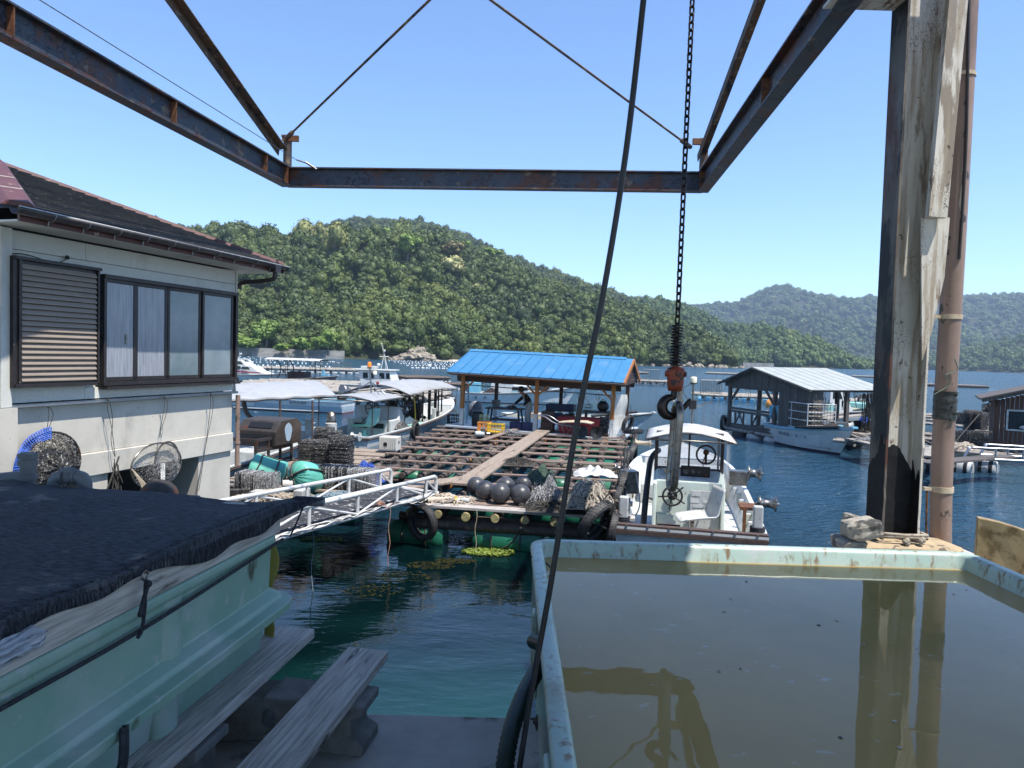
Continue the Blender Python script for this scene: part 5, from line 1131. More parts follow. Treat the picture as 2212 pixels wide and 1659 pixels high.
for u0, v0, D, n_, v1, m, lb in ((842,1092,10.2,10,1235,'orangeline','long reddish cord hanging from the gangway into the water'),(917,1075,11.5,8,1170,'orangeline','thin reddish cord hanging past the tyre'),(1029,1100,11.0,8,1166,'cream','pale cord hanging from the raft edge'),(676,1150,9.0,6,1190,'ropeb','short blue cord curling below the gangway')):
    a = P(u0, v0, D); mb = MB(); mb.tube([a + V3((.015*math.sin(k*1.3), 0, -(k/n_)*(a.z+.03 if v1 > 1185 or m != 'ropeb' else .25))) for k in range(n_+1)], .006, 5); solo('hanging_twine', mb, M[m], lb, 'twine')
# ---- net frames: every frame of a stack is a thing
def frame_mesh(m, w=.40, th=.020, seed=0):
    R = random.Random(seed); mb = MB(); r = .04; q = rr(-w/2, -w/2, w/2, w/2, r, 0, 3); mb.tube(q, th*.42, 5, closed=True); q2 = rr(-w/2+.015, -w/2+.015, w/2-.015, w/2-.015, r, .004, 3)
    for k in range(9):
        x = -w/2+w*(k+.5)/9; mb.tube([(x, -w/2, R.uniform(-.003,.003)), (x, w/2, R.uniform(-.003,.003))], .003, 3, False); mb.tube([(-w/2, x, .002), (w/2, x, .002)], .003, 3, False)
    for k in range(7):
        a = R.uniform(0, 6.28); c = V3((math.cos(a)*w*.5, math.sin(a)*w*.5, 0)); c.x = max(-w/2, min(w/2, c.x*1.3)); c.y = max(-w/2, min(w/2, c.y*1.3)); mb.ball(c, .011, 5, 3)
    o = mesh_obj('net_frame', mb, M[m]); return o.data
FR = [frame_mesh('net', seed=i) for i in range(3)] + [frame_mesh('netw', seed=i) for i in range(3)]
def stack(p, n, dz, yaw, kinds, label, group, s=1.0, jit=.012):
    for k in range(n):
        o = inst('oyster_net', FR[random.choice(kinds)], None, p + V3((random.uniform(-jit,jit), random.uniform(-jit,jit), .012+dz*k)), (random.uniform(-.02,.02), random.uniform(-.02,.02), yaw+random.uniform(-.04,.04)), (s,s,s))
        o['label'] = label; o['category'] = 'oyster net'; o['group'] = group
def row(p, n, dx, yaw, kinds, label, group, s=1.0):
    d = rz(yaw) @ V3((1,0,0))
    for k in range(n):
        o = inst('oyster_net', FR[random.choice(kinds)], None, p + d*(dx*k) + V3((0,0,.2*s+random.uniform(-.008,.008))), (random.uniform(-.05,.05), PI/2+random.uniform(-.06,.06), yaw), (s,s,s))
        o['label'] = label; o['category'] = 'oyster net'; o['group'] = group
def at_platform(u, v, z=.605): return G(u, v, z)
ST = [(738,1005,22,.030,'tallest stack, right beside the white boat'),(702,1000,17,.030,'stack in the middle of the three tall ones'),(668,992,15,.030,'left tall stack with a cord around it'),(700,975,20,.030,'rear stack behind the left tall one'),(722,985,20,.030,'narrow rear stack between the tall ones')]
for i, (u, v, n, dz, lb) in enumerate(ST): stack(at_platform(u, v), n, dz, RY+.05*i, (0,1,2), 'black net frame in the '+lb, 'net frames: '+lb, 1.06 if i != 4 else .8)
stack(at_platform(738,1028), 7, .028, RY, (0,3,4), 'grey-crusted net frame in the low stack under the tallest one', 'net frames in the low right stack', 1.0)
stack(at_platform(668,1028), 7, .028, RY-.1, (0,3,4), 'net frame in the low stack topped with pink cord', 'net frames in the low middle stack', 1.05)
stack(at_platform(622,1022), 4, .028, RY-.2, (0,3), 'net frame in the lowest flat stack at the left', 'net frames in the low left stack', 1.1)
row(at_platform(690,1052), 24, .030, RY, (0,1,3), 'net frame standing on edge in the long row under the stacks', 'net frames standing in the long row', 1.02)
row(at_platform(760,1062), 17, .028, RY, (4,3,5), 'net frame standing on edge beside the yellow crate, tangled with blue net', 'net frames by the yellow crate', 1.05)
row(at_platform(518,1066), 14, .026, RY, (0,3,4), 'barnacled net frame in the strapped bundle at the left end', 'net frames in the left strapped bundle', .98)
row(at_platform(556,1072), 14, .025, RY+.2, (3,4,5), 'white-crusted net frame in the bundle beside the aqua roll', 'net frames in the right strapped bundle', .98)
# aqua bundles
def bundle(label, c, L2, r, yaw, tilt, gather=False):
    t = thing('wrapped_bundle', label, 'bundle', c, (0, tilt, yaw)); mb = MB(); n = 28; secs = []
    for k in range(17):
        f = k/16; w0 = r*(1-.9*max(0, (abs(2*f-1)-.88)/.12)**2)
        secs.append([V3((-L2/2+L2*f, math.cos(2*PI*i/n)*w0*(1+.05*noise.noise(V3((f*5,math.cos(2*PI*i/n)*2,c.x)))+.012*math.sin(i*3.3)), math.sin(2*PI*i/n)*w0*(1+.05*noise.noise(V3((f*4,math.sin(2*PI*i/n)*2,c.y))) ))) for i in range(n)])
    mb.loft(secs, True, True); part('sheet', mb, M['aqua'], t)
    for f in (-.22, .25):
        m2 = MB(); m2.tube([(L2*f+.02*math.sin(i), math.cos(2*PI*i/20)*(r+.012), math.sin(2*PI*i/20)*(r+.012)) for i in range(20)], .014, 6, closed=True); part('rope', m2, M['rope'], t)
    m2 = MB(); m2.tube([(L2*.5*math.cos(2*PI*i/24)*1.04, 0, (r+.014)*math.copysign(abs(math.sin(2*PI*i/24))**.5, math.sin(2*PI*i/24))) for i in range(24)], .014, 6, closed=True); part('rope', m2, M['rope'], t)
bundle('aqua sheet bundle tied with dark rope, left of the other', P(577,1022,13.0), .66, .29, RY+.25, .28)
t = thing('wrapped_bundle', 'round aqua bundle with its gathered end facing the quay', 'bundle', P(645,1030,12.5), (PI/2-.25, 0, RY-.45))
mb = MB(); n = 56; secs = []
for z, r_ in ((-.55,.20),(-.5,.27),(-.2,.29),(.0,.285),(.05,.25),(.085,.19),(.11,.12),(.12,.05),(.115,.01)):
    secs.append([V3((math.cos(2*PI*i/n)*r_*(1+(.0 if z < 0 else .05)*math.sin(i*2.7)), math.sin(2*PI*i/n)*r_, z+(0 if z < 0 else .016*math.sin(i*2.7)))) for i in range(n)])
mb.loft(secs, True, True, True); part('sheet', mb, M['aqua'], t)
for a in (.6, 2.2, 3.6): m2 = MB(); m2.tube(smooth([(0,0,.15),(math.cos(a)*.16,math.sin(a)*.16,.125),(math.cos(a)*.30,math.sin(a)*.30,.0),(math.cos(a)*.305,math.sin(a)*.305,-.5)],3), .015, 6); part('rope', m2, M['rope'], t)
m2 = MB(); m2.ball((0,0,.15), .035, 8, 6); part('knot', m2, M['rope'], t)
t = thing('cord_reel', 'cord reel with rusty side plate and white cord in front of the aqua bundles', 'reel', P(622,1046,12.4), (0, 0, RY+.5)); mb = MB(); RX = Matrix.Rotation(PI/2, 3, 'Y')
mb.lathe([(.075,-.09),(.08,.09)], 18, (0,0,0), RX); part('cord', mb, M['whiteline'], t)
for x in (-.095, .095): mb = MB(); mb.lathe([(.13,-.004),(.13,.004)], 22, (x,0,0), RX); part('side_plate', mb, M['rust'], t)
# white foam box, yellow crate with shells, ribbed cream crate
def crate(name, label, c, sx, sy, sz, yaw, m, fill=None, ribs=5):
    t = thing(name, label, 'crate', c, yaw); w = .012
    for x, y, dx, dy in ((0,-sy/2,sx,w),(0,sy/2,sx,w),(-sx/2,0,w,sy),(sx/2,0,w,sy)):
        mb = MB()
        mb.box((x,y,sz-.02),(dx+(.02 if dx>w else .02),dy+.02 if dy>w else dy+.012,.03)); mb.box((x,y,.02),(dx,dy,.035))
        for k in range(ribs+1):
            f = -.5+k/ribs
            mb.box((x+(sx*f if dx > w else 0), y+(sy*f if dy > w else 0), sz/2), (.02 if dx>w else w, .02 if dy>w else w, sz))
        mb.box((x,y,sz*.5),(dx,dy,.015))
        part('side', mb, M[m], t)
    mb = MB(); mb.box((0,0,.008),(sx,sy,.014)); part('bottom', mb, M[m], t)
    if fill:
        mb = MB()
        for k in range(fill[1]): mb.ball((random.uniform(-sx*.42,sx*.42), random.uniform(-sy*.4,sy*.4), sz*random.uniform(.5,fill[2])), random.uniform(.025,.045), 6, 4, (1.3,1,.6), rz(random.uniform(0,3)))
        q = part('shells', mb, M[fill[0]], t); q['kind'] = 'stuff'
    return t
crate('yellow_crate', 'pale yellow crate full of oyster shells by the gangway end', V3(G(768,1056,.6)), .46, .34, .27, RY+.1, 'yellow', ('beige', 70, .95))
mb = MB(); c = P(575,1072,11.6); mb.box(c, (.42,.3,.2), rz(RY)); solo('foam_box', mb, M['whitefoam'], 'scuffed white foam box under the cord reel', 'box', bevel=.015)
mb = MB(); c = P(652,1072,11.4); mb.box(c, (.16,.3,.24), rz(RY)); solo('foam_box', mb, M['whitefoam'], 'narrow white box beside the gangway rail', 'box', bevel=.015)
t = thing('ribbed_box', 'cream ribbed plastic box with a round hole on the raft corner', 'box', G(842,972,.66), RY)
mb = MB(); mb.box((0,0,.17),(.46,.34,.34)); part('body', mb, M['box'], t, bevel=.012)
for k in range(9): mb = MB(); mb.box((-.2+.05*k,-.176,.18),(.018,.012,.28)); part('rib', mb, M['box'], t)
mb = MB(); mb.lathe([(.05,-.004),(.05,.004)], 16, (-.06,-.184,.16), Matrix.Rotation(PI/2,3,'X')); part('hole', mb, M['black'], t)
mb = MB(); mb.lathe([(.04,-.004),(.04,.004)], 16, (.233,0,.2), Matrix.Rotation(PI/2,3,'Y')); part('hole', mb, M['black'], t)
heap('rope_heap', 'coils of grey rope spilling in front of the strapped bundles', 'rope heap', V3(P(600,1082,11.6)), .75, .3, .12, 'rope2', 240, .013, 21)
heap('net_heap', 'dark blue net and rope pile between gangway and yellow crate', 'net heap', V3(P(725,1078,11.4)), .34, .3, .07, 'ropeb', 300, .008, 22)
heap('net_heap', 'blue net draped over the standing frames beside the yellow crate', 'net heap', V3(P(790,1040,13.4)), .3, .3, .32, 'netb', 200, .004, 23)
# seaweed on the water
def weed(name, label, c, sx, sy, m, n, seed, hz_=.02):
    R = random.Random(seed); mb = MB()
    for i in range(n):
        a = R.uniform(0, 6.28); q = math.sqrt(R.random()); x, y = c[0]+sx*q*math.cos(a), c[1]+sy*q*math.sin(a); s = R.uniform(.01,.032); b = R.uniform(0, 6.28); z = R.uniform(.003, hz_); tk = .5 if hz_ > .01 else .08
        mb.add([(x+s*math.cos(b), y+s*math.sin(b), z), (x+s*math.cos(b+1.7)*.5, y+s*math.sin(b+1.7)*.5, z+s*tk), (x-s*math.cos(b), y-s*math.sin(b), z+s*tk*.4), (x+s*math.cos(b-1.7)*.5, y+s*math.sin(b-1.7)*.5, z)], [(0,1,2,3)])
    return solo(name, mb, M[m], label, 'seaweed', kind='stuff')
g = G(1055,1194,0); weed('lime_seaweed', 'lime green seaweed floating in front of the green raft floats', (g.x, g.y), .42, .20, 'weed', 1500, 3, .03)
for k, (u, v, sx, sy, n) in enumerate(((985,1212,.3,.14,260),(930,1222,.35,.2,200),(870,1245,.4,.25,170),(800,1275,.45,.25,120))):
    g = G(u, v, 0); weed('brown_seaweed', 'brown seaweed drifting', (g.x, g.y), sx, sy, 'weedb', n, 30+k, .006)
for k, (u, v) in enumerate(((1130,1183),(1180,1180),(1010,1168),(700,1168))):
    g = G(u, v, 0); weed('float_weed', 'green weed fringe', (g.x, g.y), .35, .05, 'weed', 160, 50+k, .05)
# ================================================================ blue-roofed work shed on the far end of the raft
SX = thing('work_shed', 'open timber shed with a bright blue metal roof on the raft', 'shed', (-1.66, 23.75, .72), (0, math.radians(1.4), -math.radians(16)))
SM = Matrix.Translation(SX.location) @ SX.rotation_euler.to_matrix().to_4x4(); SI = SM.inverted()
mb = MB(); mb.box((2.5, 1.9, -.03), (5.9, 4.6, .05)); part('floor', mb, mat('wet_floor_pale_reflection', (.45,.47,.50), (.35,.38,.42), .25, 0, 3), SX)  # pale grey-blue colour paints in the reflection on the wet floor
for y in (-.3, 1.9, 4.1): mb = MB(); mb.tube([(-.5,y,-.14),(5.6,y,-.14)], .08, 8); part('floor_log', mb, M['log'], SX)
for a0 in (-.3, 1.4, 3.1, 4.4):
    for c in (0.1, 3.9): part('float', float_mb(a0, a0+1.1, c, -.52, .26), M['greenwrap'], SX)
for i, (x, y) in enumerate(((0,0),(2.55,0),(5.03,0),(0,3.8),(2.55,3.8),(5.03,3.8),(5.25,1.9))):
    mb = MB(); mb.box((x,y,1.18), (.12,.12,1.22)); pm = part('post', mb, M['orangewood' if i < 3 else 'darkwood'], SX)
    mb = MB(); mb.box((x,y,.285), (.128,.128,.57)); part('white_foot', mb, M['white2'], pm)
for y in (0, 3.8): mb = MB(); mb.box((2.5,y+.07,1.60), (5.5,.06,.26)); part('beam', mb, M['darkwood'], SX)
for x in (0, 2.55, 5.03): mb = MB(); mb.box((x+.07,1.9,1.66), (.07,3.9,.14)); part('tie_beam', mb, M['darkwood'], SX)
for x, s in ((0,1),(2.55,1),(2.55,-1),(5.03,-1)): mb = MB(); mb.bar((x+s*.03,-.0,1.18), (x+s*.36,-.0,1.5), .05, .08, (0,1,0)); part('knee_brace', mb, M['orangewood'], SX)
x0_, x1_, ye, ze, yr, zr_ = -.45, 5.42, -.45, 1.78, 1.9, 2.52; npn = 15
for sd in (0, 1):
    for k in range(npn):
        xa, xb = x0_+(x1_-x0_)*k/npn, x0_+(x1_-x0_)*(k+1)/npn; y_e = ye if sd == 0 else 2*yr-ye
        mb = MB(); mb.add([(xa,y_e,ze),(xb,y_e,ze),(xb,yr,zr_),(xa,yr,zr_),(xa,y_e,ze-.015),(xb,y_e,ze-.015),(xb,yr,zr_-.015),(xa,yr,zr_-.015)], [(0,1,2,3),(7,6,5,4),(0,4,5,1),(1,5,6,2),(3,7,4,0)])
        pn = part('roof_panel', mb, M['bluemetal'], SX); mb = MB(); mb.bar((xa+.012,y_e-(.01 if sd == 0 else -.01),ze+.012), (xa+.012,yr,zr_+.012), .022, .032); part('seam', mb, M['bluemetal'], pn)
mb = MB(); mb.prism([(x0_-.03,yr-.16,zr_-.03),(x0_-.03,yr,zr_+.045),(x0_-.03,yr+.16,zr_-.03),(x0_-.03,yr,zr_+.0)], (x1_-x0_-.25,0,0)); part('ridge_cap', mb, M['bluemetal'], SX)
mb = MB(); mb.box((2.5,ye+.03,ze-.045), (5.84,.05,.05)); part('eave_batten', mb, M['darkwood'], SX)
mb = MB(); mb.box((2.5,ye+.1,ze-.085), (5.7,.06,.04)); part('eave_batten', mb, M['orangewood'], SX)
mb = MB(); mb.tube([(x0_+.1,ye-.03,ze-.05),(x1_+.1,ye-.03,ze-.06)], .025, 8); part('gutter', mb, M['gutter'], SX)
mb = MB()
for s in (-1, 1): mb.bar((x1_-.02,yr,zr_-.07), (x1_-.02,yr+s*2.35,ze-.07), .05, .14)
part('verge_board', mb, M['orangewood'], SX)
for q in range(5):
    mb = MB(); z_ = ze-.05+.14*q; w_ = 2.1*(1-q/5.4); mb.box((x1_-.10,yr,z_), (.02,2*w_,.13)); part('gable_board', mb, M['darkwood'], SX)
mb = MB(); mb.bar((0,.02,1.36),(5.1,.02,1.33), .03, .03); part('hanging_rail', mb, M['darkwood'], SX)
def sl_(x, y, z): return SM @ V3((x, y, z))
mb = MB()
def pf(s, q): return sl_(4.98+.42*s+.03*math.sin(q*9), -.1+.6*s+.05*math.sin(s*12+q*3), 1.35*(1-q)+.02)
mb.grid(20, 14, pf); solo('plastic_sheet', mb, mat('milky_plastic_sheet', (.62,.62,.58), (.5,.48,.42), .3, 0, 6, (3,3,.5), bump=.01, alpha=.8), 'milky plastic sheet hanging down the right front corner of the shed', 'plastic sheet')
for k, (x, lb) in enumerate(((3.45,'coiled black rope on the shed rail, left one'),(3.9,'hanging black line on the shed rail, middle'),(4.05,'second hanging line right of the middle one'),(4.55,'looped rope near the right post of the shed'),(.18,'grey-green towel-like rope bundle by the left post'))):
    mb = MB(); l_ = (.25,.95,.5,.3,1.3)[k]
    mb.tube(smooth([sl_(x,.0,1.36), sl_(x+.03,-.02,1.36-l_*.5), sl_(x-.01,0,1.36-l_)], 4), .008 if k < 4 else .03, 5)
    if k in (0, 3): mb.tube([sl_(x+.06*math.cos(a), -.02, 1.26+.1*math.sin(a)) for a in [i*PI/6 for i in range(12)]], .008, 5, closed=True)
    solo('hanging_rope', mb, M['rope' if k < 4 else 'ropeb'], lb, 'rope')
# furniture and gear inside, in the shed's own frame
def sthing(name, label, cat, x, y, z=0, yaw=0): return thing(name, label, cat, sl_(x, y, z), (0,0,SX.rotation_euler.z+yaw))
def table(label, x, y, w, d, h, yaw=0, m='greywood'):
    t = sthing('work_table', label, 'table', x, y, 0, yaw); mb = MB(); mb.box((0,0,h), (w,d,.05)); part('tabletop', mb, M[m], t)
    for a in (-1,1):
        for b in (-1,1): mb = MB(); mb.bar((a*(w/2-.05),b*(d/2-.03),0), (a*(w/2-.12),b*(d/2-.08),h), .05, .05); part('leg', mb, M[m], t)
    for b in (-1,1): mb = MB(); mb.bar((-w/2+.08,b*(d/2-.05),.16), (w/2-.08,b*(d/2-.05),.16), .04, .05); mb.bar((-w/2+.12,b*(d/2-.05),.16),(w/2-.12,b*(d/2-.05),h-.1),.03,.03); part('rail', mb, M[m], t)
    return t
def sp_(u, v, z):   # where a picture point meets a height inside the shed
    p = SI @ G(u, v, z); return p.x, p.y
tx, ty, _q = SI @ P(1090, 915, 24.75)
table('grey trestle table the bending person works at', tx, ty, 1.30, .55, .55)
mb = MB(); mb.lathe([(.12,0),(.15,.22),(.16,.24)], 4, sl_(tx-.36, ty+.05, .578), rz(SX.rotation_euler.z+PI/4), 1.15, .9, False); solo('grey_bin', mb, M['greypipe'], 'grey square bucket on the left end of the trestle table', 'bucket')
mb = MB(); mb.ball(sl_(tx+.22, ty+.05, .61), .13, 12, 8, (1.3,1,.5)); solo('net_ball', mb, M['net'], 'dark lump of netting under the hands of the person', 'net')
mb = MB(); c = sl_(tx-.05, ty-.05, .585); mb.grid(8, 8, lambda s, q: c + V3((.3*s-.15, .2*q-.1, .02*math.sin(s*9+q*7)))); solo('rag', mb, M['cloth'], 'pale rag on the trestle table', 'rag')
t2 = sp_(1178, 875, 1.5); table('dark sorting table with a tray right of the person', 3.05, 1.6, .95, .6, .62, 0, 'dark')
for k, (x, z, w, h, lb) in enumerate(((3.05,.65,.95,.18,'dark tray on the sorting table'),(2.85,.15,.5,.35,'dark box under the sorting table'),(3.35,.1,.3,.4,'brown carton under the sorting table'))):
    t = sthing('tray' if k == 0 else 'storage_box', lb, 'tray' if k == 0 else 'box', x, 1.55, z); mb = MB()
    for a, b, dx, dy in ((0,-.25,w,.02),(0,.25,w,.02),(-w/2,0,.02,.5),(w/2,0,.02,.5)): mb.box((a,b,h/2),(dx,dy,h))
    part('side', mb, M['navyp' if k < 2 else 'darkwood'], t); mb = MB(); mb.box((0,0,.01),(w,.5,.02)); part('bottom', mb, M['black'], t)
table('small dark table at the right end of the shed', 4.35, 1.5, 1.0, .6, .66, .1, 'greywood')
t = sthing('gear_bag', 'black rucksack-like bag standing on the right table', 'bag', 4.5, 1.5, .69); mb = MB(); mb.ball((0,0,.17), .2, 14, 10, (1,.7,.95)); part('body', mb, M['black'], t); mb = MB(); mb.box((-.02,-.13,.18),(.16,.05,.16)); part('pocket', mb, M['dark'], t, bevel=.01); mb = MB(); mb.tube(smooth([(-.1,0,.33),(0,0,.42),(.1,0,.33)],4),.012,6); part('handle', mb, M['black'], t)
t = sthing('wire_basket', 'small wire basket on the right table', 'basket', 4.0, 1.45, .69)
mb = MB()
for z in (0,.1,.2): mb.tube([(-.13,-.1,z),(.13,-.1,z),(.13,.1,z),(-.13,.1,z)], .006, 4, closed=True)
for k in range(6):
    for y in (-.1,.1): mb.tube([(-.13+.052*k,y,0),(-.13+.052*k,y,.2)], .004, 4)
part('wires', mb, M['steel'], t)
mb = MB(); mb.lathe([(.19,0),(.20,.2),(.205,.42),(.19,.43),(.18,.1),(0,.08)], 20, sl_(.45,.35,0)); solo('black_drum', mb, M['black'], 'black drum behind the orange crate at the left post', 'drum')
t = sthing('red_tub', 'big red rectangular tub behind the wheelbarrow', 'tub', 3.95, .35, 0, .05); mb = MB()
mb.loft([[V3((a*(w/2),b*(d/2),z)) for a, b in ((-1,-1),(1,-1),(1,1),(-1,1))] for w, d, z in ((1.2,.6,0),(1.35,.72,.5),(1.42,.78,.5),(1.42,.78,.53),(1.32,.68,.53),(1.15,.56,.05))], True, False, True); part('body', mb, M['redp'], t, bevel=.01)
t = sthing('wheelbarrow', 'upturned wheelbarrow with pale pole handles in front of the red tub', 'wheelbarrow', 3.6, -.55, 0, -.1); mb = MB()
mb.loft([[V3((x+a*w/2*0+dx, b*d/2, z)) for dx, b in ((-.0,-1),(.0,1),)] + [V3((x+.02, b*d/2*.8, z+.05)) for b in (1,-1)] for x, w, d, z in ((-.1,1,.5,.40),(.2,1,.6,.44),(.7,1,.5,.46),(.95,1,.3,.42))], True, True, True); part('pan', mb, M['cream'], t)
for s in (-1,1):
    mb = MB(); mb.tube(smooth([(-.85,.2*s,.60),(-.55,.22*s,.58),(-.15,.24*s,.38),(.6,.1*s,.30)],3), .02, 8); part('handle', mb, M['silver'], t); mb = MB(); mb.tube([(.0,.2*s,.36),(.15,.24*s,.0),(.35,.2*s,.33)], .015, 6); part('leg', mb, M['steel'], t)
mb = MB(); mb.lathe([(.16,-.04),(.19,-.02),(.19,.02),(.16,.04)], 18, (.62,0,.17), Matrix.Rotation(PI/2,3,'X')); part('wheel', mb, M['rubber'], t)
t = sthing('tan_carton', 'stack of brown boxes beside the middle post', 'box', 2.95, .1, 0)
for k in range(2): mb = MB(); mb.box((0,0,.17+.34*k),(.4-.02*k,.35,.33)); part('box', mb, M['darkwood'], t, bevel=.01)
t = sthing('blue_crate', 'navy crates behind the foot of the walkway', 'crate', 2.05, .25, 0); 
for k in range(2): mb = MB(); mb.box((-.2+.42*k,0,.12),(.4,.3,.23)); part('box', mb, M['navyp'], t, bevel=.01)
t = sthing('bristle_mat', 'dark bristly mat leaning inside the right end of the shed', 'mat', 4.72, .5, 0); mb = MB(); mb.box((0,0,.3),(.28,.05,.6)); part('body', mb, M['net'], t)
crate('orange_crate', 'orange crate holding wire hoops in front of the shed', G(1046,930,.68), .36,.34,.28, RY, 'orangep', None, 4)
t = thing('wire_hoops', 'bunch of thin wire hoops standing in the orange crate', 'wire hoops', G(1046,930,.68)); mb = MB()
for k in range(16): x = -.16+.021*k; mb.tube([V3(t.location)+V3((x, .1*math.cos(a), .30+.22*math.sin(a))) for a in [i*PI/6-.1 for i in range(8)]], .004, 4)
part('hoop', mb, M['netg'], t)
crate('yellow_crate', 'bright yellow crate beside the orange one in front of the shed', G(1071,934,.68), .46,.34,.28, RY-.1, 'yellow', None, 5)
crate('dark_crate', 'dark grey stacked crate at the raft corner by the mooring ropes', G(981,914,.68), .42,.32,.3, RY, 'net', None, 5)
heap('wire_mat', 'flat mat of crushed wire netting right of the yellow crate', 'wire', G(1104,937,.68), .32, .28, .08, 'netw', 160, .005, 41)
t = thing('small_motor', 'small white pump motor on the logs in front of the crates', 'motor', G(1036,946,.66), .3); mb = MB(); mb.lathe([(.07,-.14),(.085,-.1),(.085,.1),(.05,.14)], 14, (0,0,.12), Matrix.Rotation(PI/2,3,'Y')); part('body', mb, M['white2'], t)
mb = MB(); mb.box((.1,0,.22),(.12,.1,.12)); mb.tube([(.2,0,.12),(.3,0,.12)],.05,10); part('head', mb, M['steel'], t)
mb = MB(); mb.tube(smooth([(-.1,0,.1),(-.3,-.1,.03),(-.5,.0,.02),(-.7,-.1,.03)],4), .01, 5); part('cable', mb, M['black'], t)
mb = MB(); bc = G(1352,952,.66) - V3((.9,0,-.16)); mb.lathe([(.0,-.02),(.15,.0),(.19,.16),(.20,.17),(.17,.14),(0,.02)], 18, bc, Matrix.Rotation(1.1,3,'X')); solo('black_basket', mb, M['black'], 'black round basket lying on the boards in front of the red tub', 'basket')
# ---- the person bending over the table
def skin_obj(name, verts, edges, radii, m, parent, sub=2):
    me = bpy.data.meshes.new(name); org = ORG.get(parent.name, V3((0,0,0))); me.from_pydata([tuple(V3(v)-org) for v in verts], edges, []); me.materials.append(m)
    o = bpy.data.objects.new(name, me); COL.objects.link(o); o.parent = parent; ORG[o.name] = org
    sk = o.modifiers.new('skin', 'SKIN'); sk.use_smooth_shade = True
    for i, r in enumerate(radii): me.skin_vertices[0].data[i].radius = (r, r)
    me.skin_vertices[0].data[0].use_root = True
    s = o.modifiers.new('sub', 'SUBSURF'); s.levels = sub; s.render_levels = sub; return o
PD = 24.4
fx = P(1141,917,PD); pe = thing('person', 'person in a black top and pale waders bending over the trestle table', 'person', (fx.x, PD, fx.z))
def pb(u, v, dy=0): return P(u, v, PD) + V3((0, dy, 0))
hip = pb(1143,874); ch = pb(1137,859); nk = pb(1131,852); hd = pb(1125,845)
V = [hip, ch, nk, hd, pb(1124,841), pb(1137,856,-.17), pb(1137,868,-.22), pb(1128,876,-.15), pb(1134,855,.17), pb(1121,866,.2), pb(1108,876,.12),
     pb(1143,878,-.09), pb(1140,896,-.11), pb(1143,914,-.12), pb(1137,917,-.12), pb(1143,878,.09), pb(1138,896,.10), pb(1139,914,.10), pb(1133,917,.10)]
E_ = [(0,1),(1,2),(2,3),(3,4),(1,5),(5,6),(6,7),(1,8),(8,9),(9,10),(0,11),(11,12),(12,13),(13,14),(0,15),(15,16),(16,17),(17,18)]
Rr = [.14,.145,.055,.085,.08,.06,.042,.03,.06,.042,.03,.10,.075,.05,.045,.10,.075,.05,.045]
skin_obj('body', V, E_, Rr, M['skin'], pe)
skin_obj('shirt', [V[0].lerp(V[1],.12), V[1], V[2].lerp(V[1],.4), V[5], V[6], V[7].lerp(V[6],.25), V[8], V[9], V[10].lerp(V[9],.25)], [(0,1),(1,2),(1,3),(3,4),(4,5),(1,6),(6,7),(7,8)], [.158,.168,.09,.078,.055,.042,.075,.055,.042], M['blackc'], pe)
skin_obj('waders', [V[0], V[0].lerp(V[1],.6), V[11], V[12], V[13], V[15], V[16], V[17]], [(0,1),(0,2),(2,3),(3,4),(0,5),(5,6),(6,7)], [.178,.16,.125,.10,.08,.125,.10,.08], M['apron'], pe)
mb = MB(); mb.prism([pb(1140,855,-.19), pb(1131,857,-.19), pb(1132,868,-.19), pb(1137,874,-.19)], (0,.02,0)); part('bib', mb, M['apron'], pe)
for dy in (-.12,.10): mb = MB(); mb.ball(pb(1139,917,dy)+V3((0,0,.03)), .1, 10, 6, (1.5,.6,.5)); part('boot', mb, M['black'], pe)
mb = MB(); mb.ball(pb(1126.2,840.5), .118, 16, 10, (1,.9,.9)); part('hair', mb, M['hair'], pe)
mb = MB(); f0 = pb(1119.5,846); mb.ball(f0, .018, 6, 5); mb.ball(f0+V3((.01,-.03,.03)), .010, 6, 4); mb.ball(f0+V3((.01,.03,.03)), .010, 6, 4); mb.box(f0+V3((.012,0,-.03)), (.012,.04,.01)); part('face', mb, M['skin'], pe)
for j, s in ((7,-1),(10,1)):
    mb = MB(); h_ = V[j]
    for k in range(5): mb.tube([h_+V3((-.01,(k-2)*.016,0)), h_+V3((-.05,(k-2)*.02,-.005)), h_+V3((-.08+.006*abs(k-2),(k-2)*.02,-.03))] if k else [h_+V3((0,s*.02,0)), h_+V3((-.03,s*.05,-.01)), h_+V3((-.05,s*.055,-.025))], .009, 6)
    part('fingers', mb, M['skin'], pe)
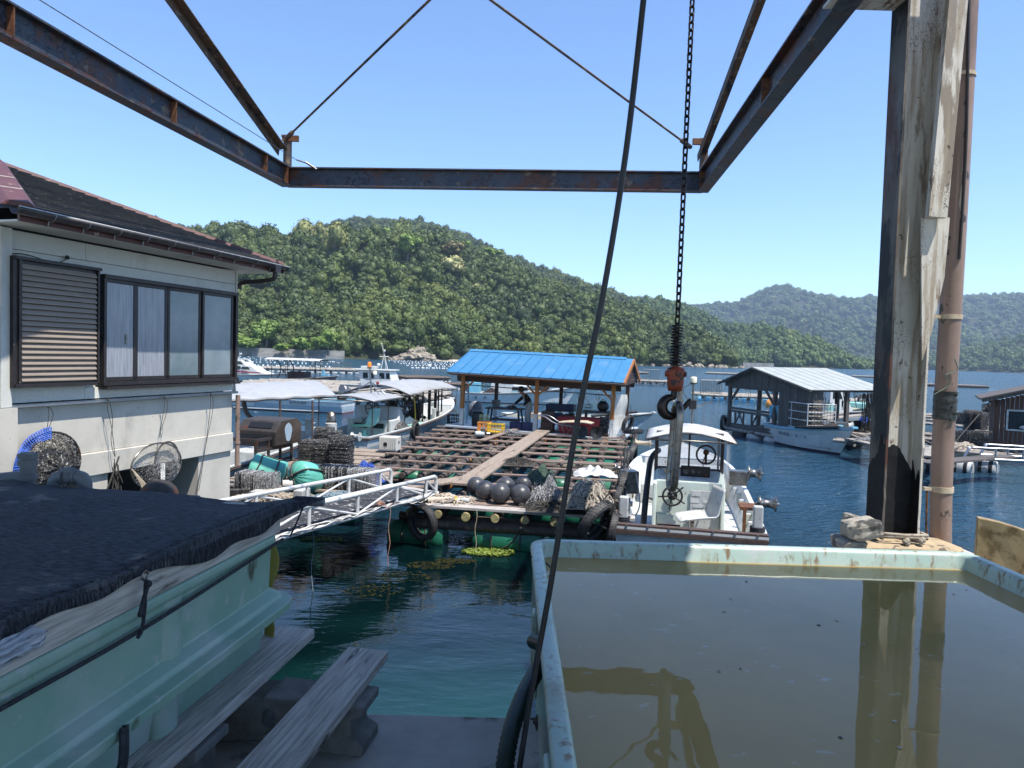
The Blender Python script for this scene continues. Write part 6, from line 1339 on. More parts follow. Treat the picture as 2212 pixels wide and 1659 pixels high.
# ================================================================ boats
def boat(name, label, stern, bow, B=2.0, fb=.55, rise=.5, hull='white', bottom='redhull', rub='brownrub', floor='mint', rake=.7, sternw=.85, fz=.18, foredeck=.18, cap='white', tip=None, band=None, cat='boat', full=.55):
    s = V3((stern[0], stern[1], 0)); b = V3((bow[0], bow[1], 0)); L = (b-s).length; yaw = math.atan2(b.y-s.y, b.x-s.x)
    t = thing(name, label, cat, s, yaw); n = 22
    def hw(f, k=1.0):
        w = B/2*(sternw + (1-sternw)*math.sin(min(1, f/.45)*PI/2)) if f < .45 else B/2*max(0, 1-((f-.45)/.55)**(2.2+full))
        return max(w*k, .012)
    def sh(f): return fb + rise*f**2.4
    def X(f, z): return L*f + rake*max(0, z/ (fb+rise))*f**5
    ts = [i/n for i in range(n+1)]
    def sec(f, lev): # outer half section points from keel to sheer
        h = sh(f); w = hw(f); k = (1-f**3*.5); z, ww = {0:(-.30,.02), 1:(-.12,.74*k), 2:(.06,.88*k), 3:(h*.55,.96*k+.04*(1-k)), 4:(h,1.0)}[lev]
        return V3((X(f, z), w*ww, z))
    def strip(l0, l1, m, nm, par=t, off=0.0):
        mb = MB()
        for sg in (1, -1):
            rows = [[V3((p.x, sg*(p.y+off), p.z)) for p in (sec(f, l0), sec(f, l1))] for f in ts]
            vs = [p for r in rows for p in r]; fs = [(2*i,2*i+2,2*i+3,2*i+1) if sg < 0 else (2*i,2*i+1,2*i+3,2*i+2) for i in range(n)]
            mb.add(vs, fs, True)
        q = [sec(0, l0), sec(0, l1)]; mb.add([q[0], q[1], V3((q[1].x,-q[1].y,q[1].z)), V3((q[0].x,-q[0].y,q[0].z))], [(0,1,2,3)])
        return part(nm, mb, M[m], par)
    strip(0, 1, bottom, 'keel'); strip(1, 2, bottom, 'bottom_paint'); strip(2, 3, hull, 'hull'); strip(3, 4, band or hull, 'topside')
    cw = .07
    mb = MB()   # gunwale cap and inner side and floor
    for sg in (1, -1):
        rows = []
        for f in ts:
            h = sh(f); w = hw(f); wi = max(w-cw, .004); rows.append([V3((X(f,h), sg*(w+.012), h)), V3((X(f,h), sg*(w+.012), h+.03)), V3((X(f,h)-.0, sg*wi, h+.03)), V3((X(f,h), sg*wi, h-.02))])
        vs = [p for r in rows for p in r]; fs = [(4*i+k, 4*i+k+1, 4*i+k+5, 4*i+k+4) for i in range(n) for k in range(3)]; mb.add(vs, fs)
    h = sh(0); mb.box((cw/2-.01, 0, h+.012), (cw+.02, 2*hw(0)+.02, .04)); part('gunwale', mb, M[cap], t)
    mb = MB()
    for sg in (1, -1):
        rows = [[V3((X(f,sh(f)), sg*max(hw(f)-cw,.004), sh(f)-.015)), V3((X(f,fz)-.02, sg*max(hw(f)*.86-cw,.003), fz))] for f in ts]
        mb.add([p for r in rows for p in r], [(2*i,2*i+1,2*i+3,2*i+2) for i in range(n)])
    mb.add([(cw,-hw(0)+cw,sh(0)),(cw,hw(0)-cw,sh(0)),(cw,hw(0)*.86-cw,fz),(cw,-hw(0)*.86+cw,fz)], [(0,1,2,3)]); part('inner_side', mb, M[cap if cap in ('white','white2','offw') else 'white'], t)
    mb = MB(); vs = []
    for f in ts: w = max(hw(f)*.87-cw, .003); vs += [V3((X(f,fz)-.01, w, fz)), V3((X(f,fz)-.01, -w, fz))]
    mb.add(vs, [(2*i,2*i+1,2*i+3,2*i+2) for i in range(n)]); part('floor', mb, M[floor], t)
    mb = MB()
    for sg in (1, -1): mb.tube([V3((X(f, sh(f)*.86)-.0, sg*(hw(f)*(.985)+.012), sh(f)-.05)) for f in ts], .026, 6)
    mb.box((-.012, 0, sh(0)-.05), (.05, 2*hw(0), .06)); part('rubbing_strake', mb, M[rub], t)
    if foredeck:
        mb = MB(); fs_ = [f for f in [1-foredeck+foredeck*i/8 for i in range(9)]]; vs = []
        for f in fs_: w = max(hw(f)-cw*.5,.004); vs += [V3((X(f,sh(f))-.01, w, sh(f)-.0+.02)), V3((X(f,sh(f))-.01, -w, sh(f)+.02))]
        mb.add(vs, [(2*i,2*i+1,2*i+3,2*i+2) for i in range(8)]); f = fs_[0]; w = hw(f)-cw; mb.add([(X(f,sh(f)),w,sh(f)+.02),(X(f,sh(f)),-w,sh(f)+.02),(X(f,fz),-w*.85,fz),(X(f,fz),w*.85,fz)], [(0,1,2,3)]); part('foredeck', mb, M[cap], t)
    t_ = (X(1, sh(1)), sh(1)); mb = MB(); mb.box((t_[0]-.02,0,t_[1]+.03),(.16,.2,.07)); part('stem_head', mb, M[cap], t, bevel=.01)
    BT[t.name] = (L, hw, sh, X); return t, L
BT = {}
def outboard(par, x, y, z, m='dark', txt=None, s=1.0, yaw=0, nm='outboard_motor'):
    R = rz(yaw); c = V3((x, y, z)); mb = MB()
    mb.loft([[c + R @ V3((dx*s*k1+o*s, dy*s*k1, zz*s)) for dx, dy in ((-.22,-.12),(-.15,-.17),(.13,-.16),(.2,-.08),(.2,.08),(.13,.16),(-.15,.17),(-.22,.12))] for zz, k1, o in ((.0,.8,0),(.06,1,0),(.25,1.02,.0),(.42,.85,.02),(.5,.5,.03))], True, True); ob = part(nm, mb, M[m], par)
    mb = MB(); mb.loft([[c + R @ V3((dx*s, dy*s, zz*s)) for dx, dy in ((-.09,-.06),(.09,-.05),(.09,.05),(-.09,.06))] for zz in (.02,-.7)], True); mb.box(c+R @ V3((-.05*s,0,-.62*s)), (.3*s,.16*s,.02)); mb.lathe([(.05*s,-.18*s),(.06*s,.1*s),(.02*s,.16*s)], 8, c+R @ V3((-.02,0,-.72*s)), R @ Matrix.Rotation(PI/2,3,'Y')); part('leg', mb, M['dark'], ob)
    mb = MB(); mb.box(c+R @ V3((.16*s,0,-.05*s)), (.16*s,.2*s,.25*s)); part('clamp', mb, M['dark'], ob)
    if txt: text(txt, c + R @ V3((-.0,-.175*s,.2*s)), R @ Matrix.Rotation(PI/2,3,'X'), .085*s, M['white'], par)
    return ob
def canopy(par, x0, x1, w, z, camber=.12, m='canvas', posts=(), pr=.018, pm='dark', droop=.0, zb=.5, nm='canopy'):
    mb = MB(); mb.grid(24, 12, lambda s, q: V3((x0+(x1-x0)*s, -w/2+w*q, z + camber*math.sin(PI*q)*1.0 + droop*math.sin(PI*s) + .012*noise.noise(V3((s*8,q*4,x0)))))); o = part(nm, mb, M[m], par); o.modifiers.new('s','SOLIDIFY').thickness = .018
    mb = MB(); pts = [(x0,-w/2),(x1,-w/2),(x1,w/2),(x0,w/2)]; mb.tube([V3((a,b,z-.015+ (0))) for a, b in pts], .016, 6, closed=True)
    for s in (0,.33,.66,1): mb.tube([V3((x0+(x1-x0)*s, -w/2+w*q/8, z-.02+camber*math.sin(PI*q/8)+droop*math.sin(PI*s))) for q in range(9)], .013, 6)
    part('canopy_frame', mb, M['steel'], par)
    mb = MB(); N_ = 44
    for k in range(N_):
        for sg in (-1, 1): x = x0+(x1-x0)*k/N_; mb.tube([(x,sg*w/2,z+.02),(x+.02,sg*(w/2+.015),z-.03),(x+.04,sg*w/2,z+.02)], .004, 3, False)
    q = part('lacing', mb, M['rope'], par); q['kind'] = 'stuff'
    for x, y in posts: mb = MB(); mb.tube([(x,y,zb),(x,y,z-.03+camber*math.cos(PI*y/w)*.8)], pr, 8); part('canopy_post', mb, M[pm], par)
def wheel(par, c, r, R, m='black', spokes=6, rt=.014, knobs=True, nm='steering_wheel'):
    mb = MB(); c = V3(c); mb.tube([c + R @ V3((r*math.cos(a), r*math.sin(a), 0)) for a in [2*PI*i/24 for i in range(24)]], rt, 6, closed=True)
    for k in range(spokes): a = 2*PI*k/spokes+.2; mb.tube([c, c + R @ V3((r*(1.5 if knobs else 1)*math.cos(a), r*(1.5 if knobs else 1)*math.sin(a), 0))], rt*.8, 5)
    mb.ball(c, r*.22, 8, 6); part(nm, mb, M[m], par)
def drum(par, c, r, w, ax, m='cream', nm='line_drum'):
    R = V3((0,0,1)).rotation_difference(V3(ax).normalized()).to_matrix(); mb = MB(); mb.lathe([(r,-w/2),(r,-w/2+.012),(r*.6,-w/2+.03),(r*.5,0),(r*.6,w/2-.03),(r,w/2-.012),(r,w/2)], 16, c, R); mb.lathe([(r*.15,-w/2-.05),(r*.15,w/2+.05)], 8, c, R); return part(nm, mb, M[m], par)
RXp = Matrix.Rotation(PI/2, 3, 'X'); RYp = Matrix.Rotation(PI/2, 3, 'Y')
# ---- the white workboat tied up in front, stern towards us
sA, sB = P(1343,1149,10.5), P(1669,1171,10.1)
bE, LE = boat('white_workboat', 'white workboat moored stern-on beside the raft, its canopy behind the hook', (2.66,10.3), (4.36,18.1), B=2.35, fb=.58, rise=.35, hull='white', floor='white2', sternw=.93, fz=.16, foredeck=.2, rake=.5, full=1.6)
mb = MB(); mb.box((.04,0,.625),(.12,2.2,.03)); part('stern_strake', mb, M['brownrub'], bE)
for k in range(7): mb = MB(); mb.box((-.03,-.95+.31*k,.62),(.012,.03,.03)); part('bolt_head', mb, M['silver'], bE)
# console cabin
cabx = 1.05
mb = MB(); mb.prism([(cabx,-.52,.16),(cabx+1.5,-.52,.16),(cabx+1.3,-.52,1.15),(cabx+.30,-.52,1.30),(cabx+.02,-.52,1.16)], (0,1.04,0)); cab = part('console', mb, M['offw'], bE, bevel=.02)
for sg in (-1, 1): mb = MB(); mb.prism([(cabx-.18,sg*.56,.16),(cabx+.5,sg*.56,.16),(cabx+.5,sg*.56,1.28),(cabx-.08,sg*.56,1.12)], (0,.06*-sg,0)); part('side_wing', mb, M['offw'], bE, bevel=.015)
mb = MB(); mb.box((cabx-.006,-.26,.60),(.014,.46,.86)); dr = part('door', mb, M['white2'], bE, bevel=.004)
for z in (.28,.95): mb = MB(); mb.box((cabx-.02,-.46,z),(.014,.12,.03)); part('hinge', mb, M['silver'], dr)
mb = MB(); mb.box((cabx-.018,.0,.52),(.02,.05,.07)); part('latch', mb, M['silver'], dr)
for y, z, w, h in ((-.12,.98,.13,.08),(-.1,.86,.13,.06),(-.28,.86,.10,.05),(-.16,.78,.18,.05)): mb = MB(); mb.box((cabx-.016,y,z),(.004,w,h)); part('notice', mb, M['white'], dr)
mb = MB(); mb.box((cabx+.004,.29,.33),(.02,.36,.24)); rc = part('locker_recess', mb, M['darkhull'], bE)
mb = MB(); mb.box((cabx-.05,.29,.30),(.09,.27,.12)); part('red_case', mb, M['redp'], bE, bevel=.01)
mb = MB(); mb.box((cabx-.09,.29,.20),(.16,.36,.09)); part('black_tray', mb, M['black'], bE, bevel=.02)
mb = MB(); mb.box((cabx-.01,.29,.53),(.02,.40,.16)); part('locker_flap', mb, M['offw'], bE, bevel=.01)
mb = MB(); mb.prism([(cabx+.30,-.46,1.30),(cabx+.30,.46,1.30),(cabx+.04,.46,1.17),(cabx+.04,-.46,1.17)], (0,0,.012)); part('dash_top', mb, M['white2'], bE)
mb = MB(); mb.box((cabx+.13,-.10,1.30),(.05,.46,.20),Matrix.Rotation(-.25,3,'Y')); pan = part('instrument_panel', mb, M['black'], bE, bevel=.008)
for y, r in ((.05,.045),(-.06,.03),(-.16,.02)): mb = MB(); mb.lathe([(r,-.005),(r,.005)], 16, (cabx+.10,y,1.31), RYp); part('gauge', mb, M['steel'], pan)
mb = MB(); mb.lathe([(.014,-.006),(.014,.006)], 8, (cabx+.10,-.26,1.27), RYp); part('red_button', mb, M['redp'], pan)
mb = MB(); mb.box((cabx+.1,.3,1.31),(.1,.2,.06)); part('switch_box', mb, M['cream'], bE, bevel=.01)
wheel(bE, (cabx-.10,.25,.93), .15, RYp, 'black', 5, .016)
mb = MB(); mb.tube([(cabx-.1,.25,.93),(cabx+.02,.25,.96)], .02, 8); mb.lathe([(.08,-.01),(.08,.01)], 16, (cabx-.03,.25,.93), RYp); part('wheel_hub', mb, M['black'], bE)
# windscreen: film in dark frames, clear-view disc
wx = cabx+.42
for y in (-.52,.0,.12*0+.52): mb = MB(); mb.box((wx,y*1.0,1.60),(.04,.035 if abs(y) > .1 else .03,.62)); part('screen_post', mb, M['brownrub'], bE)
mb = MB(); mb.box((wx,0,1.30),(.05,1.08,.05)); mb.box((wx,0,1.90),(.05,1.08,.04)); part('screen_rail', mb, M['brownrub'], bE)
mb = MB(); mb.box((wx,0,1.6),(.006,1.02,.56)); part('windscreen', mb, M['film'], bE)
mb = MB(); mb.tube([(wx-.02,-.27+.15*math.cos(a),1.56+.15*math.sin(a)) for a in [2*PI*i/28 for i in range(28)]], .018, 6, closed=True); part('clear_view_ring', mb, M['brownrub'], bE)
mb = MB(); mb.lathe([(.04,-.02),(.05,.0),(.04,.03)], 12, (wx-.03,-.27,1.60), RYp); mb.box((wx-.02,-.27,1.50),(.03,.04,.16)); part('wiper_motor', mb, M['rust'], bE)
mb = MB(); mb.tube(smooth([(wx-.05,-.27,1.58),(wx-.08,-.22,1.42),(wx-.12,-.28,1.32),(wx-.1,-.42,1.34)],4), .008, 5); part('wire', mb, M['black'], bE)
mb = MB(); mb.box((wx-.28,-.60,1.58),(.55,.006,.62)); part('side_screen', mb, M['film'], bE)
canopy(bE, cabx-.10, cabx+1.5, 1.40, 1.84, .13, 'canvasw', ((cabx+.42,-.54),(cabx+.42,.54),(cabx+1.4,-.54),(cabx+1.4,.54)), .02, 'brownrub', 0, 1.0)
mb = MB(); mb.tube([(cabx+1.1,-.05,2.0),(cabx+1.1,-.05,2.72)], .018, 8); mb.tube([(cabx+1.1,-.40,2.40),(cabx+1.1,-.05,2.28),(cabx+1.1,.32,2.40)], .012, 6); mb.tube(smooth([(cabx+1.1,-.04,2.7),(cabx+1.1,.12,2.6),(cabx+1.1,.03,2.4),(cabx+1.1,-.02,2.2)],4), .008, 5); ms = part('mast', mb, M['steel'], bE)
mb = MB(); mb.box((cabx+1.08,-.05,2.34),(.08,.13,.17)); part('horn_box', mb, M['black'], ms, bevel=.02)
mb = MB(); mb.lathe([(.07,.0),(.07,.02)], 14, (cabx+1.1,-.05,2.70)); part('lamp_base', mb, M['black'], ms)
mb = MB(); mb.lathe([(.055,.0),(.057,.07),(.05,.10),(0,.105)], 14, (cabx+1.1,-.05,2.72)); part('mast_lamp', mb, M['lampwhite'], ms)
# helm seat
mb = MB(); mb.tube([(cabx-.42,-.06,.16),(cabx-.42,-.06,.62)], .03, 10); sp_o = part('seat_post', mb, M['rust'], bE)
mb = MB(); mb.tube([(cabx-.42,-.06,.3),(cabx-.42,-.06,.6)], .033, 10); part('seat_post_sleeve', mb, M['cream'], bE)
def seat(par, c, yaw, m, s=1.0):
    R = rz(yaw); mb = MB()
    def f(q, p):
        y = (q-.5)*.44*(1-.15*abs(p-.5)); 
        if p < .5: k = p/.5; v = V3((.22-.44*k, y, .02+.06*(2*abs(q-.5))**2 + .04*(1-k)**2*-1+.03))
        else: k = (p-.5)/.5; v = V3((-.22-.10*k, y*(1-.12*k), .05+.06*(2*abs(q-.5))**2*(1-k)+.42*k))
        return V3(c) + R @ (v*s)
    mb.grid(12, 18, f); o = part('seat', mb, M[m], par); o.modifiers.new('s','SOLIDIFY').thickness = .02
seat(bE, (cabx-.42,-.10,.62), PI/2+.35, 'white2', 1.15)
# winch drums and gear on the sides
drum(bE, (1.55,-1.28,.80), .13, .26, (0,1,0), 'steel'); drum(bE, (3.6,-1.30,.98), .15, .22, (0,1,0), 'steel'); drum(bE, (3.3,1.22,.95), .12, .2, (0,1,0), 'steel')
mb = MB(); mb.box((3.6,-1.0,.88),(.25,.34,.28)); part('winch_box', mb, M['steel'], bE, bevel=.02)
mb = MB(); mb.box((2.7,1.02,.82),(.3,.28,.42),rz(.4)); part('winch_box', mb, M['steel'], bE, bevel=.02)
mb = MB(); mb.box((1.5,-1.0,.74),(.4,.34,.05)); mb.box((1.3,-.9,.5),(.05,.05,.5)); part('winch_bracket', mb, M['rust'], bE)
for sg, x in ((1,.32),(-1,.3)):
    mb = MB(); mb.box((x,sg*.98,.62),(.12,.14,.75)); bo = part('bollard', mb, M['white2'], bE, bevel=.02)
    mb = MB()
    for k in range(4): mb.tube([(x+.09*math.cos(a),sg*.98+.10*math.sin(a),.60+.025*k) for a in [2*PI*i/10 for i in range(10)]], .016, 5, closed=True)
    mb.tube(smooth([(x,sg*.88,.6),(x+.05,sg*.85,.4),(x+.1,sg*.82,.2)],4), .014, 5); part('mooring_line', mb, M['navyrope'], bo)
mb = MB(); mb.lathe([(.0,0),(.17,.02),(.19,.1),(.16,.2),(.1,.26),(.03,.29),(.02,.34),(0,.345)], 20, (.55,.62,.16)); part('black_buoy', mb, M['black'], bE)
mb = MB(); mb.tube(smooth([(1.0,.70,.2),(1.2,.68,.7),(1.5,.66,1.05),(1.9,.62,1.38),(2.2,.5,1.5)],4), .05, 12); part('exhaust_hose', mb, M['blackrub'], bE)
for x, y in ((.35,.35),(.5,-.75),(.38,-.2)): mb = MB(); mb.tube([(x,y,.2),(x+.12,y-.5*(1 if y>0 else -.3),.24)], .025, 8); part('pole', mb, M['cream'], bE)
mb = MB(); mb.tube([(.2,-.78,.5),(1.1,-.72,.22)], .03, 10); part('pole', mb, M['cream'], bE)
for k in range(7):
    for sg in (-1,1): mb = MB(); mb.box((1.2+.62*k,sg*(BT[bE.name][1]((1.2+.62*k)/LE)-.14),.38),(.06,.1,.36)); part('frame_rib', mb, M['white'], bE, bevel=.01)
drum(bE, (6.4,.9,1.12), .09, .36, (0,1,0), 'cream'); mb = MB(); mb.tube(smooth([(2.6,.9,1.0),(2.3,.8,.5),(2.0,.9,.3),(1.8,1.0,.45),(2.1,1.05,.9)],4), .012, 5); part('cable', mb, M['whiteline'], bE)
mb = MB()
for k in range(20): a = random.uniform(0,6); mb.tube([(4.2+.3*math.cos(a),.5+.3*math.sin(a),.24+.02*k%.1),(4.2+.3*math.cos(a+1),.5+.3*math.sin(a+1),.3),(4.2+.3*math.cos(a+2),.5+.3*math.sin(a+2),.26)], .012, 4)
q = part('rope_coil', mb, M['rope'], bE); q['kind'] = 'stuff'
mb = MB(); mb.box((4.6,.55,.35),(1.0,.6,.4)); part('fish_hatch', mb, M['white2'], bE, bevel=.02)
mb = MB(); mb.box((5.4,-.3,.5),(1.2,1.1,.5)); part('forward_locker', mb, M['white2'], bE, bevel=.03)
# ---- white canopy boat alongside the raft on the left
bA, LA = boat('canopy_fishing_boat', 'white fishing boat with two grey-white canopies and an amber beacon, left of the raft', (-4.95,20.4), (-2.75,30.4), B=2.2, fb=.62, rise=.5, floor='mint', band='white', foredeck=.14, full=.9)
mb = MB(); mb.prism([(2.0,-.80,.2),(4.9,-.80,.2),(4.9,-.72,.62),(3.9,-.68,.95),(3.2,-.68,1.30),(2.9,-.68,1.32),(2.75,-.75,.95),(2.0,-.8,.95)], (0,1.5,0)); ca = part('cabin', mb, M['white'], bA, bevel=.03)
mb = MB(); mb.prism([(3.32,-.70,1.22),(3.88,-.70,.96),(3.55,-.70,.90),(3.2,-.70,.98),(3.1,-.70,1.22)], (0,-.008,0)); mb.prism([(3.95,-.5,.97),(3.28,-.5,1.30),(3.28,.55,1.30),(3.95,.55,.97)], (.01,0,.012)); part('cabin_window', mb, M['glass'], ca)
mb = MB(); mb.bar((3.0,-.74,1.32),(3.9,-.74,1.34), .06,.05); part('window_visor', mb, M['navyp'], ca)
mb = MB(); mb.box((1.99,-.35,.60),(.02,.5,.62)); mb.box((1.99,.25,.60),(.02,.5,.62)); part('cabin_door', mb, M['white2'], ca)
for y in (-.35,.25): mb = MB(); mb.box((1.975,y,.76),(.01,.4,.16)); part('door_window', mb, M['glass'], ca)
mb = MB(); mb.prism([(2.5,-.812,.46),(4.7,-.812,.46),(4.6,-.80,.54),(2.7,-.81,.53)], (0,-.006,0)); part('stripe', mb, M['darkhull'], ca)
text('KKO 6000', (4.1,-.81,.74), RXp, .12, M['rust'], bA)
mb = MB(); mb.tube([(.95,-.35,.2),(.95,-.35,.75)], .07, 10); mb.tube([(1.25,-.35,.55),(.95,-.35,.56)], .03, 6); part('seat_post', mb, M['mint'], bA)
seat(bA, (.95,-.35,.80), PI*.5-.3, 'mint', 1.3)
wheel(bA, (2.2,-.05,1.28), .22, RYp, 'dark', 5, .018, False); wheel(bA, (1.9,.0,.85), .13, RYp, 'black', 6, .014)
canopy(bA, .3, 3.1, 1.9, 1.66, .13, 'canvas', ((.4,-.85),(.4,.85),(1.6,-.85),(3.0,-.85),(3.0,.85)), .018, 'dark')
canopy(bA, 2.7, 8.0, 2.3, 1.74, .30, 'canvas', ((3.4,-.7),(4.6,-.9),(6.3,-.9),(7.0,-.8),(7.0,.8),(4.6,.9)), .03, 'dark', .08)
mb = MB(); mb.tube([(2.0,-.1,1.8),(1.85,-.1,2.55)], .03, 8); mb.tube([(2.0,-.6,1.75),(1.95,-.1,2.15),(2.0,.5,1.78)], .02, 6); mb.tube([(1.9,-.45,2.3),(1.93,.0,2.2),(1.9,.4,2.32)], .02, 6); mb.tube([(1.2,-.7,1.8),(1.9,-.1,2.2)], .012, 6); ms = part('mast', mb, M['silver'], bA)
mb = MB(); mb.lathe([(.07,0),(.07,.05)], 12, (1.82,-.1,2.56)); part('lamp_base', mb, M['steel'], ms)
mb = MB(); mb.lathe([(.065,0),(.06,.14),(.03,.17),(0,.172)], 12, (1.82,-.1,2.60)); part('amber_beacon', mb, M['amber'], ms)
mb = MB(); mb.lathe([(.06,0),(.06,.1),(0,.12)], 12, (1.9,-.25,2.38)); part('mast_lamp', mb, M['lampwhite'], ms)
mb = MB(); mb.ball((1.9,-.35,2.12), .05, 10, 7); part('red_lamp', mb, M['redp'], ms)
R6 = random.Random(12)
mb = MB()
for k in range(9): mb.tube(smooth([(4.7+R6.uniform(-.4,.4),-.5+R6.uniform(-.2,.9),1.75),(4.9+R6.uniform(-.3,.8),-.3+R6.uniform(-.3,.6),1.5+R6.uniform(-.1,.1)),(5.2+R6.uniform(-.4,.6),-.3+R6.uniform(-.3,.6),.9),(5.0+R6.uniform(-.3,.5),-.3,.5)],4), R6.uniform(.018,.04), 6)
mb.box((4.9,.1,.7),(.8,.7,.6)); mb.ball((4.7,.3,1.15),.25,10,7); mb.box((5.6,-.3,.95),(.25,.35,.6),Matrix.Rotation(.3,3,'Y')); part('hauling_machine', mb, M['dark'], bA)
mb = MB(); mb.tube(smooth([(4.55,-.55,1.7),(4.6,-.6,1.3),(4.4,-.7,.9),(4.6,-.6,.6)],4), .025, 6); part('yellow_hose', mb, M['yellow'], bA)
for x in (6.3, 7.0): mb = MB(); mb.box((x,-.55,1.0),(.09,.09,1.5)); part('bollard_post', mb, M['dark'], bA)
mb = MB(); mb.box((5.7,-.95,.85),(.12,.12,.5)); part('bollard', mb, M['white'], bA, bevel=.015)
drum(bA, (4.9,-.85,.66), .14, .2, (.3,1,0), 'white2'); drum(bA, (-.15,-.6,.66), .13, .25, (0,1,0), 'white2'); drum(bA, (.2,.5,.66), .13, .3, (0,1,0), 'white2')
mb = MB(); mb.box((3.9,-.92,.66),(1.3,.22,.08)); part('side_hatch', mb, M['mint'], bA, bevel=.01)
mb = MB(); mb.grid(12, 10, lambda s, q: V3((2.3+.9*s,-1.0+.3*q,.66+.22*math.sin(PI*s)*math.sin(PI*q)))); o = part('dark_net', mb, M['net'], bA)
mb = MB(); mb.lathe([(.16,-.3),(.17,.25)], 10, (-.1,.2,.75), None); part('white_tub', mb, M['white2'], bA)
mb = MB(); mb.box((8.6,0,1.05),(.5,.25,.18)); part('bow_roller', mb, M['white'], bA, bevel=.02)
mb = MB(); mb.box((3.4,-1.13,.35),(.14,.10,.62)); part('fender', mb, M['black'], bA, bevel=.03)
tyre('small tyre fender hanging on the side of the white canopy boat', V3((-3.15,23.4,.52)), .72, bA.rotation_euler.z, 0, 0, False)
mb = MB(); fx_ = V3((-3.3,26.6,.5)); mb.ball(fx_, .22, 12, 8, (.8,.8,1.2)); solo('dark_fender', mb, M['black'], 'round dark fender between the canopy boat and the raft', 'fender')
mb = MB(); fx_ = V3((-2.75,26.9,.75)); mb.ball(fx_, .17, 12, 8); solo('white_fender', mb, M['whitefoam'], 'white round fender at the raft corner by the canopy boat', 'fender')
for k, (a, b, lb) in enumerate(((V3((-2.55,29.9,1.05)), rp(-2.2,12.5,.7), 'dark mooring rope from the canopy boat bow to the raft'), (V3((-2.5,29.6,.95)), rp(-1.6,12.6,.7), 'second mooring rope crossing to the raft corner'), (V3((-3.6,22.5,.65)), rp(-2.5,8.0,.7), 'rope from the canopy boat side across to the ribbed box'))):
    mb = MB(); mb.tube(sag(a, b, .25, 14, .01), .016, 6); solo('mooring_rope', mb, M['rope'], lb, 'rope')
# ---- boat with the wide canopy and the washing machine beside the house
bW, LW = boat('awning_boat', 'workboat under a wide pale awning beside the house', (-7.3,12.7), (-6.15,21.0), B=2.3, fb=.55, rise=.25, floor='white2', foredeck=.12, full=1.5)
WI = (Matrix.Translation(bW.location) @ bW.rotation_euler.to_matrix().to_4x4()).inverted()
def lw(u, v, D): return WI @ P(u, v, D)
def awn(s, q):
    a = P(500,866,16.2).lerp(P(728,855,19.2), s); b = P(430,848,19.5).lerp(P(640,834,23.0), s); p = a.lerp(b, q); p.z += .30*math.sin(PI*q)*1.0+.02*math.sin(s*25)*.6; return WI @ p
mb = MB(); mb.grid(40, 14, awn); o = part('awning', mb, M['canvas'], bW); o.modifiers.new('s','SOLIDIFY').thickness = .02
mb = MB(); mb.tube([awn(s/20, 0)+V3((0,0,-.02)) for s in range(21)], .018, 6); mb.tube([awn(s/20, 1)+V3((0,0,-.02)) for s in range(21)], .018, 6); mb.tube([awn(1, s/10)+V3((0,0,-.02)) for s in range(11)], .018, 6); part('awning_frame', mb, M['dark'], bW)
mb = MB()
for k in range(60): p = awn(k/60, 0); mb.tube([p+V3((0,0,.03)), p+V3((.03,0,-.05)), p+V3((.05,0,.03))], .006, 3, False)
q = part('lacing', mb, M['rope'], bW); q['kind'] = 'stuff'
for u, D, v1 in ((605,17.5,965),(675,18.4,972)): mb = MB(); a = lw(u, 866, D); b = lw(u, v1, D); mb.tube([a, b], .028, 8); part('awning_post', mb, M['brownrub'], bW)
mb = MB(); mb.tube(smooth([lw(526,866,17), lw(532,890,17), lw(545,905,17), lw(556,915,17), lw(552,932,17)],4), .055, 8); part('exhaust_arm', mb, M['dark'], bW)
mb = MB(); c = lw(668,930,20.2); mb.box((c.x,c.y,.75),(.16,.2,.7)); mb.box((c.x,c.y,1.1),(.26,.3,.05)); mb.box((c.x,c.y,.95),(.1,.42,.05)); part('bitt', mb, M['white2'], bW, bevel=.01)
drum(bW, lw(612,917,18.6), .14, .32, (.2,1,.1), 'mint'); outboard(bW, LW-.1, -.9, .9, 'steel', None, .8, .4)
mb = MB(); mb.box((5.2,0,.45),(2.6,1.9,.45)); part('deck_box', mb, M['white2'], bW, bevel=.03)
# washing machine on its steel stand
wm = thing('shell_washer', 'dark steel shell washer with a polished side and a pale patch, under the awning', 'machine', P(560,1000,15.2)); 
mb = MB(); p = [P(512,962,15.5), P(594,957,15.5), P(590,930,15.5), P(596,918,15.6), P(580,908,15.9), P(500,906,15.9)]
f1 = P(600,925,15.6); k0 = P(512,963,15.2); k1 = P(592,955,15.2); h = .62
dvec = V3((.35,1.0,0)).normalized()
base = P(512,958,15.2); x_ = (P(594,958,14.9)-base); x_.z = 0; x_ = x_*1.0
prof2 = [(0,0),(0,.30),(.18,.52),(.75,.55),(.9,.42),(.9,0)]
mb.prism([base + dvec*a + V3((0,0,b)) for a, b in prof2], x_); body = part('hood', mb, M['dark'], wm, bevel=.01)
mb = MB(); mb.prism([base + x_*1.002 + dvec*a + V3((0,0,b)) for a, b in ((.02,.02),(.02,.29),(.19,.50),(.74,.53),(.88,.41),(.88,.02))], x_.normalized()*.01); sdp = part('side_plate', mb, mat('polished_plate', (.30,.25,.21), (.16,.13,.11), .22, .85, 3, dirt=(((.35,.22,.12), .58, .66, 2.5),)), wm)
mb = MB(); mb.prism([base + x_*1.018 + dvec*(.42+.12*math.cos(a)*(1+.15*math.sin(3*a))) + V3((0,0,.27+.20*math.sin(a))) for a in [2*PI*i/18 for i in range(18)]], x_.normalized()*.004); part('pale_patch', mb, M['paleblue'], sdp)
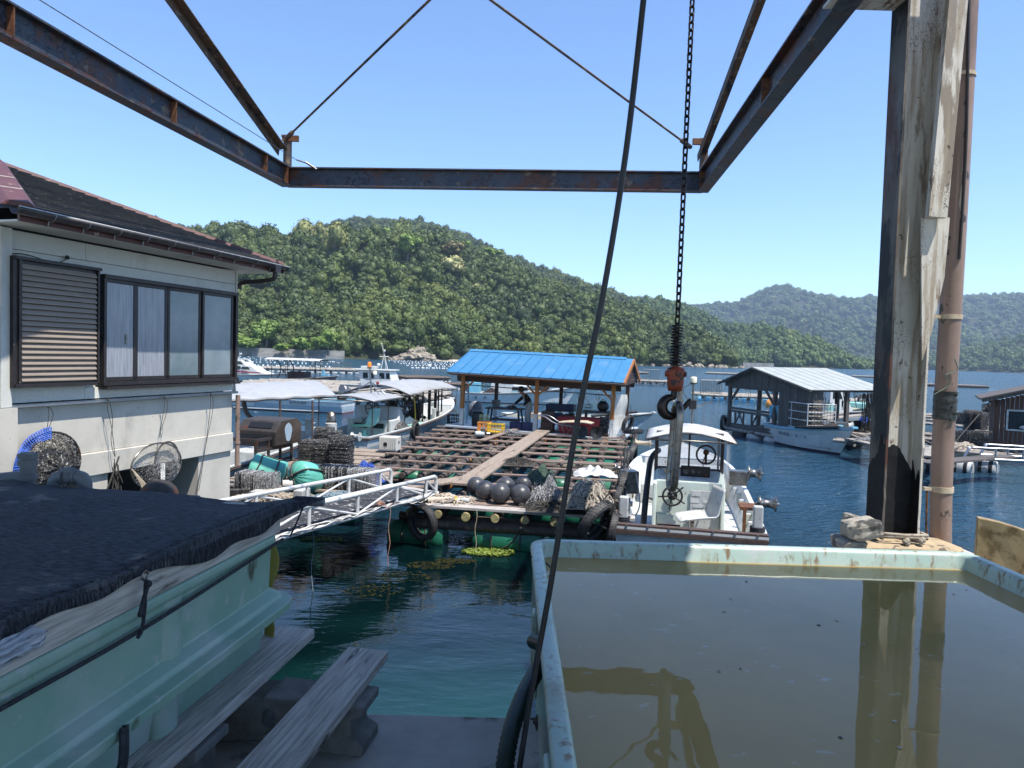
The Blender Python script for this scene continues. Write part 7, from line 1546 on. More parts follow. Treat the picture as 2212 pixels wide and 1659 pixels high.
mb = MB(); mb.box(base + x_*.5 + dvec*-.005 + V3((0,0,.1)), (x_.length*.86,.02,.26), rz(math.atan2(x_.y,x_.x))); part('opening', mb, M['black'], wm)
a_, b_ = base + x_*.25 + dvec*.05 + V3((0,0,.37)), base + x_*.85 + dvec*.05 + V3((0,0,.37)); mb = MB(); mb.prism([a_+V3((0,-.012,0)), b_+V3((0,-.012,0)), b_+dvec*.09+V3((0,-.012,.11)), a_+dvec*.09+V3((0,-.012,.11))], (0,0,.006)); part('viewing_slot', mb, M['black'], wm)
st_b = MB(); q0_, q1_ = P(553,952,14.2), P(630,940,16.0); 
for z in (0,-.22): st_b.bar(q0_+V3((0,0,z)), q1_+V3((0,0,z)), .04, .06)
for f in (0,.33,.66,1): a = q0_.lerp(q1_, f); st_b.bar(a, a+V3((0,0,-.62)), .05, .05)
st_b.bar(q0_, q0_+V3((-1.2,.3,0)), .04,.06); st_b.bar(q0_+V3((0,0,-.5)), q1_+V3((0,0,-.5)), .04,.05); part('stand', st_b, M['dark'], wm)
mb = MB(); mb.box(q0_.lerp(q1_,.5)+V3((-.03,0,-.11)), ((q1_-q0_).length,.02,.2), rz(math.atan2((q1_-q0_).y,(q1_-q0_).x))); part('stand_plate', mb, M['dark'], wm)
# ---- long pale-blue boat
def off(u, D, v=None): p = P(u, 900, D); return (p.x, p.y)
bP, LP = boat('pale_blue_boat', 'long pale-blue open boat with a covered outboard, behind the awning', off(752,35.2), off(470,36.6), B=1.9, fb=.62, rise=.35, hull='paleblue', band='white', bottom='redhull', cap='skyblue', rub='paleblue', floor='white2', foredeck=.2)
outboard(bP, .25, .0, .75, 'steel', None, 1.25); text('EH7-01809', (2.2,.99,.47), Matrix.Rotation(PI,3,'Z') @ RXp, .2, M['black'], bP)
mb = MB(); mb.box((3.4,.985,.12),(4.6,.02,.05)); part('white_line', mb, M['white'], bP)
# ---- red-striped cruiser, far left
bR, LR = boat('red_striped_cruiser', 'white cabin cruiser with a dark red stripe, far left by the house corner', off(470,66), off(622,65), B=2.4, fb=.55, rise=.35, foredeck=.2, hull='white', bottom='darkhull')
mb = MB(); mb.prism([(1.6,-.95,.5),(5.6,-.75,.62),(4.3,-.8,1.0),(3.7,-.8,1.42),(3.2,-.8,1.45),(2.7,-.8,1.95),(1.4,-.8,1.95),(1.8,-.9,1.4)], (0,1.7,0)); ca = part('cabin', mb, M['white'], bR, bevel=.03)
mb = MB()
for pts in ([(2.0,1.12),(2.75,1.12),(2.75,1.38),(1.95,1.38)],[(2.9,1.10),(3.7,1.10),(3.5,1.36),(2.9,1.38)],[(2.1,1.55),(3.05,1.55),(2.75,1.83),(2.15,1.85)]): mb.prism([(x,-.975+.0,z) for x, z in pts], (0,.03,0))
part('cabin_window', mb, M['glass'], ca)
mb = MB(); mb.prism([(1.7,-.985,.86),(4.6,-.93,.80),(4.7,-.93,.88),(1.7,-.985,1.0)], (0,.02,0)); part('red_stripe', mb, mat('dark_red_stripe', (.30,.02,.05), None, .4), ca)
text('SEA BREEZE', (2.9,-.99,.72), RXp, .14, M['black'], bR)
mb = MB(); mb.prism([(1.35,-.9,.5),(1.75,-.9,.5),(1.9,-.9,1.9),(1.35,-.9,1.9)], (0,1.6,0)); part('aft_shelter', mb, M['mint'], ca)
mb = MB(); mb.box((.3,0,.9),(.5,1.2,.6)); part('tank_box', mb, M['skyblue'], bR, bevel=.02)
mb = MB(); mb.tube([(2.1,0,1.95),(2.1,0,2.7)], .025, 6); mb.ball((2.25,0,2.5), .1, 8, 6); mb.box((2.5,0,2.03),(.9,.8,.12)); mb.tube([(1.9,-.5,2.3),(2.1,0,2.2),(1.9,.5,2.3)], .02, 5); part('mast', mb, M['white2'], bR)
# ---- dark boat under the flat white canopy
bK, LK = boat('dark_canopy_boat', 'dark workboat under a flat white canopy in the left distance', off(604,62), off(712,61), B=2.0, fb=.5, rise=.4, hull='greypipe', band='greypipe', floor='dark', bottom='darkhull', cap='white2', foredeck=.15)
canopy(bK, -1.0, 4.2, 2.3, 2.15, .16, 'canvasw', ((-.3,-.9),(1.2,-.9),(3.3,-.9),(3.8,-.9),(0,.9),(3.3,.9)), .03, 'dark')
mb = MB()
for x in (.2,1.4): mb.tube(smooth([(x-.1,-.8,2.1),(x+.3,-.8,1.6),(x+.2,-.8,.9),(x-.1,-.8,.5)],4), .05, 7)
mb.box((1.8,0,.8),(1.6,1.2,.7)); mb.box((2.6,-.4,.6),(1.6,.6,.3)); part('hauling_machine', mb, M['dark'], bK)
mb = MB(); mb.prism([(1.0,-.65,.5),(2.6,-.65,.5),(2.3,-.65,1.2),(1.5,-.65,1.2)], (0,.05,0)); part('brown_cover', mb, M['darkwood'], bK)
mb = MB(); mb.box((4.4,-.3,.95),(.7,.25,.12)); mb.box((4.25,-.3,1.15),(.12,.2,.4)); part('bow_seat', mb, M['skyblue'], bK)
# ---- white cabin boat behind the canopies
bC, LC = boat('white_cabin_boat', 'white cabin boat with a lattice mast behind the canopies', off(745,51), off(930,50), B=2.3, fb=.7, rise=.4, foredeck=.2)
mb = MB(); mb.prism([(1.5,-.8,.6),(3.9,-.8,.6),(3.5,-.8,1.75),(1.2,-.8,1.75)], (0,1.6,0)); ca = part('cabin', mb, M['white'], bC, bevel=.03)
mb = MB(); mb.box((2.35,0,1.80),(2.7,1.9,.08)); part('cabin_roof', mb, M['white'], ca, bevel=.02)
mb = MB()
for a, b in ((1.6,1.95),(2.1,2.4),(2.8,3.15),(3.3,3.55)): mb.prism([(a,-.812,1.2),(b+.04,-.812,1.2),(b,-.812,1.6),(a,-.812,1.6)], (0,.01,0))
part('cabin_window', mb, M['glass'], ca)
mb = MB(); mb.box((1.8,0,1.95),(1.1,.7,.2)); part('life_raft_box', mb, M['white2'], bC, bevel=.03)
mb = MB()
for a, b in (((2.7,-.2,1.85),(2.85,0,2.9)),((3.2,-.2,1.85),(2.85,0,2.9)),((2.9,.3,1.85),(2.85,0,2.9)),((2.85,0,2.9),(2.65,0,3.6)),((2.6,-.3,2.75),(3.1,.3,2.75))): mb.tube([a, b], .03, 6)
mb.ball((2.62,0,3.65), .06, 6, 5); mb.ball((2.85,0,3.15), .1, 6, 5); part('lattice_mast', mb, M['white2'], bC)
# ---- boat seen through the shed
bD, LD = boat('shed_view_boat', 'white fishing boat with a red waterline seen through the blue-roofed shed', off(1008,46.5), off(1222,46), B=2.3, fb=.62, rise=.55, foredeck=.18, rake=.7)
mb = MB(); mb.prism([(1.6,-.7,.5),(4.1,-.7,.5),(4.1,-.7,1.15),(3.1,-.7,1.2),(2.9,-.7,1.75),(2.2,-.7,1.75),(1.6,-.7,1.2)], (0,1.4,0)); ca = part('cabin', mb, M['white'], bD, bevel=.03)
mb = MB(); mb.box((3.5,-.71,.98),(1.0,.02,.2)); mb.prism([(2.35,-.715,1.28),(2.9,-.715,1.28),(2.8,-.715,1.62),(2.4,-.715,1.62)], (0,.01,0)); part('cabin_window', mb, M['glass'], ca)
mb = MB(); mb.box((3.5,-.72,.68),(1.1,.02,.22)); part('side_panel', mb, M['mint'], ca)
mb = MB(); mb.box((.5,0,.95),(.7,1.0,.7)); part('tank_box', mb, M['skyblue'], bD, bevel=.03)
mb = MB(); mb.tube(smooth([(.1,-.8,.6),(.1,-.8,1.5),(.3,-.8,1.6),(1.0,-.8,1.6),(1.1,-.8,1.2)],3), .03, 6); mb.box((4.9,0,1.1),(.9,.9,.9)); mb.tube([(6.0,-.4,.9),(6.1,.4,1.3)], .05, 6); part('hauling_machine', mb, M['dark'], bD)
mb = MB(); mb.prism([(1.0,-.82,.62),(1.7,-.82,1.0),(2.4,-.82,.62)], (0,.3,0)); part('brown_cover', mb, M['brownrub'], bD)
mb = MB(); mb.tube([(7.2,-.1,1.2),(8.0,-.1,.1)], .012, 4); mb.tube([(7.2,.2,1.2),(8.05,.0,.1)], .012, 4); part('anchor_line', mb, M['rope'], bD)
text('8', (.7,-1.02,.35), RXp, .3, M['black'], bD); text('A', (1.3,-1.08,.35), RXp, .3, M['black'], bD)
# ---- long skiff behind the shed with the grey outboard
bS, LS = boat('long_skiff', 'long low grey-green skiff behind the shed, its bow out to the right', (-1.3,28.3), (5.35,30.5), B=1.7, fb=.5, rise=.28, hull='paleblue', bottom='darkhull', cap='white2', rub='blackrub', band='white2', floor='white2', foredeck=.12, rake=.9, full=.2)
outboard(bS, -.12, .0, .62, 'greypipe', 'YAMAHA', 1.25, 0)
mb = MB(); mb.box((6.0,-.3,.95),(.1,.1,.5)); part('bitt', mb, M['white2'], bS)
mb = MB(); mb.tube([(4.6,-.75,.72),(6.9,-.32,.86)], .06, 8); part('rubber_fender', mb, M['blackrub'], bS)
mb = MB(); mb.box((1.3,0,.6),(.5,.8,.35)); part('box', mb, M['white2'], bS); mb = MB(); mb.box((2.6,0,.6),(.6,.8,.3)); part('box', mb, M['cream'], bS)
# ---- blue-trimmed boat on the right
g0, g1 = G(1646,950,0), G(1800,983,0)
bF, LF = boat('blue_trimmed_boat', 'pale open boat with light blue trim and a wire cage, bow towards us', (g0.x+.75, g0.y+.1), (g1.x+.30, g1.y+.15), B=1.75, fb=.66, rise=.32, hull='white', band='white', bottom='darkhull', cap='skyblue', rub='skyblue', floor='white2', foredeck=.16, rake=.75, full=.3, sternw=.8)
FI = (Matrix.Translation(bF.location) @ bF.rotation_euler.to_matrix().to_4x4()).inverted()
outboard(bF, .15, .0, .85, 'steel', None, 1.15)
seat(bF, (.6,-.35,.80), 2.3, 'skyblue', 1.4); mb = MB(); mb.tube([(.6,-.35,.2),(.6,-.35,.8)], .05, 8); part('seat_post', mb, M['skyblue'], bF)
mb = MB()
for z in (.75,1.05,1.35,1.66):
    mb.tube([(.95,-.62,z),(3.0,-.58,z),(3.0,.5,z),(.95,.5,z)], .02, 6, closed=True)
for x, y in ((.95,-.62),(1.9,-.6),(3.0,-.58),(3.0,.5),(.95,.5),(1.9,.5)): mb.tube([(x,y,.3),(x,y,1.68)], .018, 6)
part('cage_frame', mb, M['whitepipe'], bF)
mb = MB()
for k in range(9): mb.tube([(2.0+.12*k,-.60,.5),(2.0+.12*k,-.60,1.62)], .009, 4); mb.tube([(3.01,-.55+.12*k,.5),(3.01,-.55+.12*k,1.62)], .009, 4)
for k in range(7): mb.tube([(1.9,-.60,.55+.17*k),(3.0,-.58,.55+.17*k),(3.01,.5,.55+.17*k)], .009, 4)
part('wire_grid', mb, M['steel'], bF)
for x, y in ((.12,.6),(.12,-.6),(3.6,.3)): mb = MB(); mb.box((x,y,.85),(.12,.12,.22)); mb.box((x,y,.95),(.18,.18,.05)); part('bitt', mb, M['skyblue'], bF, bevel=.01)
mb = MB(); mb.tube([(2.6,-.80,.78),(3.5,-.66,.86),(4.5,-.30,.98)], .055, 10); part('rubber_fender', mb, M['blackrub'], bF)
mb = MB(); mb.prism([(3.2,-.30,.80),(3.9,-.15,.90),(3.9,.2,.90),(3.2,.3,1.0)], (0,0,.04)); part('dark_cover', mb, M['dark'], bF)
fl = LF*.45; w_ = BT[bF.name][1](.5); text('EH3-35181', (fl,-w_*.975-.01,.46), RXp, .17, M['black'], bF); text('海', (fl+.85,-w_*.95,.46), rz(.08) @ RXp, .13, M['black'], bF); text('栄', (fl+1.35,-w_*.88,.47), rz(.16) @ RXp, .13, M['black'], bF)
heap('net_heap', 'dark net and cords heaped inside the blue-trimmed boat', 'net heap', (Matrix.Translation(bF.location) @ bF.rotation_euler.to_matrix().to_4x4()) @ V3((2.2,.1,.45)), .5, .35, .3, 'rope2', 120, .012, 61)
# ---- white boat behind, right of the grey shed
bG, LG_ = boat('white_green_boat', 'white boat with green inside moored behind the right end of the grey shed', off(1758,36.5), off(1960,37.5), B=2.2, fb=.75, rise=.55, floor='mint', foredeck=.1, cap='white', bottom='darkhull')
mb = MB(); mb.prism([(.4,-.7,.5),(1.9,-.7,.5),(1.4,-.7,1.35),(1.0,-.7,1.9),(.4,-.7,1.9)], (0,1.3,0)); ca = part('cabin', mb, M['white'], bG, bevel=.03)
mb = MB(); mb.prism([(.55,-.715,1.4),(1.1,-.715,1.4),(.95,-.715,1.75),(.55,-.715,1.75)], (0,.01,0)); part('cabin_window', mb, M['glass'], ca); mb = MB(); mb.box((.6,-.72,.85),(.7,.02,.5)); part('cabin_door', mb, M['mint'], ca)
mb = MB(); mb.box((2.9,0,1.05),(1.6,1.7,.25)); part('deck_box', mb, M['mint'], bG, bevel=.02); mb = MB(); mb.box((3.2,0,1.5),(1.6,.1,.1)); mb.box((3.6,0,1.4),(.12,.12,.8)); part('gallows', mb, M['brownrub'], bG)
mb = MB(); mb.prism([(1.0,-1.02,.62),(2.6,-1.1,.62),(2.5,-1.1,.72),(1.0,-1.02,.72)], (0,-.01,0)); part('blue_stripe', mb, M['navyp'], bG)
# ================================================================ grey shed on its own raft, right
gA, gB = G(1574,917,.40), G(1757,948,.40)
GS = thing('grey_shed', 'weathered grey board shed with a pale sheet roof floating on its own raft', 'shed', (gA.x, gA.y, .40), math.atan2(gB.y-gA.y, gB.x-gA.x))
GL = 4.6; GM = Matrix.Translation(GS.location) @ GS.rotation_euler.to_matrix().to_4x4(); GI = GM.inverted()
def gw_(u, v):   # meeting of the line of sight with the shed's gable wall
    n_ = GM.to_3x3() @ V3((0,1,0)); r = ray(u, v); t = (V3(GS.location)-CL).dot(n_)/r.dot(n_); p = GI @ (CL+r*t); return p.x, p.z
xl, ze_ = gw_(1560, 820); xr, ze2 = gw_(1759, 835); xp, zp = gw_(1641, 796); xw0, _ = gw_(1682, 900); zt_ = (ze_+ze2)/2-.12; dep = 3.0
mb = MB()
for k in range(9): mb.box((xr/2, .2+k*.65, -.06), (xr+.5, .5, .06))
part('floor_boards', mb, M['greywood'], GS)
for y in (0,.0+dep/2, dep): mb = MB(); mb.tube([(-.4,y,-.17),(xr+.5,y,-.17)], .09, 8); part('floor_log', mb, M['palelog'], GS)
for x, y in ((.6,.2),(1.6,.2),(2.7,.2),(3.8,.2),(.4,3),(.4,5),(3.8,3)): mb = MB(); mb.ball((x,y,-.37), .34, 14, 9, (1.3,1,.8)); part('float', mb, M['whitefoam' if x > 1 else 'dark'], GS)
xm, _ = gw_(1674, 880)
for x, y in ((.02,0),(xm,0),(xr,0),(.02,dep),(xm,dep),(xr,dep),(.02,dep/2),(xr,dep/2)): mb = MB(); mb.box((x,y,zt_/2-.05), (.13,.13,zt_+.1)); part('post', mb, M['greywood'], GS)
mb = MB(); mb.box((xr/2,0,zt_-.14),(xr+.1,.10,.12)); part('beam', mb, M['greywood'], GS); mb = MB(); mb.box((.0,dep/2,zt_-.02),(.10,dep,.12)); part('beam', mb, M['greywood'], GS); mb = MB(); mb.box((xr,dep/2,zt_-.02),(.10,dep,.12)); part('beam', mb, M['greywood'], GS)
n = 26
for k in range(n):   # gable and wall boards, one by one
    xa, xb = -.25+(xr+.35)*k/n, -.25+(xr+.35)*(k+1)/n; xc = (xa+xb)/2; top_ = zt_ + (zp-zt_)*(1-abs(xc-xp)/(xp+.3 if xc < xp else xr-xp+.15)); bot = zt_-.12 if xc < xw0 else 0
    if top_-bot < .03: continue
    mb = MB(); mb.box((xc, -.075-.012*(k%2), (top_+bot)/2), (xb-xa-.008, .02, top_-bot)); part('wall_board', mb, M['greywood'], GS)
for k in range(3):
    y = .05+.13*k; mb = MB(); mb.box((xr+.06+.01*(k%2), y, zt_/2), (.02,.12,zt_)); part('wall_board', mb, M['greywood'], GS)
for x, s in ((.02,1),(xm,-1),(xm,1)): mb = MB(); mb.bar((x+.05*s,.0,zt_-.75), (x+.6*s,.0,zt_-.16), .08, .07, (0,1,0)); part('knee_brace', mb, M['greywood'], GS)
for y_, zz in ((0,.62),(0,.74),(0,.06)): mb = MB(); mb.box((xm/2,y_,zz),(xm,.09,.09)); part('rail', mb, M['greywood'], GS)
for a in range(3): mb = MB(); x = .45+.55*a; mb.bar((x,0,.1),(x+(-.4 if a % 2 else .4),0,.66), .05, .05, (0,1,0)); mb.box((x,0,.36),(.06,.06,.6)); part('rail_brace', mb, M['greywood'], GS)
ov = .35
for sd in (0, 1):
    xe = (-.45 if sd == 0 else xr+.22); zE = zt_-.02
    for k in range(8):
        ya, yb = -ov+(dep+2*ov)*k/8, -ov+(dep+2*ov)*(k+1)/8+.02; mb = MB()
        mb.grid(2, 13, lambda s, q: V3((xp+(xe-xp)*s, ya+(yb-ya)*q, zp+.05+(zE-zp-.03)*s + .012*math.sin(q*12*PI/1.5) + .004*k%2)), False)
        o = part('roof_sheet', mb, M['sheetroof'], GS); o.modifiers.new('s','SOLIDIFY').thickness = .012
for sd in (0,1): mb = MB(); mb.bar((xp,-ov+.02,zp+.0), (-.45 if sd == 0 else xr+.22,-ov+.02,zt_-.06), .04, .10, (0,1,0)); part('barge_board', mb, M['greywood'], GS)
mb = MB()
for k in range(40): x = random.choice((.0,.02,xr+.1,xr*.98)) + random.uniform(-.1,.1); y = random.uniform(-.2, dep); z = random.uniform(zt_-.5, zt_); mb.tube(smooth([(x,y,z+.1),(x+random.uniform(-.1,.1),y+.05,z-.3),(x+random.uniform(-.1,.1),y+.1,z+.05)],3), .010, 4)
q = part('hanging_cords', mb, M['rope'], GS); q['kind'] = 'stuff'
t = thing('rope_tangle', 'long tangle of brown rope hanging at the right corner of the grey shed', 'rope', GM @ V3((xr+.4,2.6,.1))); mb = MB()
for k in range(26): a = GM @ V3((xr+.15+random.uniform(-.1,.25), 2.4+random.uniform(-.2,.3), zt_-.1)); mb.tube(smooth([a, a+V3((random.uniform(-.1,.1),0,-.7)), a+V3((random.uniform(-.12,.12),0,-1.4))],3), .02, 4)
part('strands', mb, M['rope'], t)
tp = GM @ V3((-.15,-.15,.05)); tyre('dark upright tyre fender at the left corner of the grey shed', tp, .85, 1.0, 0, 0, False)
tp = GM @ V3((xr+.25,.6,.25)); tyre('tyre leaning at the right corner of the grey shed behind the blue-trimmed boat', tp, .8, .6, 0, 0, False)
t = thing('stool', 'dark round-backed chair under the right end of the grey shed', 'chair', GM @ V3((xr+1.0,3.0,.0)), .4); mb = MB(); mb.box((0,0,.45),(.4,.4,.04)); part('seat', mb, M['black'], t)
for a in (-1,1):
    for b in (-1,1): mb = MB(); mb.tube([(a*.18,b*.18,0),(a*.17,b*.17,.45)], .015, 5); part('leg', mb, M['black'], t)
mb = MB(); mb.tube([(.2*math.cos(a),.19,.5+.42*math.sin(a)) for a in [PI*i/12 for i in range(13)]], .018, 5); mb.tube([(.1*math.cos(a),.19,.5+.3*math.sin(a)) for a in [PI*i/12 for i in range(13)]], .014, 5); part('backrest', mb, M['black'], t)
# deck running right from the grey shed: logs, planks, a jetty raft
def lograft(name, label, p0, p1, depth, n, r, m='palelog', z=.32, floats='whitefoam', nf=10, cross=8, fr=.22, jit=.02):
    a = V3((p0[0], p0[1], z)); b = V3((p1[0], p1[1], z)); d = (b-a).normalized(); s = V3((-d.y, d.x, 0)); t = thing(name, label, 'raft', (a.x, a.y, 0)); L = (b-a).length
    for k in range(n):
        o = s*(depth*k/(max(1,n-1))); e0, e1 = random.uniform(-.6,.6), random.uniform(-.6,.6); mb = MB(); mb.tube([a+o+d*(e0+(L-e0+e1)*i/8)+V3((0,0,random.uniform(-jit,jit))) for i in range(9)], r*random.uniform(.8,1.15), 6); part('log', mb, M[m], t)
    for k in range(cross):
        f = (k+.5)/cross; mb = MB(); mb.tube([a+d*L*f+V3((0,0,-r*1.7)), a+d*L*f+s*depth+V3((0,0,-r*1.7))], r, 6); part('cross_log', mb, M['log'], t)
    for k in range(nf):
        f = (k+.5)/nf; mb = MB(); c = a+d*L*f+s*(.2); c.z = .08; mb.tube([c-d*L/nf*.36, c-d*L/nf*.30, c+d*L/nf*.30, c+d*L/nf*.36], [fr*.7, fr, fr, fr*.7], 10); part('float', mb, M[floats], t)
    return t, a, d, s, L
def X_(u, D): p = P(u, 800, D); return (p.x, D)
lograft('log_raft', 'broad raft of bleached logs behind the grey canopy, left', X_(430,45), X_(745,45.5), 15, 15, .16, nf=14, cross=9, z=.42)
tyre('tyre fender on the near side of the left log raft', V3((X_(690,44.8)[0], 44.8, .3)), 1.1, 0, 0, 0, False)
lograft('log_raft', 'raft of bleached logs seen under the two canopies of the fishing boat', X_(735,40), X_(975,41), 13, 15, .15, nf=12, cross=9, z=.45)
for k, (u, D) in enumerate(((908,39.8),(955,40.2),(972,41))): tyre(('tyre hung on the log raft behind the canopy posts', 'second tyre hung on the log raft near the bow', 'tyre at the right end of the log raft')[k], V3((X_(u,D)[0], D, .35)), 1.0, 0, 0, 0, False)
lograft('far_raft', 'far log raft with pale floats beyond the dark canopied boat', X_(560,92), X_(830,96), 5, 5, .16, nf=16, cross=8, z=.5, fr=.3)
lograft('far_raft', 'dark low raft on white floats right of the cabin boat', X_(868,72), X_(975,74), 3, 4, .14, 'log', nf=14, cross=5, z=.55, fr=.28)
lograft('far_raft', 'dark raft with white drums behind the fishing boat cabin', X_(950,60), X_(1005,60), 2, 3, .12, 'log', nf=6, cross=3, z=.5, fr=.3)
def rail_frames(label, u0, u1, D, n, h):
    t = thing('net_rack', label, 'rack', (X_(u0,D)[0], D, .5)); a = V3((*X_(u0,D), .5)); b = V3((*X_(u1,D), .5)); mb = MB(); mb.tube([a+V3((0,0,h)), b+V3((0,0,h))], .03, 5); part('top_bar', mb, M['steel'], t)
    for k in range(n): p = a.lerp(b, k/(n-1)); mb = MB(); mb.tube([p, p+V3((0,0,h))], .03, 4); part('upright', mb, M['steel'], t)
rail_frames('thin wire rack on the far raft left of the amber beacon', 675, 705, 94, 8, 1.0); rail_frames('small rack on the far raft below the seawall end', 720, 758, 95, 10, 1.0)
lograft('far_raft', 'far raft with blue floats behind the grey shed', X_(1508,56), X_(1872,52), 3.2, 6, .12, 'palelog', nf=22, cross=14, z=.45, fr=.22, floats='skyblue')
rail_frames('thin rack standing on the far raft left of the grey shed', 1515, 1560, 56.5, 14, 1.1)
tyre('tyre on the right tip of the far raft beyond the grey shed', V3((X_(1868,52)[0], 52, .6)), 1.0, 0, 0, 0, False)
mb = MB(); mb.ball((X_(1669,50)[0], 50, .2), .4, 12, 8); solo('orange_buoy', mb, M['orangep'], 'faded orange ball buoy behind the posts of the grey shed', 'buoy')
lograft('far_raft', 'small far raft right of the blue-roofed shed', X_(1352,86), X_(1444,84), 3, 4, .14, 'palelog', nf=10, cross=6, z=.5, fr=.25)
rail_frames('thin rack on the small far raft right of the blue roof', 1390, 1425, 86, 10, 1.4)
for k, (u0, u1, D, lb) in enumerate(((1345,1402,150,'very far pale raft right of the blue roof'),(1530,1640,170,'very far pale raft above the grey shed roof'),(1985,2138,118,'far thin raft seen right of the pink pipe'),(1850,1905,190,'tiny far raft left of the cream post'))):
    t = thing('distant_raft', lb, 'raft', (*X_(u0, D), 0)); a = V3((*X_(u0, D), .3)); b = V3((*X_(u1, D-4), .3))
    for q in range(3): mb = MB(); mb.tube([a+V3((0,q*1.2,0)), b+V3((0,q*1.2,0))], .22, 6); part('log', mb, M['palelog' if k != 2 or q else 'log'], t)
# ---- raft and gear on the right, brown cabin
jr = thing('jetty_raft', 'low dark jetty raft crossing behind the cream post to the brown cabin', 'raft', G(1830,960,.5))
def jb(a, b, w, h, nm, m): mb = MB(); mb.bar(a, b, w, h); part(nm, mb, M[m], jr)
def gz(u, v, z=.62): return G(u, v, z)
lines = [((1800,948),(2210,985)),((1790,930),(2205,962)),((1795,918),(2150,950)),((1830,935),(2020,1000)),((1900,905),(2145,925)),((1930,893),(2145,912)),((2000,905),(2145,918)),((1840,890),(2145,898))]
for (a, b) in lines:
    A, B = gz(*a), gz(*b); d = (B-A).normalized()
    for q in range(3): mb = MB(); o = V3((-d.y, d.x, 0))*(q*.22); mb.tube([A+o+V3((0,0,-.05)), A.lerp(B,.5)+o+V3((0,0,-.04)), B+o+V3((0,0,-.05))], .06, 6); part('log', mb, M['log' if q == 1 else 'palelog'], jr)
for k in range(18):
    f = k/17; A = gz(1805,925).lerp(gz(2190,960), f); mb = MB(); mb.tube([A+V3((-.6,-1.6,-.12)), A+V3((.9,3.2,-.12))], .06, 6); part('cross_log', mb, M['log'], jr)
jb(gz(1775,905,.7), gz(1895,893,.75), .45, .05, 'plank', 'palelog'); jb(gz(1770,899,.7), gz(1910,880,.75), .35, .05, 'plank', 'palelog'); jb(gz(1990,985,.68), gz(2160,918,.7), .6, .05, 'plank', 'palelog'); jb(gz(1835,948,.66), gz(1990,985,.66), .3, .05, 'plank', 'palelog')
jb(gz(1990,1000,.66), gz(2180,985,.66), .5, .05, 'plank', 'greywood')
for a, b, z in ((2003,2058,0),(2064,2115,0),(2118,2170,0)):
    va = 1018 if a > 1990 else 985; A, B = G(a, va, .02), G(b, va+6, .02); d = (B-A); mb = MB(); mb.tube([A.lerp(B, f)+V3((0,.3,.08)) for f in (0,.06,.94,1)], [.2,.27,.27,.2], 14); fl_ = part('float', mb, M['whitefoam'], jr)
    for f in (.3,.75): m2 = MB(); c = A.lerp(B,f)+V3((0,.3,.08)); m2.tube([c-d.normalized()*.05, c+d.normalized()*.05], .28, 14); part('strap', m2, M['black'], fl_)
# silver handrails of the right-hand gangway
hr = thing('silver_railing', 'galvanised low railing at the right edge by the brown cabin', 'railing', P(2080,985,19.5))
for dy, u0 in ((0, 2082), (1.3, 2118)):
    a = P(u0, 990-dy*6, 19.5+dy); b = P(2330, 1002-dy*6, 19.0+dy); z = V3((0,0,.30)); mb = MB(); mb.tube(smooth([a, a+V3((.05,0,.12)), a+V3((.16,0,.28)), a+V3((.35,0,.30)), b+z],4), .035, 10); part('top_tube', mb, M['silver'], hr)
    mb = MB(); mb.tube([a, b], .045, 10); part('lower_tube', mb, M['silver'], hr)
    for k in range(4): p = a.lerp(b, .28+.24*k); mb = MB(); mb.tube([p, p+z], .025, 8); part('upright', mb, M['silver'], hr)
# cabin
bc = thing('brown_cabin', 'brown board cabin with a white-framed window at the right edge', 'cabin', G(2147,962,.6)); c0 = V3(bc.location); cx_ = V3((.86,-.51,0)).normalized(); cy_ = V3((.51,.86,0)).normalized()
BR = Matrix((cx_, cy_, V3((0,0,1)))).transposed()
def bl_(x, y, z): return c0 + BR @ V3((x, y, z))
zc_ = 1.50; rs_ = .30
for k in range(22):
    x = .06+.125*k; h = zc_+rs_*x
    segs = [(0, h)] if not (.36 < x < 1.9) else [(0, .58), (1.16, h)]
    for za, zb in segs: mb = MB(); mb.box(bl_(x, .01*(k%2), (za+zb)/2), (.118,.03,zb-za), BR); part('wall_board', mb, M['brownwall'], bc)
mb = MB(); mb.box(bl_(0.0,1.2,.78), (.05,2.4,1.5), BR); part('side_wall', mb, M['brownwall'], bc)
mb = MB(); mb.box(bl_(1.13,.3,.87), (1.6,.02,.62), BR); part('dark_interior', mb, M['black'], bc)
mb = MB()
for dx, dz, w, h in ((0,-.32,1.62,.05),(0,.32,1.62,.05),(-.8,0,.05,.68),(.8,0,.05,.68)): mb.box(bl_(1.12+dx,-.03,.87+dz), (w,.06,h), BR)
wf = part('window_frame', mb, M['white2'], bc); mb = MB(); mb.box(bl_(1.12,-.02,.87), (1.56,.008,.6), BR); part('pane', mb, M['glass'], wf)
mb = MB(); mb.ball(bl_(1.15,.12,.66), .2, 12, 8, (3,.3,.5)); part('white_cushion', mb, M['cloth'], bc)
mb = MB(); mb.bar(bl_(-.42,-.30,zc_-.02), bl_(3.0,-.30,zc_+rs_*3.3), .05,.13); part('barge_board', mb, M['greywood'], bc)
mb = MB(); mb.prism([bl_(-.48,-.4,zc_+.0), bl_(3.1,-.4,zc_+rs_*3.55), bl_(3.1,-.4,zc_+rs_*3.55+.05), bl_(-.48,-.4,zc_+.05)], BR @ V3((0,3.2,0))); part('roof', mb, M['greywood'], bc)
mb = MB(); mb.box(bl_(.1,-.1,zc_-.08), (.14,.2,.12), BR); part('beam_end', mb, M['darkwood'], bc)
mb = MB(); a = bl_(-.18,-.2,zc_-.05); mb.tube([a, bl_(-1.3,-2.0,-.05)], .02, 6)
for k in range(5): mb.ball(a.lerp(bl_(-1.3,-2.0,-.05), .06*k), .045, 6, 4)
solo('stay_rope', mb, M['rope'], 'dark knotted rope running from the cabin eave down to the raft', 'rope')
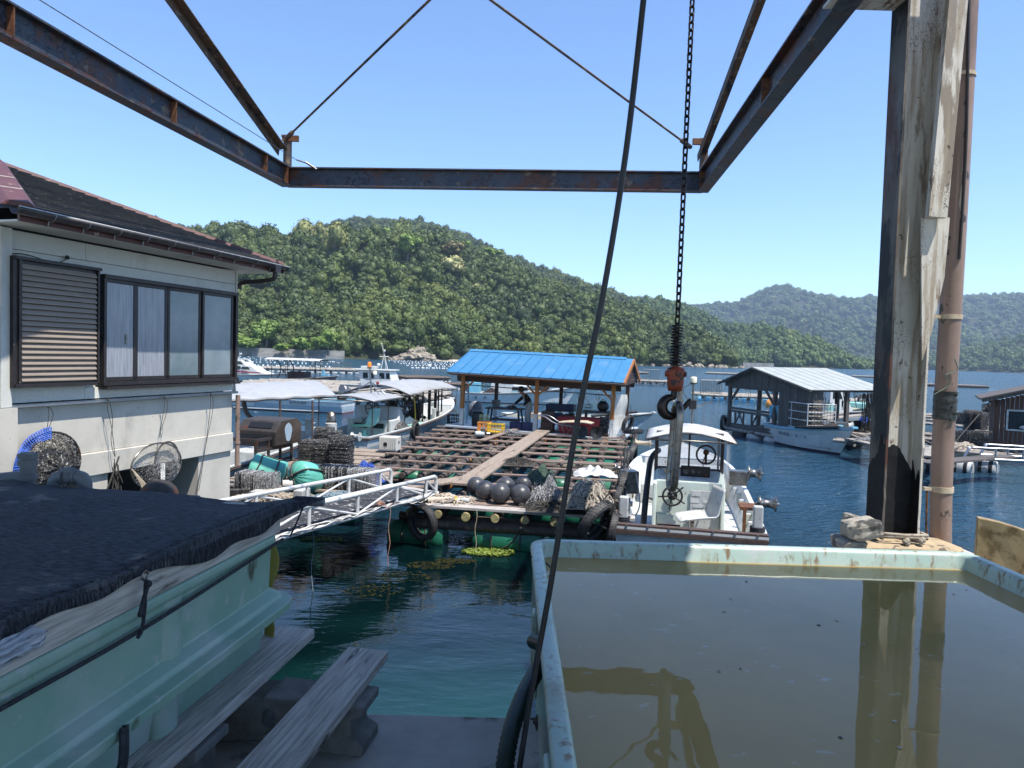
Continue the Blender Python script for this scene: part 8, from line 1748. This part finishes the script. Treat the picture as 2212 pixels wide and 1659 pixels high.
for i, (u, v, n, s, lb) in enumerate(((2098,930,26,1.15,'left tall stack beside the brown cabin'),(2118,932,24,1.15,'second tall stack beside the brown cabin'),(2136,918,30,1.15,'rear stack touching the brown cabin wall'))):
    stack(gz(u, v, .64), n, .032, .2*i, (0,1,2), 'black net frame in the '+lb, 'net frames: '+lb, s)
row(gz(2055,912,.64), 22, .045, .05, (0,1), 'black net frame standing in the row behind the pink pipe', 'net frames standing behind the pink pipe', 1.15)
row(gz(2050,958,.64), 26, .05, .02, (0,1), 'net frame in the dark bundle lying in front of the stacks', 'net frames in the dark bundle by the stacks', 1.1)
row(gz(1868,902,.64), 9, .05, .3, (0,1), 'net frame leaning in the row left of the cream post', 'net frames left of the cream post', 1.0)
heap('net_heap', 'pile of dark wire baskets and nets on the jetty left of the cream post', 'net heap', V3(gz(1850,928)), .9, .8, .28, 'rope', 260, .012, 71)
heap('net_heap', 'blue net bundle on the jetty next to the cream post', 'net heap', V3(gz(1868,920)), .35, .3, .25, 'netb', 90, .012, 72)
heap('shell_debris', 'pale rope and shell litter at the end of the silver railing', 'debris', V3(gz(2080,968)), .45, .5, .12, 'beige', 150, .012, 73)
heap('net_heap', 'dark flattened net at the jetty edge below the blue-trimmed boat bow', 'net heap', V3(gz(1880,955)), .6, .5, .12, 'netw', 150, .01, 74)
t = thing('winch', 'grey winch box with a white drum on the jetty by the boat bow', 'winch', gz(1812,932,.66)); c = V3(t.location); mb = MB(); mb.box(c+V3((0,0,.2)), (.5,.35,.32)); part('box', mb, M['steel'], t, bevel=.02)
mb = MB(); mb.lathe([(.16,-.1),(.1,-.05),(.1,.05),(.16,.1)], 14, c+V3((.38,0,.22)), RYp); part('drum', mb, M['white2'], t)
mb = MB(); mb.ball(P(2047,890,22.5), .13, 10, 7); solo('red_float', mb, M['redp'], 'small red float peeking out right of the pink pipe', 'float')
for k, (a, b, r, lb) in enumerate(((P(1840,945,24.2)+V3((0,0,0)), gz(1885,955), .015, 'mooring rope from the blue-trimmed boat bow to the jetty'), (P(1262,1100,10.6), P(1335,1148,10.5), .012, 'thin rope from the raft corner to the white workboat'), (P(1125,1140,10.9), P(1082,1186,11.2), .016, 'dark twisted rope slanting down into the lime seaweed'))):
    mb = MB(); mb.tube(sag(a, b, .08, 10, .01), r, 6); solo('mooring_rope', mb, M['rope'], lb, 'rope')
# thin poles on the far shore
for k, u in enumerate((1648,1700,1745,1775)):
    p = V3((*X_(u, 636), 1)); mb = MB(); mb.tube([p, p+V3((0,0,14))], .18, 5); mb.box(p+V3((0,0,13)), (2,.2,.2)); solo('utility_pole', mb, M['trunk'], ('thin utility pole, leftmost on the far shore', 'second utility pole on the far shore', 'third utility pole on the far shore', 'utility pole nearest the right end of the far shore')[k], 'pole')
